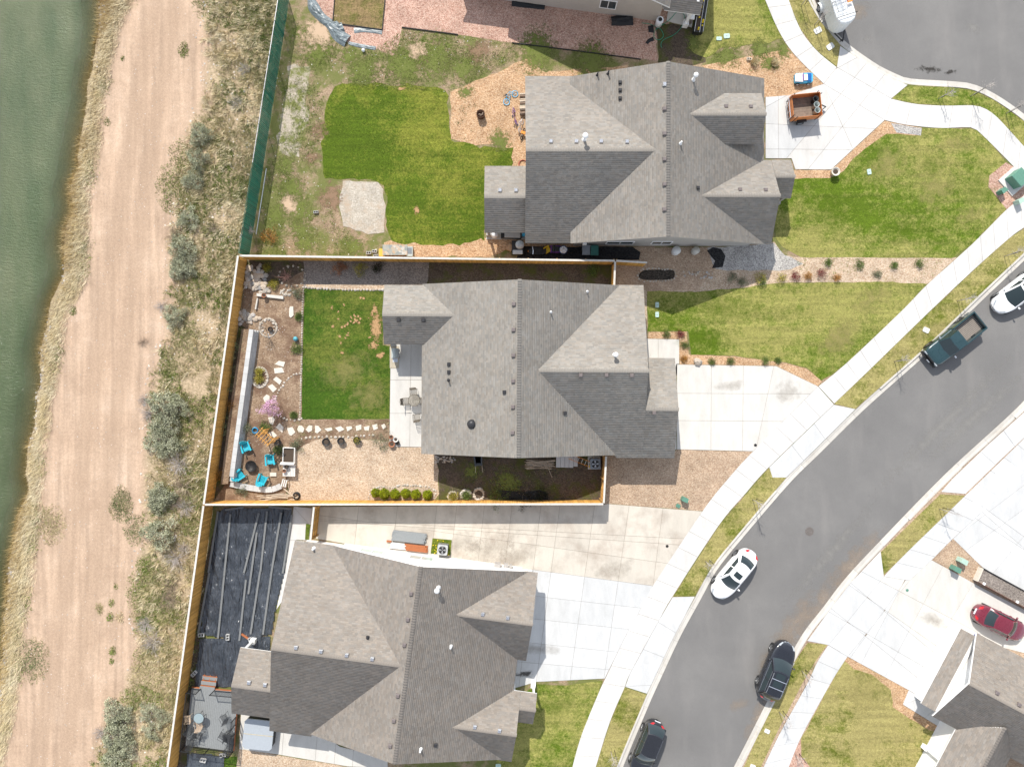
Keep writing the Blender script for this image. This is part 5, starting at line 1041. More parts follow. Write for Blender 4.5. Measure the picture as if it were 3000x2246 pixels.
# toy car on the bark
c0 = W1('Q', 425, 955, .35); blue = flat('toy_blue', (.07, .42, .68), .35); toyw = flat('toy_white', (.75, .76, .78), .4); purple = flat('toy_purple', (.16, .05, .26), .5); root = thing('toy_car', 'light blue ride-on toy car standing on the bark by the sidewalk', 'toy car', (c0.x, c0.y, ZY), R(2))
MB().prism([(-.72, -.3), (-.6, -.38), (.6, -.4), (.74, -.3), (.76, .3), (.6, .4), (-.6, .38), (-.72, .3)], .14, .42).build('body', blue, root); MB().prism([(-.74, -.3), (-.1, -.36), (-.1, .36), (-.74, .3)], .42, .50).build('hood', toyw, root)
MB().box((.1, 0, .46), (.35, .5, .14)).build('seat', toyw, root); MB().box((.42, 0, .46), (.34, .62, .10)).build('trunk', flat('toy_dark_blue', (.01, .10, .34), .4), root); MB().box((-.12, 0, .56), (.04, .55, .2)).build('toy_windshield', purple, root)
for x in (-.45, .45):
    for sg in (-1, 1): wheel(root, x, sg * .40, .16, .1, sg, toyw)
# ------------------------------------------------------------------ small things: shared shapes
teal = flat('teal_plastic', (.03, .40, .50), .4, var=.08); iron = flat('dark_iron', (.035, .033, .032), .5, .4); terra = flat('terracotta', (.30, .13, .07), .8); soil_m = flat('pot_soil', (.07, .05, .035), .95, bump=.6, sc=14); stone_w = flat('pale_flagstone', (.60, .55, .47), .9, var=.1, sc=6, bump=.4)
rock_m = None
t = NT('field_stone', .9, .2); co = t.coord(True); q = t.noise(5, 5, .7, co); t.col(t.mix(1, t.ramp(t.rnd(), [(0, (.28, .27, .26)), (.35, (.42, .38, .33)), (.7, (.52, .42, .32)), (1, (.46, .45, .44))]), t.ramp(q, [(.3, .72), (.7, 1.25)]), 'MULTIPLY')); t.bump(q, .6, .02); rock_m = t.m
t = NT('border_stone', .9, .2); co = t.coord(True); q = t.noise(6, 4, .7, co); t.col(t.mix(1, t.ramp(t.rnd(), [(0, (.36, .31, .25)), (.5, (.46, .41, .34)), (1, (.52, .48, .43))]), t.ramp(q, [(.3, .8), (.7, 1.15)]), 'MULTIPLY')); bstone = t.m
def rock_mesh(seed, flatn=.6):
    rg = np.random.default_rng(seed); m = MB(); n, k = 8, 5; prof = []
    for i in range(k + 1):
        a = math.pi * i / k - math.pi / 2
        for j in range(n):
            b = 6.2832 * j / n; r_ = 1 + rg.uniform(-.22, .22); m.v.append((math.cos(a) * math.cos(b) * r_, math.cos(a) * math.sin(b) * r_, math.sin(a) * flatn * (1 + rg.uniform(-.15, .15))))
    for i in range(k):
        for j in range(n): m.f.append([i * n + j, i * n + (j + 1) % n, (i + 1) * n + (j + 1) % n, (i + 1) * n + j])
    return m
rocks = [rock_mesh(i).mesh('rock', rock_m) for i in range(7)]; bst = [rock_mesh(40 + i).mesh('stone', bstone) for i in range(5)]
def put(name, me, parent, p, s, rz=None):
    o = link(name, me, parent); o.location = p; o.scale = s if isinstance(s, tuple) else (s, s, s); o.rotation_euler = (0, 0, random.uniform(0, 6.28) if rz is None else rz); return o
def pile(name, label, cat, pts, smin, smax, meshes=rocks, z=ZY, child='rock', sx=1.15):
    c = Vector((sum(p.x for p in pts) / len(pts), sum(p.y for p in pts) / len(pts), z)); r_ = thing(name, label, cat, c)
    for p in pts:
        s = random.uniform(smin, smax) * HQ; put(child, random.choice(meshes), r_, (p.x - c.x, p.y - c.y, s * .35 + (p.z - z if p.z > z else 0)), (s * sx, s, s))
    return r_
def along(path, step, jit=.04):
    return [p + Vector((random.uniform(-jit, jit), random.uniform(-jit, jit), 0)) for p in resample(path, step)]
# ---- rock piles and stone edgings
random.seed(21)
pts = [W1('Z', x, y) for x, y in [(300, 260), (360, 270), (320, 310), (370, 310), (270, 290), (500, 300), (530, 240), (430, 355), (495, 370), (565, 360), (630, 430), (570, 435), (500, 440), (455, 420), (395, 460), (350, 465), (310, 400), (300, 500), (465, 500), (520, 540), (610, 500), (570, 575), (625, 580), (500, 590), (445, 580), (380, 580), (330, 580), (270, 580), (260, 640), (340, 640), (400, 670), (460, 680), (525, 670), (600, 660), (660, 690), (620, 720), (690, 720), (540, 745), (460, 620), (400, 540), (330, 540), (280, 440), (270, 370), (590, 640), (440, 660)]]
pile('rock_pile', 'pile of grey and tan boulders in the fence corner of the middle garden', 'rock pile', pts, .16, .30)
pts = [W1('Z', x, y) for x, y in [(165, 1130), (225, 1110), (225, 1160), (300, 1150), (285, 1190), (395, 1165), (160, 1190), (240, 1225), (340, 1235), (420, 1250), (260, 1255), (190, 1290), (300, 1300), (150, 1330), (350, 1300), (460, 1230), (520, 1230), (210, 1180), (130, 1240)]]
pile('rock_pile', 'low bank of boulders beside the end of the grey block wall', 'rock pile', pts, .15, .29)
def ringp(t_, cx, cy, rx_, ry_, n, a0=0, a1=360): return [W1(t_, cx + rx_ * math.cos(R(a0 + (a1 - a0) * i / n)), cy + ry_ * math.sin(R(a0 + (a1 - a0) * i / n))) for i in range(n)]
pile('stone_ring', 'oval ring of pale stones around two yellow shrubs in the garden', 'stone ring', ringp('G', 335, 735, 48, 62, 36) + ringp('G', 337, 735, 40, 52, 18), .07, .13, bst, child='stone')
pile('stone_ring', 'stone ring around the bare sapling near the block wall end', 'stone ring', ringp('G', 385, 435, 52, 55, 34) + ringp('G', 385, 430, 38, 44, 12), .07, .14, bst, child='stone')
pile('stone_edging', 'curved stone edging of the bed beside the pink tree', 'edging', along(smooth_path(W('G', [(575, 712), (530, 725), (480, 775), (445, 830), (430, 865)])), .26) + along(smooth_path(W('G', [(440, 960), (500, 990), (560, 992), (590, 985)])), .3), .07, .13, bst, child='stone')
pile('stone_edging', 'stone edging along the row of six round shrubs', 'edging', along(smooth_path(W('e', [(90, 450), (110, 370), (190, 340), (300, 345), (380, 328), (560, 335), (640, 360), (672, 390), (650, 440)])), .22), .07, .13, bst, child='stone')
pile('stone_edging', 'stone edging between the stepping stones and the tan gravel', 'edging', along(smooth_path(W('G', [(590, 1110), (640, 1100), (720, 1095), (800, 1100), (900, 1095), (1020, 1085)])), .34), .07, .15, bst, child='stone')
pile('stone_ring', 'ring of pale stones around the dark mulch bed east of the corner fence', 'stone ring', along(smooth_path(W('J', [(200, 210), (250, 205), (330, 210), (400, 212), (425, 240), (410, 280), (340, 290), (250, 292), (185, 290), (162, 262), (175, 225), (200, 210)])), .26), .06, .11, bst, child='stone')
sheet('mulch_bed', smooth_path(W('J', [(205, 215), (330, 213), (410, 220), (415, 260), (390, 280), (250, 285), (180, 275), (170, 245), (205, 215)]), 3)[:-1], 6, gravel_mat('dark_mulch', [(.02, .017, .014), (.05, .042, .034), (.085, .07, .055)], 12))
x_, y_, rg_ = sample(W('J', [(455, 235), (480, 218), (600, 220), (720, 235), (735, 258), (620, 280), (560, 262), (470, 258)]), 16, 3)
pile('cobble_strip', 'strip of loose grey cobbles along the shaded gravel path', 'cobbles', [Vector((a_, b_, ZY)) for a_, b_ in zip(x_, y_)], .06, .13, rocks, child='cobble')
pile('stone_ring', 'small stone ring by the lower fence, left of the two', 'stone ring', ringp('e', 815, 425, 38, 42, 16), .08, .14, bst, child='stone')
pile('stone_ring', 'flower-shaped stone ring by the lower fence beside the black mulch', 'stone ring', ringp('e', 1040, 405, 42, 48, 14) + ringp('e', 930, 410, 40, 40, 14, 150, 350), .1, .17, bst, child='stone')
pile('stone_edging', 'dark stone cluster by the rear corner of the middle house', 'edging', [W1('e', random.uniform(670, 850), random.uniform(75, 130)) for _ in range(40)], .05, .11, rocks, child='stone')
pile('stone_edging', 'white stone edging along the west side of the middle lawn', 'edging', along(W('G', [(598, 190), (590, 400), (588, 600), (582, 800), (577, 990)]), .2, .015), .09, .12, bst, child='stone', sx=.9)
pile('stone_edging', 'white stone edging along the top of the middle lawn', 'edging', along(W('G', [(612, 190), (700, 196), (860, 204), (1080, 206)]), .26, .02), .10, .15, bst, child='stone')
pile('stone_ring', 'scattered stones around the dead shrub by the top fence', 'stone ring', [W1('Z', 1120 + 250 * math.cos(a_ * .4), 440 + 190 * math.sin(a_ * .4)) for a_ in range(0, 16)] + [W1('Z', random.uniform(880, 1180), random.uniform(690, 800)) for _ in range(22)], .06, .15, bst, child='stone')
sheet('mulch_bed', W('e', [(1210, 370), (1400, 380), (1560, 372), (1640, 400), (1640, 455), (1250, 462)]), 7, blackmulch_shade, .08, 4)
blk = flat('black_shrub_bed', (.015, .015, .014), .95)
# ---- flagstones
def flag(poly, h_, parent, name='flagstone', mat=stone_w):
    return MB().prism([(p.x, p.y) for p in poly], ZY, ZY + h_).build(name, mat, parent)
fp = thing('stepping_stone_path', 'line of pale flagstones crossing the garden to the patio', 'stone path', (0, 0, 0))
for pl in ([(1190, 530), (1240, 530), (1280, 580), (1260, 640), (1190, 635), (1165, 590)], [(1355, 525), (1410, 530), (1405, 610), (1350, 640), (1300, 595)], [(1455, 530), (1505, 535), (1560, 600), (1490, 655), (1455, 640)], [(820, 560), (880, 490), (945, 560), (925, 645)], [(1000, 570), (1090, 555), (1135, 640), (1070, 695), (1035, 680)], [(695, 400), (770, 388), (805, 430), (770, 520), (720, 490)], [(615, 80), (670, 28), (720, 55), (715, 165), (640, 150)], [(700, 650), (770, 620), (840, 690), (800, 725), (740, 700)]): flag(W('R', pl), .05, fp)
for pl in ([(425, 655), (450, 635), (488, 642), (478, 672)], [(420, 680), (470, 675), (483, 705), (425, 712)], [(415, 748), (435, 730), (468, 755), (455, 780)], [(382, 790), (410, 775), (438, 805), (415, 826)], [(725, 1045), (770, 1038), (775, 1055), (745, 1062)], [(790, 1040), (825, 1030), (848, 1050), (815, 1066)], [(858, 1035), (890, 1030), (895, 1045), (865, 1062)], [(915, 1030), (950, 1020), (950, 1050), (920, 1060)], [(965, 1035), (1000, 1028), (995, 1058), (970, 1055)], [(1015, 1025), (1045, 1015), (1050, 1045), (1025, 1055)], [(1070, 1025), (1090, 1015), (1100, 1035), (1082, 1050)]): flag(W('G', pl), .05, fp)
for pl, lb in (([(1085, 1005), (1145, 1005), (1152, 1170), (1100, 1215), (1068, 1190), (1070, 1050)], 'upright pale slab lying on the bare soil near the lawn edging'),):
    q = W('Z', pl); o = flag(q, .08, None, 'stone_slab'); tag(o, lb, 'stone slab')
for pl, lb in (([(475, 762), (970, 815), (965, 872), (470, 815)], 'long weathered timber below the corner boulders'), ([(478, 850), (496, 860), (462, 1062), (438, 1058)], 'short weathered timber below the long timber')):
    o = MB().prism([(p.x, p.y) for p in W('Z', pl)], ZY + .005, ZY + .2).build('timber_beam', cap_wood); tag(o, lb, 'timber beam')
def pot(label, p, r_, h_, mat, plant=None, cat='plant pot', dz=0):
    o = thing('plant_pot', label, cat, (p.x, p.y, ZY + dz)); MB().lathe([(r_ * .72, 0), (r_, h_), (r_ * 1.08, h_), (r_ * 1.08, h_ + .03), (r_ * .92, h_ + .03), (r_ * .88, h_ - .04)], 16).build('pot', mat, o, True); MB().lathe([(r_ * .9, h_ - .06), (r_ * .5, h_ - .03), (.01, h_ - .02)], 14).build('soil', soil_m, o)
    if plant: plant(o, h_)
    return o
pot('small terracotta pot resting on the long weathered timber', W1('Z', 608, 805, .3), .18, .2, terra, dz=.205)
# ---- grey block walls
blockm = concrete_mat('wall_block', (.50, .50, .49), (.38, .37, .35), .4, .12); bw = MB().box((0, 0, 0), (.44, .30, .15)).mesh('block', blockm)
a, b = W1('G', 287, 445, .8), W1('G', 163, 1368, .8); d = Vector((b.x - a.x, b.y - a.y, 0)); L = d.length
root = thing('block_wall', 'long grey block retaining wall along the garden bed by the fence', 'wall', (a.x, a.y, ZY), math.atan2(d.y, d.x)); n = int(L / .45)
for k in range(5):
    for i in range(n): o = link('block', bw, root); o.location = ((i + .5 + (.25 if k % 2 else 0)) * .45, .04 * (4 - k) * 1.1 + random.uniform(-.006, .006), .076 + k * .153)
cp = MB().box((0, 0, 0), (.60, .36, .07)).mesh('cap_stone', blockm)
for i in range(int(L / .61)): o = link('cap_stone', cp, root); o.location = ((i + .5) * .61, -.02, .80)
sheet('raised_bed_soil', W('G', [(222, 440), (272, 445), (140, 1380), (95, 1385), (140, 1000)], .6), 0, soil, z=.55)
path = smooth_path(W('R', [(95, 1465), (350, 1520), (640, 1560), (780, 1555), (910, 1500)]), 5); rs = resample(path, .40); c = rs[len(rs) // 2]
root = thing('block_wall', 'short curved pale block wall beside two of the blue chairs', 'wall', (c.x, c.y, ZY))
for k in range(2):
    for i in range(len(rs) - 1):
        p = (rs[i] + rs[i + 1]) / 2; dd = rs[i + 1] - rs[i]; o = link('block', cp if k else bw, root); o.location = (p.x - c.x, p.y - c.y, .075 + k * .11); o.rotation_euler = (0, 0, math.atan2(dd.y, dd.x)); o.scale = (.68 if k else .9, 1.3, 1)
# ---- blue garden chairs
def adirondack(label, p, ang):
    o = thing('garden_chair', label, 'chair', (p.x, p.y, ZY), ang, 'turquoise chairs around the fire pit'); s_ = o
    st = MB().add([(-.28, -.27, .28), (.30, -.27, .40), (.30, .27, .40), (-.28, .27, .28), (-.28, -.27, .25), (.30, -.27, .37), (.30, .27, .37), (-.28, .27, .25)], [(0, 1, 2, 3), (7, 6, 5, 4), (0, 4, 5, 1), (1, 5, 6, 2), (2, 6, 7, 3), (3, 7, 4, 0)]).build('seat', teal, o)
    for i in range(5): MB().box((-.0 + 0, -.22 + i * .11, .36), (.5, .085, .02), ax=AXm(R(-11.7), 'Y')).build('seat_slat', teal, st)
    bk = MB().box((-.36, 0, .58), (.03, .5, .1), ax=AXm(R(-24), 'Y')).build('backrest', teal, o)
    for i in range(5):
        y = (i - 2) * .108; hh = .72 - .05 * (i - 2) ** 2; MB().bar((-.26, y * .9, .28), (-.26 - hh * .42, y * 1.12, .28 + hh * .9), .092, .03).build('back_slat', teal, bk)
    for sg in (-1, 1):
        MB().add([(-.40, sg * .27, .54), (.36, sg * .27, .58), (.40, sg * .33, .58), (.36, sg * .42, .58), (-.40, sg * .36, .54), (-.40, sg * .27, .51), (.36, sg * .27, .55), (.40, sg * .33, .55), (.36, sg * .42, .55), (-.40, sg * .36, .51)], [(0, 1, 2, 3, 4), (9, 8, 7, 6, 5), (0, 5, 6, 1), (1, 6, 7, 2), (2, 7, 8, 3), (3, 8, 9, 4), (4, 9, 5, 0)]).build('arm', teal, o)
        MB().bar((.30, sg * .33, 0), (.32, sg * .33, .56), .05, .09).build('leg', teal, o); MB().bar((-.46, sg * .31, 0), (-.38, sg * .31, .53), .05, .09).build('leg', teal, o)
    return o
def facing(t_, a_, b_): return dirang(W1(t_, *a_), W1(t_, *b_))
adirondack('turquoise garden chair next to the wooden arbor and the fire pit', W1('R', 350, 880, .3), R(-70)); adirondack('turquoise garden chair beside the white raised planter', W1('R', 740, 1090, .3), R(-82))
adirondack('turquoise garden chair in the corner of the two block walls', W1('R', 245, 1325, .3), R(38)); adirondack('turquoise garden chair backing onto the short curved wall', W1('R', 610, 1395, .3), R(65))
o = thing('fire_pit', 'round black mesh-topped fire pit between the turquoise chairs', 'fire pit', W1('R', 440, 1180)); MB().lathe([(.18, .02), (.36, .16), (.44, .32), (.46, .34), (.43, .34), (.34, .2), (.02, .16)], 24).build('bowl', iron, o, True); MB().ring((0, 0, .35), .46, .018, 26, 6).build('ring', iron, o)
mm = MB()
for i in range(10): mm.tube([(.42 * math.cos(q) * math.cos(.314 * i), .42 * math.cos(q) * math.sin(.314 * i), .36 + .22 * math.sin(q)) for q in np.linspace(0, math.pi, 10)], .005, 4)
for r_ in (.4, .32, .2): mm.ring((0, 0, .36 + .22 * math.sqrt(1 - (r_ / .42) ** 2)), r_, .005, 20, 4)
mm.build('mesh_cover', iron, o)
for i in range(3): MB().bar((.3 * math.cos(i * 2.1), .3 * math.sin(i * 2.1), 0), (.3 * math.cos(i * 2.1), .3 * math.sin(i * 2.1), .16), .04).build('leg', iron, o)
# ---- arbor, hose, planter, bench, stool
cedar2 = flat('arbor_cedar', (.55, .28, .07), .7, var=.15); c0 = W1('R', 640, 715, 1.85); an = dirang(W1('R', 540, 640, 2.1), W1('R', 710, 800, 2.1)); o = thing('garden_arbor', 'orange wooden arbor with lattice sides among the stepping stones', 'arbor', (c0.x, c0.y, ZY), an); o.scale = (.84,) * 3
for sg in (-1, 1):
    for sy in (-1, 1): MB().box((sg * .62, sy * .32, 1.0), (.07, .07, 2.0)).build('post', cedar2, o)
    MB().box((0, sg * .36, 2.0), (1.7, .05, .12)).build('beam', cedar2, o)
    lt = MB()
    for i in range(7): lt.bar((sg * .62, -.32, .15 + i * .27), (sg * .62, .32, .15 + i * .27), .018, .03)
    for i in range(4): lt.bar((sg * .635, -.25 + i * .17, .1), (sg * .635, -.25 + i * .17, 1.9), .018, .03)
    lt.build('lattice', cedar2, o)
for i in range(6): MB().box((-.75 + i * .3, 0, 2.09), (.05, 1.15, .07)).build('rafter', cedar2, o)
o = MB()
for i in range(5): o.ring((random.uniform(-.04, .04), random.uniform(-.04, .04), .04 + i * .045), .24 - .015 * (i % 3), .022, 22, 6)
o = o.build('garden_hose', flat('hose_blue', (.04, .28, .5), .45)); o.location = W1('R', 490, 605, .1); tag(o, 'coil of blue garden hose beside the wooden arbor', 'hose')
wpl = flat('white_planter', (.62, .60, .56), .8, var=.12); c0 = W1('R', 1030, 1015, .4); o = thing('raised_planter', 'white timber raised planter bed near the tan gravel', 'planter', (c0.x, c0.y, ZY), R(-2))
for sg in (-1, 1): MB().box((sg * .47, 0, .2), (.07, 1.25, .4)).build('side_board', wpl, o); MB().box((0, sg * .64, .2), (1.0, .07, .42)).build('end_board', wpl, o)
MB().box((0, 0, .15), (.86, 1.2, .3)).build('soil', soil_m, o)
c0 = W1('R', 1040, 1250, .4); o = thing('potting_bench', 'small slatted grey bench below the raised planter', 'bench', (c0.x, c0.y, ZY), R(-2))
for i in range(8): MB().box((-.45 + i * .13, 0, .45), (.11, 1.0, .03)).build('slat', wpl, o)
for sg in (-1, 1):
    for sy in (-1, 1): MB().box((sg * .42, sy * .44, .22), (.06, .06, .43)).build('leg', wpl, o)
MB().box((-.1, .56, .62), (1.15, .10, .28), ax=AXm(R(30), 'X')).build('back_board', wpl, o)
pot('dark pot standing on the slatted grey bench', W1('R', 990, 1200, .8), .16, .25, iron, dz=.465); pot('terracotta pot standing on the slatted grey bench', W1('R', 950, 1265, .8), .14, .22, terra, dz=.465)
c0 = W1('R', 965, 1455, .3); o = thing('wooden_stool', 'white folding stool at the end of the curved wall', 'stool', (c0.x, c0.y, ZY), R(75))
for i in range(3): MB().box((0, -.16 + i * .16, .42), (.62, .09, .03)).build('slat', wpl, o)
for sg in (-1, 1):
    for sy in (-1, 1): MB().bar((sg * .28, sy * .2, 0), (sg * .22, sy * .16, .41), .045).build('leg', wpl, o)
o = MB().box((0, 0, .06), (.52, .3, .12)).build('paving_block', stone_w); o.location = W1('R', 782, 1318); tag(o, 'single tan paving block on the soil near the fire pit', 'paver')
o = MB(); 
for i in range(4): o.ring((0, 0, .04 + i * .06), .30 - .02 * i, .035, 24, 6)
o = o.build('coiled_pipe', flat('black_hose', (.02, .02, .022), .5)); o.location = W1('G', 558, 1452); tag(o, 'coil of black pipe on the tan gravel near the lower fence', 'pipe')
stick_m = flat('bleached_wood', (.46, .38, .29), .85, var=.2)
o = thing('board_pile', 'loose pale boards lying by the fence below the curved wall', 'boards', W1('G', 450, 1462))
for i in range(9): a_ = random.uniform(-.15, .15); MB().box((random.uniform(-.8, .8), random.uniform(-.22, .22), .03 + .02 * i), (random.uniform(1.2, 2.6), .08, .02), a_).build('board', stick_m, o)
MB().box((.9, .4, .22), (1.1, .1, .03), -.7).build('board', stick_m, o)
for x, y, mt, r_, pl, lb in ((862, 800, terra, .23, 1, 'black pot of soil between the arbor and the planter'), (880, 920, bin_g, .22, 1, 'pot of green leaves left of the raised planter')): pot(lb, W1('R', x, y, .3), r_, .3, iron)
pot('black nursery pot left of the pair on the tan gravel edge', W1('G', 742, 1125), .32, .34, iron); pot('black nursery pot in the middle of the tan gravel edge', W1('G', 832, 1120), .30, .32, iron); PF = pot('black nursery pot holding yellow flowers on the tan gravel edge', W1('G', 928, 1115), .30, .32, iron)
pot('white glazed pot at the corner of the patio', W1('S', 250, 1395, .2), .2, .32, wpl); pot('wide terracotta pot at the corner of the patio', W1('S', 203, 1450, .2), .25, .3, terra); pot('small brown pot on the lawn edge of the patio', W1('S', 195, 1365, .2), .17, .28, terra); pot('small dark pot behind the white glazed pot', W1('S', 278, 1440, .1), .15, .2, iron)
# ---- patio furniture
tanmetal = flat('tan_metal', (.15, .125, .095), .5, .3); c0 = W1('S', 470, 920, .7); PT = thing('patio_table', 'round glass-topped patio table on the middle house patio', 'table', (c0.x, c0.y, ZY + .05)); tg = NT('table_glass', .1, .5).col((.30, .27, .22)); tg.b.inputs['Alpha'].default_value = .55
MB().lathe([(.47, .70), (.47, .715)], 28).build('table_top', tg.m, PT); MB().ring((0, 0, .71), .48, .018, 30, 6).build('rim', tanmetal, PT); MB().ring((0, 0, .2), .25, .015, 18, 6).build('brace', tanmetal, PT)
for i in range(4): MB().bar((.42 * math.cos(i * 1.571 + .4), .42 * math.sin(i * 1.571 + .4), 0), (.3 * math.cos(i * 1.571 + .4), .3 * math.sin(i * 1.571 + .4), .70), .035).build('leg', tanmetal, PT)
def slat_chair(label, p, ang, mat=tanmetal, z=ZY + .05, group='slatted patio chairs', arms=True):
    o = thing('patio_chair', label, 'chair', (p.x, p.y, z), ang, group)
    MB().tube([(-.24, -.26, .43), (.24, -.26, .43), (.24, .26, .43), (-.24, .26, .43), (-.24, -.26, .43)], .014, 6).build('seat_frame', mat, o)
    for i in range(6): MB().box((-.2 + i * .08, 0, .44), (.04, .5, .012)).build('seat_slat', mat, o)
    MB().tube([(-.24, -.26, .43), (-.38, -.26, .92), (-.42, 0, .96), (-.38, .26, .92), (-.24, .26, .43)], .014, 6).build('back_frame', mat, o)
    for i in range(5): MB().bar((-.26 - .026 * i, -.25, .52 + i * .09), (-.26 - .026 * i, .25, .52 + i * .09), .04, .012).build('back_slat', mat, o)
    for sg in (-1, 1):
        MB().tube([(.26, sg * .27, 0), (.24, sg * .27, .43)], .014, 6).build('leg', mat, o); MB().tube([(-.30, sg * .27, 0), (-.24, sg * .27, .43)], .014, 6).build('leg', mat, o)
        if arms: MB().tube([(.24, sg * .28, .43), (.22, sg * .29, .66), (-.3, sg * .29, .68)], .014, 6).build('arm', mat, o)
    return o
slat_chair('slatted metal patio chair above the round table', W1('S', 465, 825, .5), R(-85)); slat_chair('slatted metal patio chair on the lawn side of the round table', W1('S', 370, 935, .5), R(3)); slat_chair('slatted metal patio chair below the round table', W1('S', 500, 1125, .5), R(98)); slat_chair('slatted metal patio chair tucked under the eave beside the round table', W1('S', 575, 930, .5), R(180))
o = thing('barbecue', 'covered grey barbecue on a wooden board by the patio edge', 'barbecue', (W1('S', 238, 350, .9).x, W1('S', 238, 350, .9).y, ZY + .05), R(2)); MB().prism([(-.28, -.42), (.28, -.36), (.3, .36), (-.26, .42)], .35, .95).build('body', flat('grey_cover', (.50, .52, .55), .6), o); MB().grid(lambda u, v: (-.26 + .54 * u, -.38 + .76 * v, .95 + .16 * math.sin(math.pi * u)), 8, 3).build('lid', bin_g, o); MB().box((0, -.58, .8), (.42, .3, .05)).build('side_shelf', flat('shelf_grey', (.5, .53, .57), .5), o)
for sx in (-1, 1):
    for sy in (-1, 1): MB().box((sx * .24, sy * .34, .18), (.05, .05, .36)).build('leg', iron, o)
o = MB().box((0, 0, .012), (.75, 1.8, .02)).build('plywood_board', grey_wood); o.location = W1('S', 230, 400) + Vector((0, 0, .06)); tag(o, 'weathered plywood board under the grey barbecue', 'board')
# ---- behind the middle house
tub = flat('barrow_grey', (.16, .18, .20), .5); c0 = W1('e', 1035, 110, .5); o = thing('wheelbarrow', 'grey wheelbarrow behind the middle house', 'wheelbarrow', (c0.x, c0.y, ZY), R(95)); MB().add([(-.45, -.3, .62), (.45, -.36, .62), (.45, .36, .62), (-.45, .3, .62), (-.25, -.2, .32), (.3, -.24, .32), (.3, .24, .32), (-.25, .2, .32)], [(4, 5, 6, 7), (0, 1, 5, 4), (1, 2, 6, 5), (2, 3, 7, 6), (3, 0, 4, 7), (4, 7, 6, 5)]).build('tray', tub, o)
for sg in (-1, 1): MB().tube([(.55, sg * .1, .2), (-.2, sg * .25, .33), (-1.0, sg * .3, .55)], .022, 6).build('handle', stick_m, o); MB().bar((-.3, sg * .22, 0), (-.2, sg * .22, .33), .03).build('leg', iron, o)
MB().lathe([(.19, -.04), (.19, .04)], 16, (.6, 0, .2), AXm(R(90), 'X')).build('wheel', rubber, o)
o = thing('stick_pile', 'heap of bleached garden sticks against the middle house', 'sticks', W1('e', 1570, 145))
for i in range(34): a_ = random.gauss(-.03, .1); MB().tube([(random.uniform(-1.3, -.9), random.uniform(-.45, .45), .05 + i * .008), (random.uniform(.8, 1.3), random.uniform(-.45, .45), .06 + i * .008)], .022, 5).build('stick', stick_m, o)
MB().tube([(.4, .3, .3), (1.0, -1.1, .1)], .02, 5).build('stick', stick_m, o)
o = thing('block_stack', 'stack of grey concrete planks beside the orange ladder', 'stack', W1('e', 1800, 125), R(-1))
for i in range(5):
    for k in range(2): MB().box((-.72 + i * .36, .15 - k * .02, .06 + k * .125), (.34, 1.15 - .2 * (i == 4), .12)).build('plank_block', blockm, o)
lo = ladder('step_ladder', 'orange and white step ladder leaning by the air conditioner', W1('e', 1915, 112, .5), R(-22), 1.9, .42, orange, 6, wpl); lo.location.z = .62; MB().box((.95, 0, .0), (.16, .48, .12)).build('ladder_top', flat('ladder_yellow', (.72, .5, .03), .5), lo)
for sg in (-1, 1): MB().bar((.7, sg * .18, -.5), (.8, sg * .2, 0), .04).bar((-.8, sg * .18, -.5), (-.7, sg * .2, 0), .04).build('leg', orange, lo)
def ac(label, p, rz, mat, pad=True):
    o = thing('air_conditioner', label, 'air conditioner', (p.x, p.y, ZY), rz); b_ = .40
    if pad: MB().box((0, 0, .03), (1.05, 1.05, .06)).build('pad', patio_m, o)
    q = MB()
    for i in range(26):
        for sx, sy, dx in ((0, -1, 1), (0, 1, 1), (-1, 0, 0), (1, 0, 0)):
            t_ = -b_ + .03 + i * (2 * b_ - .06) / 25; q.box((t_ if dx else sx * b_, sy * b_ if dx else t_, .40), (.012, .02, .66) if dx else (.02, .012, .66))
    q.build('grille', mat, o); MB().box((0, 0, .40), (2 * b_ - .06, 2 * b_ - .06, .66)).build('coil', black_trim, o)
    MB().prism([(-b_ - .02, -b_ + .06), (-b_ + .06, -b_ - .02), (b_ - .06, -b_ - .02), (b_ + .02, -b_ + .06), (b_ + .02, b_ - .06), (b_ - .06, b_ + .02), (-b_ + .06, b_ + .02), (-b_ - .02, b_ - .06)], .73, .80).build('top', mat, o)
    MB().lathe([(.31, .801), (.31, .806)], 24).build('fan_opening', black_trim, o); fr_ = MB()
    for r_ in (.1, .17, .24, .31): fr_.ring((0, 0, .84), r_, .008, 24, 5)
    for i in range(8): fr_.bar((0, 0, .845), (.33 * math.cos(i * .785), .33 * math.sin(i * .785), .82), .008)
    fr_.build('fan_guard', iron, o)
    for i in range(4): MB().add([(.04, -.02, .815), (.27, -.07, .812), (.27, .09, .824), (.04, .03, .822)], [(0, 1, 2, 3)]).build('fan_blade', galv, o).rotation_euler = (0, 0, i * 1.571)
    return o
ac('grey air conditioner behind the middle house by the gate fence', W1('e', 2043, 140, .6), 0, flat('ac_blue_grey', (.20, .23, .26), .5)); ac('pale air conditioner on the flowering grass square beside the white house', W1('M', 408, 335, .6), R(-6), flat('ac_grey', (.40, .41, .41), .5), False)
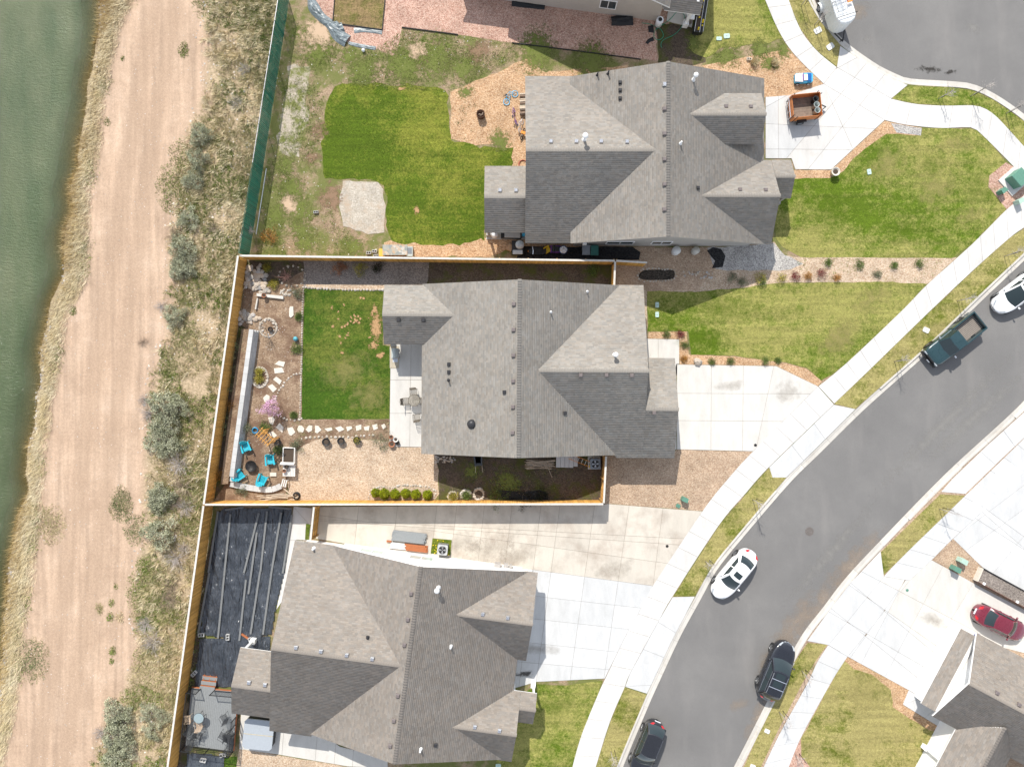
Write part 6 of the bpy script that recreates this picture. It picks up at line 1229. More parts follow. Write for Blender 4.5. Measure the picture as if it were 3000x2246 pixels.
# ---- lumber on the long drive
grey_pl = flat('grey_composite', (.235, .25, .255), .7, var=.08); redwood = flat('redwood', (.36, .12, .045), .75); whitepl = flat('white_boards', (.60, .59, .57), .7)
def stack(name, label, p, rz, nx_, nz_, l_, w_, t_, mat, z0=ZY + .045, jit=.12):
    o = thing(name, label, 'lumber stack', (p.x, p.y, z0), rz)
    for k in range(nz_):
        for i in range(nx_): MB().box((random.uniform(-jit, jit), (i - (nx_ - 1) / 2) * (w_ + .008), (k + .5) * t_), (l_, w_, t_ - .003)).build('board', mat, o)
    return o
stack('lumber_stack', 'stack of grey composite deck boards on the long concrete drive', W1('e', 438, 775, .35), R(-6.5), 6, 8, 2.65, .135, .03, grey_pl); stack('lumber_stack', 'short stack of white boards beside the grey deck boards', W1('e', 345, 850, .2), R(-6.5), 4, 4, 1.2, .12, .035, whitepl); stack('lumber_stack', 'stack of red-brown timbers beside the grey deck boards', W1('e', 500, 868, .2), R(-6.5), 4, 3, 1.75, .13, .06, redwood)
o = MB().box((0, 0, .07), (.4, .13, .14), R(-6)).build('timber_block', redwood); o.location = W1('e', 267, 808) + Vector((0, 0, .045)); tag(o, 'red-brown timber offcut at the end of the grey deck boards', 'timber')
# ---- black sheet with boards
t = NT('black_plastic', .27, .8); n1 = t.noise(1.0, 4, .55, t.mapped(t.coord(), (1.9, .45, 1), (0, 0, .45))); n2 = t.noise(.8, 4, .6); t.col(t.ramp(n2, [(.3, (.034, .041, .052)), (.7, (.066, .076, .092))])); t.bump(n1, 1.0, .8); plastic = t.m
def crinkled(name, poly, z, amp, mat, label=None, step=.22, drape=0):
    xs_ = [p.x for p in poly]; ys_ = [p.y for p in poly]; nx_ = int((max(xs_) - min(xs_)) / step) + 1; ny_ = int((max(ys_) - min(ys_)) / step) + 1
    X_, Y_ = np.meshgrid(np.linspace(min(xs_), max(xs_), nx_), np.linspace(min(ys_), max(ys_), ny_), indexing='ij'); ins = inside(X_.ravel(), Y_.ravel(), poly).reshape(X_.shape)
    q = np.abs(fbm(X_ * 2.2 + Y_ * .6, Y_ * .45 - X_ * .3, 1.0, 8) - .5) + .5 * np.abs(fbm(X_, Y_, 1.6, 3) - .5); Z_ = z + amp * (1 - np.clip(q * 3.2, 0, 1)); ii = np.arange(X_.size).reshape(X_.shape)
    F_ = [(ii[i, j], ii[i + 1, j], ii[i + 1, j + 1], ii[i, j + 1]) for i in range(nx_ - 1) for j in range(ny_ - 1) if ins[i, j] and ins[i + 1, j] and ins[i + 1, j + 1] and ins[i, j + 1]]
    o = link(name, np_mesh(name, np.stack([X_, Y_, Z_], -1).reshape(-1, 3), np.array(F_), None, mat, True)); 
    if label: tag(o, label, 'plastic sheet')
    return o
crinkled('plastic_sheet', W('L', [(432, 78), (848, 82), (800, 480), (745, 700), (722, 850), (600, 880), (470, 880), (280, 850), (335, 480), (392, 110)]), .15, .10, plastic, 'large black plastic sheet weighted with grey boards beside the white house', .11)
crinkled('plastic_sheet', W('L', [(275, 865), (470, 870), (720, 850), (720, 1180), (480, 1180), (250, 1170), (245, 1080), (268, 960)]), .135, .10, plastic, 'smaller black plastic sheet between the deck steps and the boards', .16)
crinkled('plastic_sheet', W('L', [(205, 1560), (300, 1565), (440, 1580), (430, 1720), (180, 1720)]), .14, .06, plastic, 'black plastic sheet below the deck by the bottom edge', .16)
gb = flat('grey_board', (.17, .175, .175), .75); ords = 'first second third fourth fifth sixth seventh eighth'.split()
for i, (x0, y0, x1, y1, lb) in enumerate([(468, 122, 430, 500, 'upper grey board second from the fence on the black sheet'), (430, 498, 393, 872, 'lower grey board second from the fence on the black sheet'), (640, 115, 550, 478, 'slanting grey board in the upper middle of the black sheet'), (628, 232, 577, 605, 'grey board in the middle of the black sheet'), (690, 105, 650, 470, 'upper grey board right of the slanting one on the black sheet'), (648, 468, 590, 848, 'lower grey board right of the slanting one on the black sheet'), (776, 112, 715, 485, 'upper grey board nearest the white house on the black sheet'), (715, 485, 665, 850, 'lower grey board nearest the white house on the black sheet'), (562, 520, 522, 888, 'grey board in the lower middle of the black sheet'), (393, 105, 335, 475, 'upper grey board along the fence edge of the black sheet'), (340, 478, 273, 842, 'lower grey board along the fence edge of the black sheet'), (435, 97, 548, 80, 'short grey board across the top left of the black sheet'), (700, 78, 840, 90, 'short grey board across the top right of the black sheet'), (840, 125, 785, 480, 'grey board along the house edge of the black sheet')]):
    a_, b_ = W1('L', x0, y0, .2), W1('L', x1, y1, .2); o = MB().bar((0, 0, 0), (b_ - a_), .155, .045).build('deck_board', gb); o.location = a_ + Vector((0, 0, .075)); tag(o, lb, 'board', 'grey boards weighting the black sheet')
def cinder(label, p, rz, mat=None, dz=0, group='concrete blocks'):
    mat = mat or blockm; m = MB(); l_, w_, h_ = .39, .19, .19
    for y in (-1, 1): m.box((0, y * (w_ / 2 - .015), h_ / 2), (l_, .03, h_))
    for x in (-1, 0, 1): m.box((x * (l_ / 2 - .015), 0, h_ / 2), (.03, w_ - .062, h_))
    o = m.build('concrete_block', mat); o.location = (p.x, p.y, ZY + dz); o.rotation_euler = (0, 0, rz); return tag(o, label, 'concrete block', group)
for x, y, lb, t_ in ((289, 855, 'concrete block on the sheet edge nearest the fence', 'L'), (450, 868, 'concrete block on the seam between the black sheets', 'L'), (588, 888, 'concrete block at the corner of the black sheet near the house', 'L'), (245, 1090, 'concrete block on the lower black sheet by the fence', 'L'), (300, 1615, 'concrete block on the black sheet below the deck', 'L'), (420, 1583, 'concrete block at the deck corner below the railing', 'L')): cinder(lb, W1(t_, x, y, .3), random.uniform(0, 3), dz=.09).scale = (1.25, 1.5, 1)
cinder('lone concrete block in the weedy yard', W1('B', 366, 1288), .1); cinder('left concrete block against the upper yard fence', W1('B', 685, 1535), .05).scale = (1, 1.2, 1); cinder('concrete block in the middle against the upper yard fence', W1('B', 720, 1525), -.1).scale = (1, 1.2, 1); cinder('concrete block half hidden behind the upper yard fence', W1('B', 730, 1552), .05); cinder('tan concrete block near the dry grasses by the cul-de-sac walk', W1('C', 1435, 362), -.1, stone_w)
o = MB().box((0, 0, .06), (.75, .14, .1), R(-35)).build('timber_block', redwood); o.location = W1('L', 560, 860) + Vector((0, 0, .09)); tag(o, 'orange timber offcut lying on the black sheet', 'timber')
# ---- deck, steps, railing, hot tub
gd = flat('deck_grey', (.225, .235, .235), .75, var=.1); dp0, dp1, dp2, dp3 = W1('U', 310, 480, .6), W1('U', 1000, 540, .6), W1('U', 930, 1420, .6), W1('U', 215, 1330, .6); c0 = (dp0 + dp1 + dp2 + dp3) / 4; an = math.atan2((dp1 - dp0).y, (dp1 - dp0).x) 
DK = thing('deck', 'grey plank deck with black railing behind the white house', 'deck', (c0.x, c0.y, ZY), an)
def dl(p): 
    q = Matrix.Rotation(-an, 3, 'Z') @ Vector((p.x - c0.x, p.y - c0.y, 0)); return q
e0, e1, e2, e3 = dl(dp0), dl(dp1), dl(dp2), dl(dp3); DZ = .5; nb = 26
for i in range(nb):
    k0, k1 = i / nb, (i + .94) / nb; MB().prism([tuple(e0.lerp(e1, k0))[:2], tuple(e0.lerp(e1, k1))[:2], tuple(e3.lerp(e2, k1))[:2], tuple(e3.lerp(e2, k0))[:2]], DZ - .035, DZ + random.uniform(-.002, .002)).build('plank', gd, DK)
for a_, b_ in ((e0, e1), (e3, e2), (e0, e3), (e1, e2)): MB().bar((a_.x, a_.y, DZ - .14), (b_.x, b_.y, DZ - .14), .05, .2).build('joist', redwood, DK)
def rail(a_, b_, z0=DZ, h_=.95):
    MB().bar((a_.x, a_.y, z0 + h_), (b_.x, b_.y, z0 + h_), .045).bar((a_.x, a_.y, z0 + .1), (b_.x, b_.y, z0 + .1), .035).build('hand_rail', black_trim, DK); n = max(2, int((b_ - a_).length / .12)); bm = MB()
    for i in range(1, n): q = a_.lerp(b_, i / n); bm.bar((q.x, q.y, z0 + .1), (q.x, q.y, z0 + h_), .018)
    o = bm.build('balusters', black_trim, DK); o['kind'] = 'stuff'
    for q in (a_, b_): MB().box((q.x, q.y, z0 + .5), (.06, .06, 1.02)).build('rail_post', black_trim, DK)
rail(e0, e3); rail(e3, e3.lerp(e2, .5)); rail(e3.lerp(e2, .5), e2); rail(e0, e0.lerp(e1, .2)); rail(e0.lerp(e1, .5), e1.lerp(e1, 1)); rail(e2, e2.lerp(e1, .3)); rail(e1.lerp(e2, .42), e1.lerp(e2, .55))
ST = thing('deck_steps', 'three grey steps with orange risers leading off the deck', 'steps', W1('U', 590, 370), an + R(-2))
for i in range(3): MB().box((0, -.45 + i * .36, .46 - i * .15), (1.25, .30, .04)).build('tread', gd, ST); MB().box((0, -.30 + i * .36, .36 - i * .12), (1.2, .03, .16)).build('riser', redwood, ST)
for sx in (-.5, 0, .5): MB().add([(sx - .02, -.6, 0), (sx - .02, .5, 0), (sx - .02, .5, .12), (sx - .02, -.6, .44), (sx + .02, -.6, 0), (sx + .02, .5, 0), (sx + .02, .5, .12), (sx + .02, -.6, .44)], [(0, 1, 2, 3), (7, 6, 5, 4), (0, 4, 5, 1), (1, 5, 6, 2), (2, 6, 7, 3), (3, 7, 4, 0)]).build('stringer', redwood, ST)
hc = W1('U', 1310, 1165, .9); HT = thing('hot_tub', 'square hot tub with grey folding cover beside the deck', 'hot tub', (hc.x, hc.y, ZY), R(-6)); cov = flat('tub_cover', (.34, .37, .40), .6, var=.06); hx = 1.18
MB().prism([(-hx, -hx + .2), (-hx + .2, -hx), (hx - .2, -hx), (hx, -hx + .2), (hx, hx - .2), (hx - .2, hx), (-hx + .2, hx), (-hx, hx - .2)], .02, .82).build('tub', black_trim, HT)
for sg in (-1, 1): MB().prism([(-hx - .04, sg * .02), (hx + .04, sg * .02), (hx + .04, sg * (hx - .18)), (hx - .18, sg * (hx + .04)), (-hx + .18, sg * (hx + .04)), (-hx - .04, sg * (hx - .18))], .83, .93).build('cover_half', cov, HT)
MB().box((0, 0, .934), (2 * hx, .05, .012)).build('cover_seam', flat('seam_tan', (.45, .38, .25), .7), HT)
blackm = flat('black_mesh_chair', (.03, .032, .034), .6); tanfab = flat('tan_sling', (.50, .38, .27), .7)
for x, y, a_, mt, lb in ((255, 935, 185, tanfab, 'tan sling chair at the fence side of the deck table'), (425, 1020, 100, tanfab, 'tan sling chair below the glass deck table'), (300, 1080, 60, blackm, 'black mesh chair by the west rail of the deck'), (420, 1190, -20, blackm, 'black mesh chair in the middle of the lower deck'), (300, 1290, 90, blackm, 'black mesh chair in the lower left corner of the deck'), (770, 1190, 150, blackm, 'black mesh chair left of the small black table'), (890, 1150, 30, blackm, 'black mesh chair right of the small black table'), (880, 1350, 70, blackm, 'black mesh chair in the lower right corner of the deck'), (800, 920, 120, blackm, 'black mesh chair standing alone near the roof edge')):
    slat_chair(lb, W1('U', x, y, 1.0), R(a_), mt, ZY + DZ, 'chairs on the grey deck')
def rtable(label, p, r_, mat, top, z): 
    o = thing('table', label, 'table', (p.x, p.y, z)); MB().lathe([(r_, .70), (r_, .715)], 24).build('table_top', top, o); MB().ring((0, 0, .708), r_, .015, 24, 5).build('rim', mat, o)
    for i in range(4): MB().bar((r_ * .7 * math.cos(i * 1.571), r_ * .7 * math.sin(i * 1.571), 0), (r_ * .5 * math.cos(i * 1.571), r_ * .5 * math.sin(i * 1.571), .7), .03).build('leg', mat, o)
dg = NT('deck_glass', .05, .6).col((.32, .40, .42)); dg.b.inputs['Alpha'].default_value = .7
rtable('pale glass table between the tan sling chairs on the deck', W1('U', 425, 920, 1.2), .42, blackm, dg.m, ZY + DZ); rtable('small black mesh table in the lower right of the deck', W1('U', 850, 1210, 1.1), .34, blackm, blackm, ZY + DZ)
# ---- upper house: side yard and back corner
def wheelie(label, p, mat): 
    o = thing('wheelie_bin', label, 'bin', (p.x, p.y, ZY + .02), R(180)); MB().add([(-.22, -.25, .05), (.22, -.25, .05), (.22, .25, .05), (-.22, .25, .05), (-.29, -.34, .98), (.29, -.34, .98), (.29, .36, .98), (-.29, .36, .98)], [(3, 2, 1, 0), (0, 1, 5, 4), (1, 2, 6, 5), (2, 3, 7, 6), (3, 0, 4, 7), (4, 5, 6, 7)]).build('body', mat, o)
    MB().box((0, .02, 1.02), (.64, .80, .06)).box((0, .02, 1.055), (.5, .62, .03)).build('lid', mat, o); MB().tube([(-.25, -.42, .98), (.25, -.42, .98)], .02, 6).build('handle', mat, o)
    for sg in (-1, 1): MB().lathe([(.12, -.03), (.12, .03)], 14, (sg * .25, -.24, .12), AXm(R(90), 'Y')).build('wheel', rubber, o)
wheelie('grey wheelie bin in the shaded side yard of the upper house', W1('V', 1432, 395, 1.0), flat('bin_grey', (.20, .215, .23), .5)); wheelie('dark green wheelie bin beside the grey bin', W1('V', 1537, 400, 1.0), flat('bin_green', (.02, .11, .09), .5))
for x, y, r_, c_, lb in ((430, 80, .34, (.62, .62, .60), 'white lidded rain barrel by the upper house wall'), (565, 80, .30, (.48, .46, .41), 'beige lidded rain barrel by the upper house wall')):
    o = thing('rain_barrel', lb, 'barrel', (W1('J', x, y, .8).x, W1('J', x, y, .8).y, ZY)); MB().lathe([(r_ * .85, 0), (r_, .35), (r_ * .92, .75)], 20).build('barrel', flat('barrel_%d' % x, c_, .6), o, True); MB().lathe([(r_ * 1.02, .75), (r_ * 1.02, .80), (r_ * .3, .85), (.06, .88)], 22).build('lid', flat('barrel_lid_%d' % x, c_, .6), o, True)
o = thing('trash_barrel', 'round blue barrel heaped with white bags beside the purple toy', 'barrel', (W1('V', 1150, 392, .8).x, W1('V', 1150, 392, .8).y, ZY)); MB().lathe([(.28, 0), (.33, .75), (.36, .78), (.30, .78), (.2, .7)], 20).build('barrel', flat('barrel_blue', (.04, .07, .16), .5), o, True); MB().grid(lambda u, v: (.31 * math.sin(u * 1.5708) * math.cos(6.283 * v), .31 * math.sin(u * 1.5708) * math.sin(6.283 * v), .72 + .2 * math.cos(u * 1.5708) + .05 * math.sin(v * 31 + u * 9)), 8, 20).build('bags', toyw, o)
o = thing('toy_cart', 'purple ride-on toy cart in the shaded side yard', 'toy', (W1('V', 1050, 385, .4).x, W1('V', 1050, 385, .4).y, ZY)); MB().prism([(-.42, -.28), (.42, -.3), (.45, .28), (-.4, .32)], .14, .42).build('body', purple, o); MB().prism([(-.1, -.2), (.35, -.2), (.35, .2), (-.1, .2)], .42, .5).build('seat', bin_b, o); MB().grid(lambda u, v: (-.3 + .3 * u, -.25 + .5 * v, .42 + .18 * math.sin(u * math.pi)), 6, 4).build('hood', bin_b, o)
for sx in (-1, 1):
    for sy in (-1, 1): MB().lathe([(.13, -.05), (.13, .05)], 14, (sx * .3, sy * .3, .13), AXm(R(90), 'X')).build('wheel', rubber, o)
yel = flat('toy_yellow', (.72, .50, .02), .45); o = thing('toy_chair', 'yellow plastic toy chair between the black scooter and the purple cart', 'toy', (W1('V', 952, 395, .4).x, W1('V', 952, 395, .4).y, ZY), R(30)); MB().box((0, 0, .28), (.5, .42, .05)).build('seat', yel, o); MB().box((-.02, .24, .48), (.5, .05, .42)).build('backrest', yel, o)
for sx in (-1, 1): 
    for sy in (-1, 1): MB().box((sx * .2, sy * .17, .13), (.08, .08, .26)).build('leg', yel, o)
o = thing('ride_on_toy', 'black ride-on motorbike toy beside the upper house wall', 'toy', (W1('V', 830, 405, .4).x, W1('V', 830, 405, .4).y, ZY), R(2)); MB().prism([(-.75, -.18), (-.4, -.32), (.45, -.32), (.7, -.2), (.7, .2), (.45, .3), (-.4, .3), (-.75, .16)], .15, .42).build('body', black_trim, o); MB().box((.1, 0, .48), (.5, .3, .12)).build('seat', iron, o); MB().tube([(-.42, -.32, .62), (-.38, 0, .66), (-.42, .32, .62)], .022, 6).bar((-.5, 0, .3), (-.38, 0, .66), .05).build('handlebar', chrome, o); MB().box((-.78, 0, .3), (.05, .14, .1)).build('reflector', orange, o)
for sx in (-.5, .5): MB().lathe([(.19, -.08), (.19, .08)], 16, (sx, 0, .19), AXm(R(90), 'X')).build('wheel', rubber, o)
lidm = flat('kettle_grey', (.42, .44, .45), .4); o = thing('smoker_grill', 'black smoker grill with round grey lid beside the upper patio', 'grill', (W1('V', 580, 360, .8).x, W1('V', 580, 360, .8).y, ZY), 0); MB().box((0, 0, .42), (.95, 1.1, .6)).build('cabinet', iron, o); MB().lathe([(.36, .72), (.36, .8), (.26, .9), (.05, .95)], 22, (.18, .2, 0)).build('lid', lidm, o, True); MB().box((0, -.42, .80), (.8, .34, .08)).build('side_shelf', lidm, o)
for sx in (-1, 1):
    for sy in (-1, 1): MB().box((sx * .42, sy * .48, .06), (.07, .07, .12)).build('foot', iron, o)
o = MB().box((0, 0, .18), (.42, .55, .34), R(-25)).build('cardboard_box', flat('cardboard', (.45, .29, .17), .85)); o.location = W1('V', 485, 370, .1); tag(o, 'small cardboard box beside the smoker grill', 'box')
o = thing('storage_bench', 'dark storage bench under the upper patio roof', 'bench', (W1('V', 500, 205, .6).x, W1('V', 500, 205, .6).y, ZY + .05), R(-1)); MB().box((0, 0, .28), (1.7, .5, .5)).build('chest', black_trim, o); MB().box((.1, 0, .56), (1.3, .52, .06)).build('lid', grey_trim, o)
o = MB().lathe([(.30, 0), (.34, .2), (.3, .45), (.15, .55)], 14).build('laundry_bag', toyw, None, True); o.location = W1('V', 295, 200, .3) + Vector((0, 0, -.14)); tag(o, 'white bag at the corner of the upper patio', 'bag')
o = MB().lathe([(.24, 0), (.28, .3), (.2, .42)], 14).build('bucket', bin_g, None, True); o.location = W1('V', 605, 195, .3) + Vector((0, 0, -.14)); tag(o, 'grey bucket under the upper patio roof', 'bucket')
o = MB().box((0, 0, .2), (.25, .45, .4)).build('storage_box', blue); o.location = W1('V', 652, 195, .3) + Vector((0, 0, -.14)); tag(o, 'blue box under the upper patio roof', 'box')
# slate table, bins by fence
t = NT('mosaic_slate', .85, .3); v = t.voro(4.5, t.coord(True)); s_ = t.n('ShaderNodeSeparateColor'); t.l(v, s_.inputs[0]); t.col(t.ramp(s_.outputs[0], [(0, (.22, .25, .25)), (.4, (.36, .35, .30)), (.7, (.42, .30, .20)), (1, (.45, .45, .42))])); t.bump(t.voro(4.5, t.coord(True), 'Distance'), .4, .02)
o = thing('slate_table', 'mosaic slate slab table standing against the upper yard fence', 'table', W1('B', 848, 1522), 0); MB().box((0, 0, .42), (2.05, .86, .06)).build('table_top', t.m, o)
for sx in (-1, 1): MB().box((sx * .8, 0, .2), (.1, .7, .39)).build('leg', iron, o)
o = thing('utility_sink', 'grey plastic tub beside the slate table', 'tub', W1('B', 936, 1530), 0); MB().box((0, 0, .2), (.5, .8, .4)).build('tub', bin_g, o); MB().box((0, .05, .405), (.36, .5, .01)).build('basin', tub, o)
o = MB().box((0, 0, .15), (.42, .62, .3)).build('storage_box', flat('yellow_box', (.62, .40, .06), .5)); o.location = W1('B', 765, 1535); tag(o, 'yellow crate between the concrete blocks and the slate table', 'crate')
# fire drum, bicycles, firewood, hose
rust = flat('rusty_drum', (.10, .05, .03), .9, var=.4); o = thing('fire_drum', 'rusty round fire drum standing on the bark', 'fire drum', W1('B', 1363, 700, .3), 0); o.location.z = ZY; MB().lathe([(.27, 0), (.33, .12), (.33, .55), (.35, .57), (.31, .57), (.29, .2), (.02, .15)], 18).build('drum', rust, o, True)
mm = MB()
for i in range(5): mm.bar((-.32, -.24 + i * .12, .58), (.32, -.24 + i * .12, .58), .02)
mm.build('grate', rust, o)
for i in range(4): MB().tube([(random.uniform(-.2, .2), random.uniform(-.2, .2), .3), (random.uniform(-.2, .2), random.uniform(-.2, .2), .52)], .05, 6).build('log', stick_m, o)
def bike(label, f_, r_, mat, tyre, rad, tilt=80, lift=.12):
    """a bicycle lying on its side between two wheel centres"""
    c_ = (f_ + r_) / 2; an_ = dirang(r_, f_); hb = (f_ - r_).length / 2; o = thing('bicycle', label, 'bicycle', (c_.x, c_.y, ZY), an_); ax = AXm(R(90 - tilt), 'X')
    for sx in (-1, 1):
        w_ = MB().ring((0, 0, 0), rad, .028, 26, 8, ax).build('wheel', tyre, o); w_.location = (sx * hb, 0, lift); sp_ = MB()
        for i in range(8): sp_.bar((0, 0, 0), ax @ Vector((rad * math.cos(i * .785), rad * math.sin(i * .785), 0)), .006)
        sp_.build('spokes', galv, w_)
    up = lambda x, y: Vector((x, y * math.sin(R(tilt)), lift + y * math.cos(R(tilt)) + .02)); A_, B_, C_, D_ = up(-hb, 0), up(-.05, .02), up(-.12, .38), up(hb * .62, .42)
    MB().tube([A_, B_], .014, 6).tube([B_, C_], .018, 6).tube([C_, D_], .018, 6).tube([B_, D_], .02, 6).tube([A_, C_], .012, 6).build('frame', mat, o); MB().tube([D_, up(hb, 0)], .018, 6).build('fork', mat, o)
    MB().tube([D_ + Vector((0, .1, -.0)), D_ + Vector((.02, .12, .28))], .014, 6).build('handlebar', iron, o); MB().box(C_ + Vector((-.03, .07, 0)), (.22, .1, .08)).build('saddle', iron, o); MB().bar(B_ + Vector((0, 0, -.05)), B_ + Vector((.1, 0, .12)), .03).build('crank', iron, o)
bike('light blue bicycle lying on the bark by the upper house', W1('Y', 437, 225, .2), W1('Y', 280, 375, .2), blue, blue, .25, 82, .1)
bike('small purple bicycle standing on the bark near the firewood', W1('Y', 420, 530, .3), W1('Y', 458, 755, .3), purple, purple, .19, 25, .21); bike('white and pink bicycle against the upper house wall', W1('Y', 570, 750, .3), W1('Y', 530, 900, .3), toyw, toyw, .2, 30, .22)
o = thing('balance_bike', 'small black wheeled toy with orange seat by the upper house corner', 'toy', W1('Y', 580, 985, .2), R(-20)); o.location.z = ZY; MB().box((0, .1, .32), (.4, .22, .1)).build('seat', orange, o); MB().bar((-.05, .35, .2), (0, -.25, .3), .08).build('frame', iron, o)
for sy in (-.3, .35): MB().ring((0, sy, .17), .15, .035, 18, 7, AXm(R(65), 'Y')).build('wheel', rubber, o)
bark = flat('log_bark', (.20, .14, .10), .9, var=.3); o = thing('firewood_stack', 'row of split logs stacked against the upper house wall', 'firewood', W1('Y', 585, 420))
for i, (y, w_, mt) in enumerate(((290, 50, bark), (335, 25, stick_m), (375, 45, stick_m), (425, 40, bark), (465, 25, grey_wood), (520, 70, stick_m), (600, 60, bark), (250, 35, stick_m))):
    q = W1('Y', 600, y) - W1('Y', 585, 420); MB().tube([(q.x - .32, q.y + random.uniform(-.05, .05), .16), (q.x + .5, q.y, .2 + .02 * i)], w_ * .0026, 7).build('log', mt, o)
o = MB()
for i in range(3): o.ring((random.uniform(-.03, .03), .03 * i, .03 + i * .03), .36 - .02 * i, .02, 26, 6)
o = o.build('garden_hose', flat('hose_red', (.42, .09, .06), .5)); o.location = W1('B', 1618, 1000); tag(o, 'coil of red hose beside the upper patio roof', 'hose')
o = MB().lathe([(.015, .0), (.12, .06), (.15, .15), (.12, .24), (.015, .30)], 14).build('ball', toyw, None, True); o.location = W1('g', 1678, 948); tag(o, 'white and teal play ball on the grass by the pink gravel', 'ball')
# ---- house 5 surroundings
hs = flat('hose_green', (.03, .28, .17), .5)
o = MB().tube(smooth_path([p + Vector((0, 0, .08 if i > 7 else .03)) for i, p in enumerate(W('f', [(0, 435), (140, 455), (250, 500), (340, 540), (400, 640), (380, 720), (300, 750), (230, 700), (235, 600), (300, 530), (420, 450), (540, 360), (640, 245), (720, 225), (790, 300), (780, 400), (720, 540), (600, 660), (440, 735), (370, 790), (355, 860), (372, 900)]))], 6), .022, 6).build('garden_hose', hs); tag(o, 'long green hose looping across the porch and the soil', 'hose')
o = thing('white_bucket', 'white bucket with dark lid beside the beige house wall', 'bucket', (W1('f', 325, 420, .5).x, W1('f', 325, 420, .5).y, ZY)); MB().lathe([(.28, 0), (.30, .8), (.27, .86)], 20).build('barrel', toyw, o, True); MB().lathe([(.16, .86), (.16, .885)], 18).build('lid', iron, o)
o = thing('porch_pillar', 'square brick porch pillar with white cap', 'pillar', (W1('f', 895, 330, .6).x, W1('f', 895, 330, .6).y, ZY), R(-7)); MB().box((0, 0, .42), (.52, .52, .84)).build('base', flat('brick_dark', (.20, .17, .15), .9, var=.3, sc=12), o); MB().box((0, 0, .87), (.66, .66, .08)).build('cap', white_trim, o); MB().box((.05, .1, 1.9), (.2, .2, 2.0)).build('column', white_trim, o)
o = thing('flower_box', 'long dark planter box of yellow flowers along the porch edge', 'planter', (W1('f', 1080, 250, .6).x, W1('f', 1080, 250, .6).y, ZY), R(-9)); MB().box((0, 0, .28), (.5, 3.2, .56)).build('box', black_trim, o); MB().box((.36, .3, .2), (.3, 3.6, .4)).build('lower_box', black_trim, o); MB().box((0, 0, .565), (.4, 3.0, .012)).build('soil', soil_m, o); 
for x, y0, y1 in ((-.2, -1.6, -.4), (.22, -1.6, 1.6), (.5, -1.5, 2.1)): MB().bar((x, y0, .60), (x, y1, .60), .03).build('edge_trim', white_trim, o)
YF = o; petal = flat('yellow_petals', (.78, .58, .02), .6)
for i in range(14): q = MB().lathe([(.02, 0), (.07, .03), (.08, .08), (.03, .13)], 7).build('flower', petal, o); q.location = (random.choice([.1, .36, .02]), -1.4 + i * .22 + random.uniform(-.1, .1), .57 if i % 3 else .45); q.scale = (random.uniform(.7, 1.3),) * 3
film = flat('grey_plastic_film', (.16, .19, .20), .35, var=.5, sc=5, bump=.6)
def cloth_heap(name, label, path, wd, hgt, mat, seed):
    p_ = resample(smooth_path(path, 5), .12); n_ = 9; m = MB()
    for i, q in enumerate(p_):
        d_ = (p_[min(i + 1, len(p_) - 1)] - p_[max(i - 1, 0)]).normalized(); nn = Vector((-d_.y, d_.x, 0)); w_ = wd * (.65 + .7 * float(vn(i * .12, seed, 1.0, seed)))
        for j in range(n_ + 1):
            s_ = j / n_ * 2 - 1; z_ = hgt * (1 - s_ * s_) * (.35 + .9 * abs(float(fbm(i * .22 + j * 1.3, j * .9, 1.0, seed)) - .2)); m.v.append((q.x + nn.x * s_ * w_, q.y + nn.y * s_ * w_, ZY + .02 + z_))
    for i in range(len(p_) - 1):
        for j in range(n_): a_ = i * (n_ + 1) + j; m.f.append([a_, a_ + n_ + 1, a_ + n_ + 2, a_ + 1])
    return tag(m.build(name, mat), label, 'fabric')
cloth_heap('weed_fabric', 'long crumpled roll of grey weed fabric beside the small lawn', W('g', [(690, -60), (760, 150), (900, 330), (1040, 440), (1150, 570), (1240, 680), (1380, 770)]), .42, .32, film, 3); cloth_heap('weed_fabric', 'strip of grey weed fabric under the pink gravel edge', W('g', [(1400, 800), (1600, 850), (1900, 900)]), .16, .06, film, 5); cloth_heap('weed_fabric', 'strip of grey weed fabric below the small lawn', W('g', [(1500, 570), (1700, 560), (2020, 600)]), .2, .05, film, 6); cloth_heap('weed_fabric', 'crumpled corner of grey weed fabric at the small lawn', W('g', [(1130, 440), (1220, 520), (1300, 500)]), .45, .25, film, 9)
bl = flat('black_fabric', (.014, .015, .018), .6, bump=.5)
cloth_heap('black_fabric', 'heap of black weed fabric against the beige house wall', W('C', [(600, 130), (660, 125), (730, 115)]), .5, .35, bl, 7); cloth_heap('black_fabric', 'scrap of black weed fabric near the green hose loop', W('f', [(120, 550), (220, 540)]), .35, .12, bl, 8); cloth_heap('black_fabric', 'scrap of black weed fabric below the green hose loop', W('f', [(90, 820), (140, 760), (220, 730)]), .16, .08, bl, 10); cloth_heap('black_fabric', 'strip of black weed fabric along the beige house foot', W('C', [(0, 15), (90, 25), (200, 40)]), .3, .12, bl, 11)
edge_m = flat('black_edging', (.02, .02, .02), .7)
for i, (t_, pts_, lb) in enumerate((('B', [(480, -40), (466, 142), (766, 183), (787, -40)], 'black edging strip around the small top lawn'), ('C', [(0, 262), (400, 312), (780, 362)], 'black edging strip below the pink gravel'), ('B', [(885, 168), (1225, 212)], 'short black edging strip at the pink gravel corner'))):
    m = MB(); q = W(t_, pts_, ZY)
    for a_, b_ in zip(q, q[1:]): m.bar(a_ + Vector((0, 0, .05)), b_ + Vector((0, 0, .05)), .05, .12)
    tag(m.build('edging_strip', edge_m), lb, 'edging')
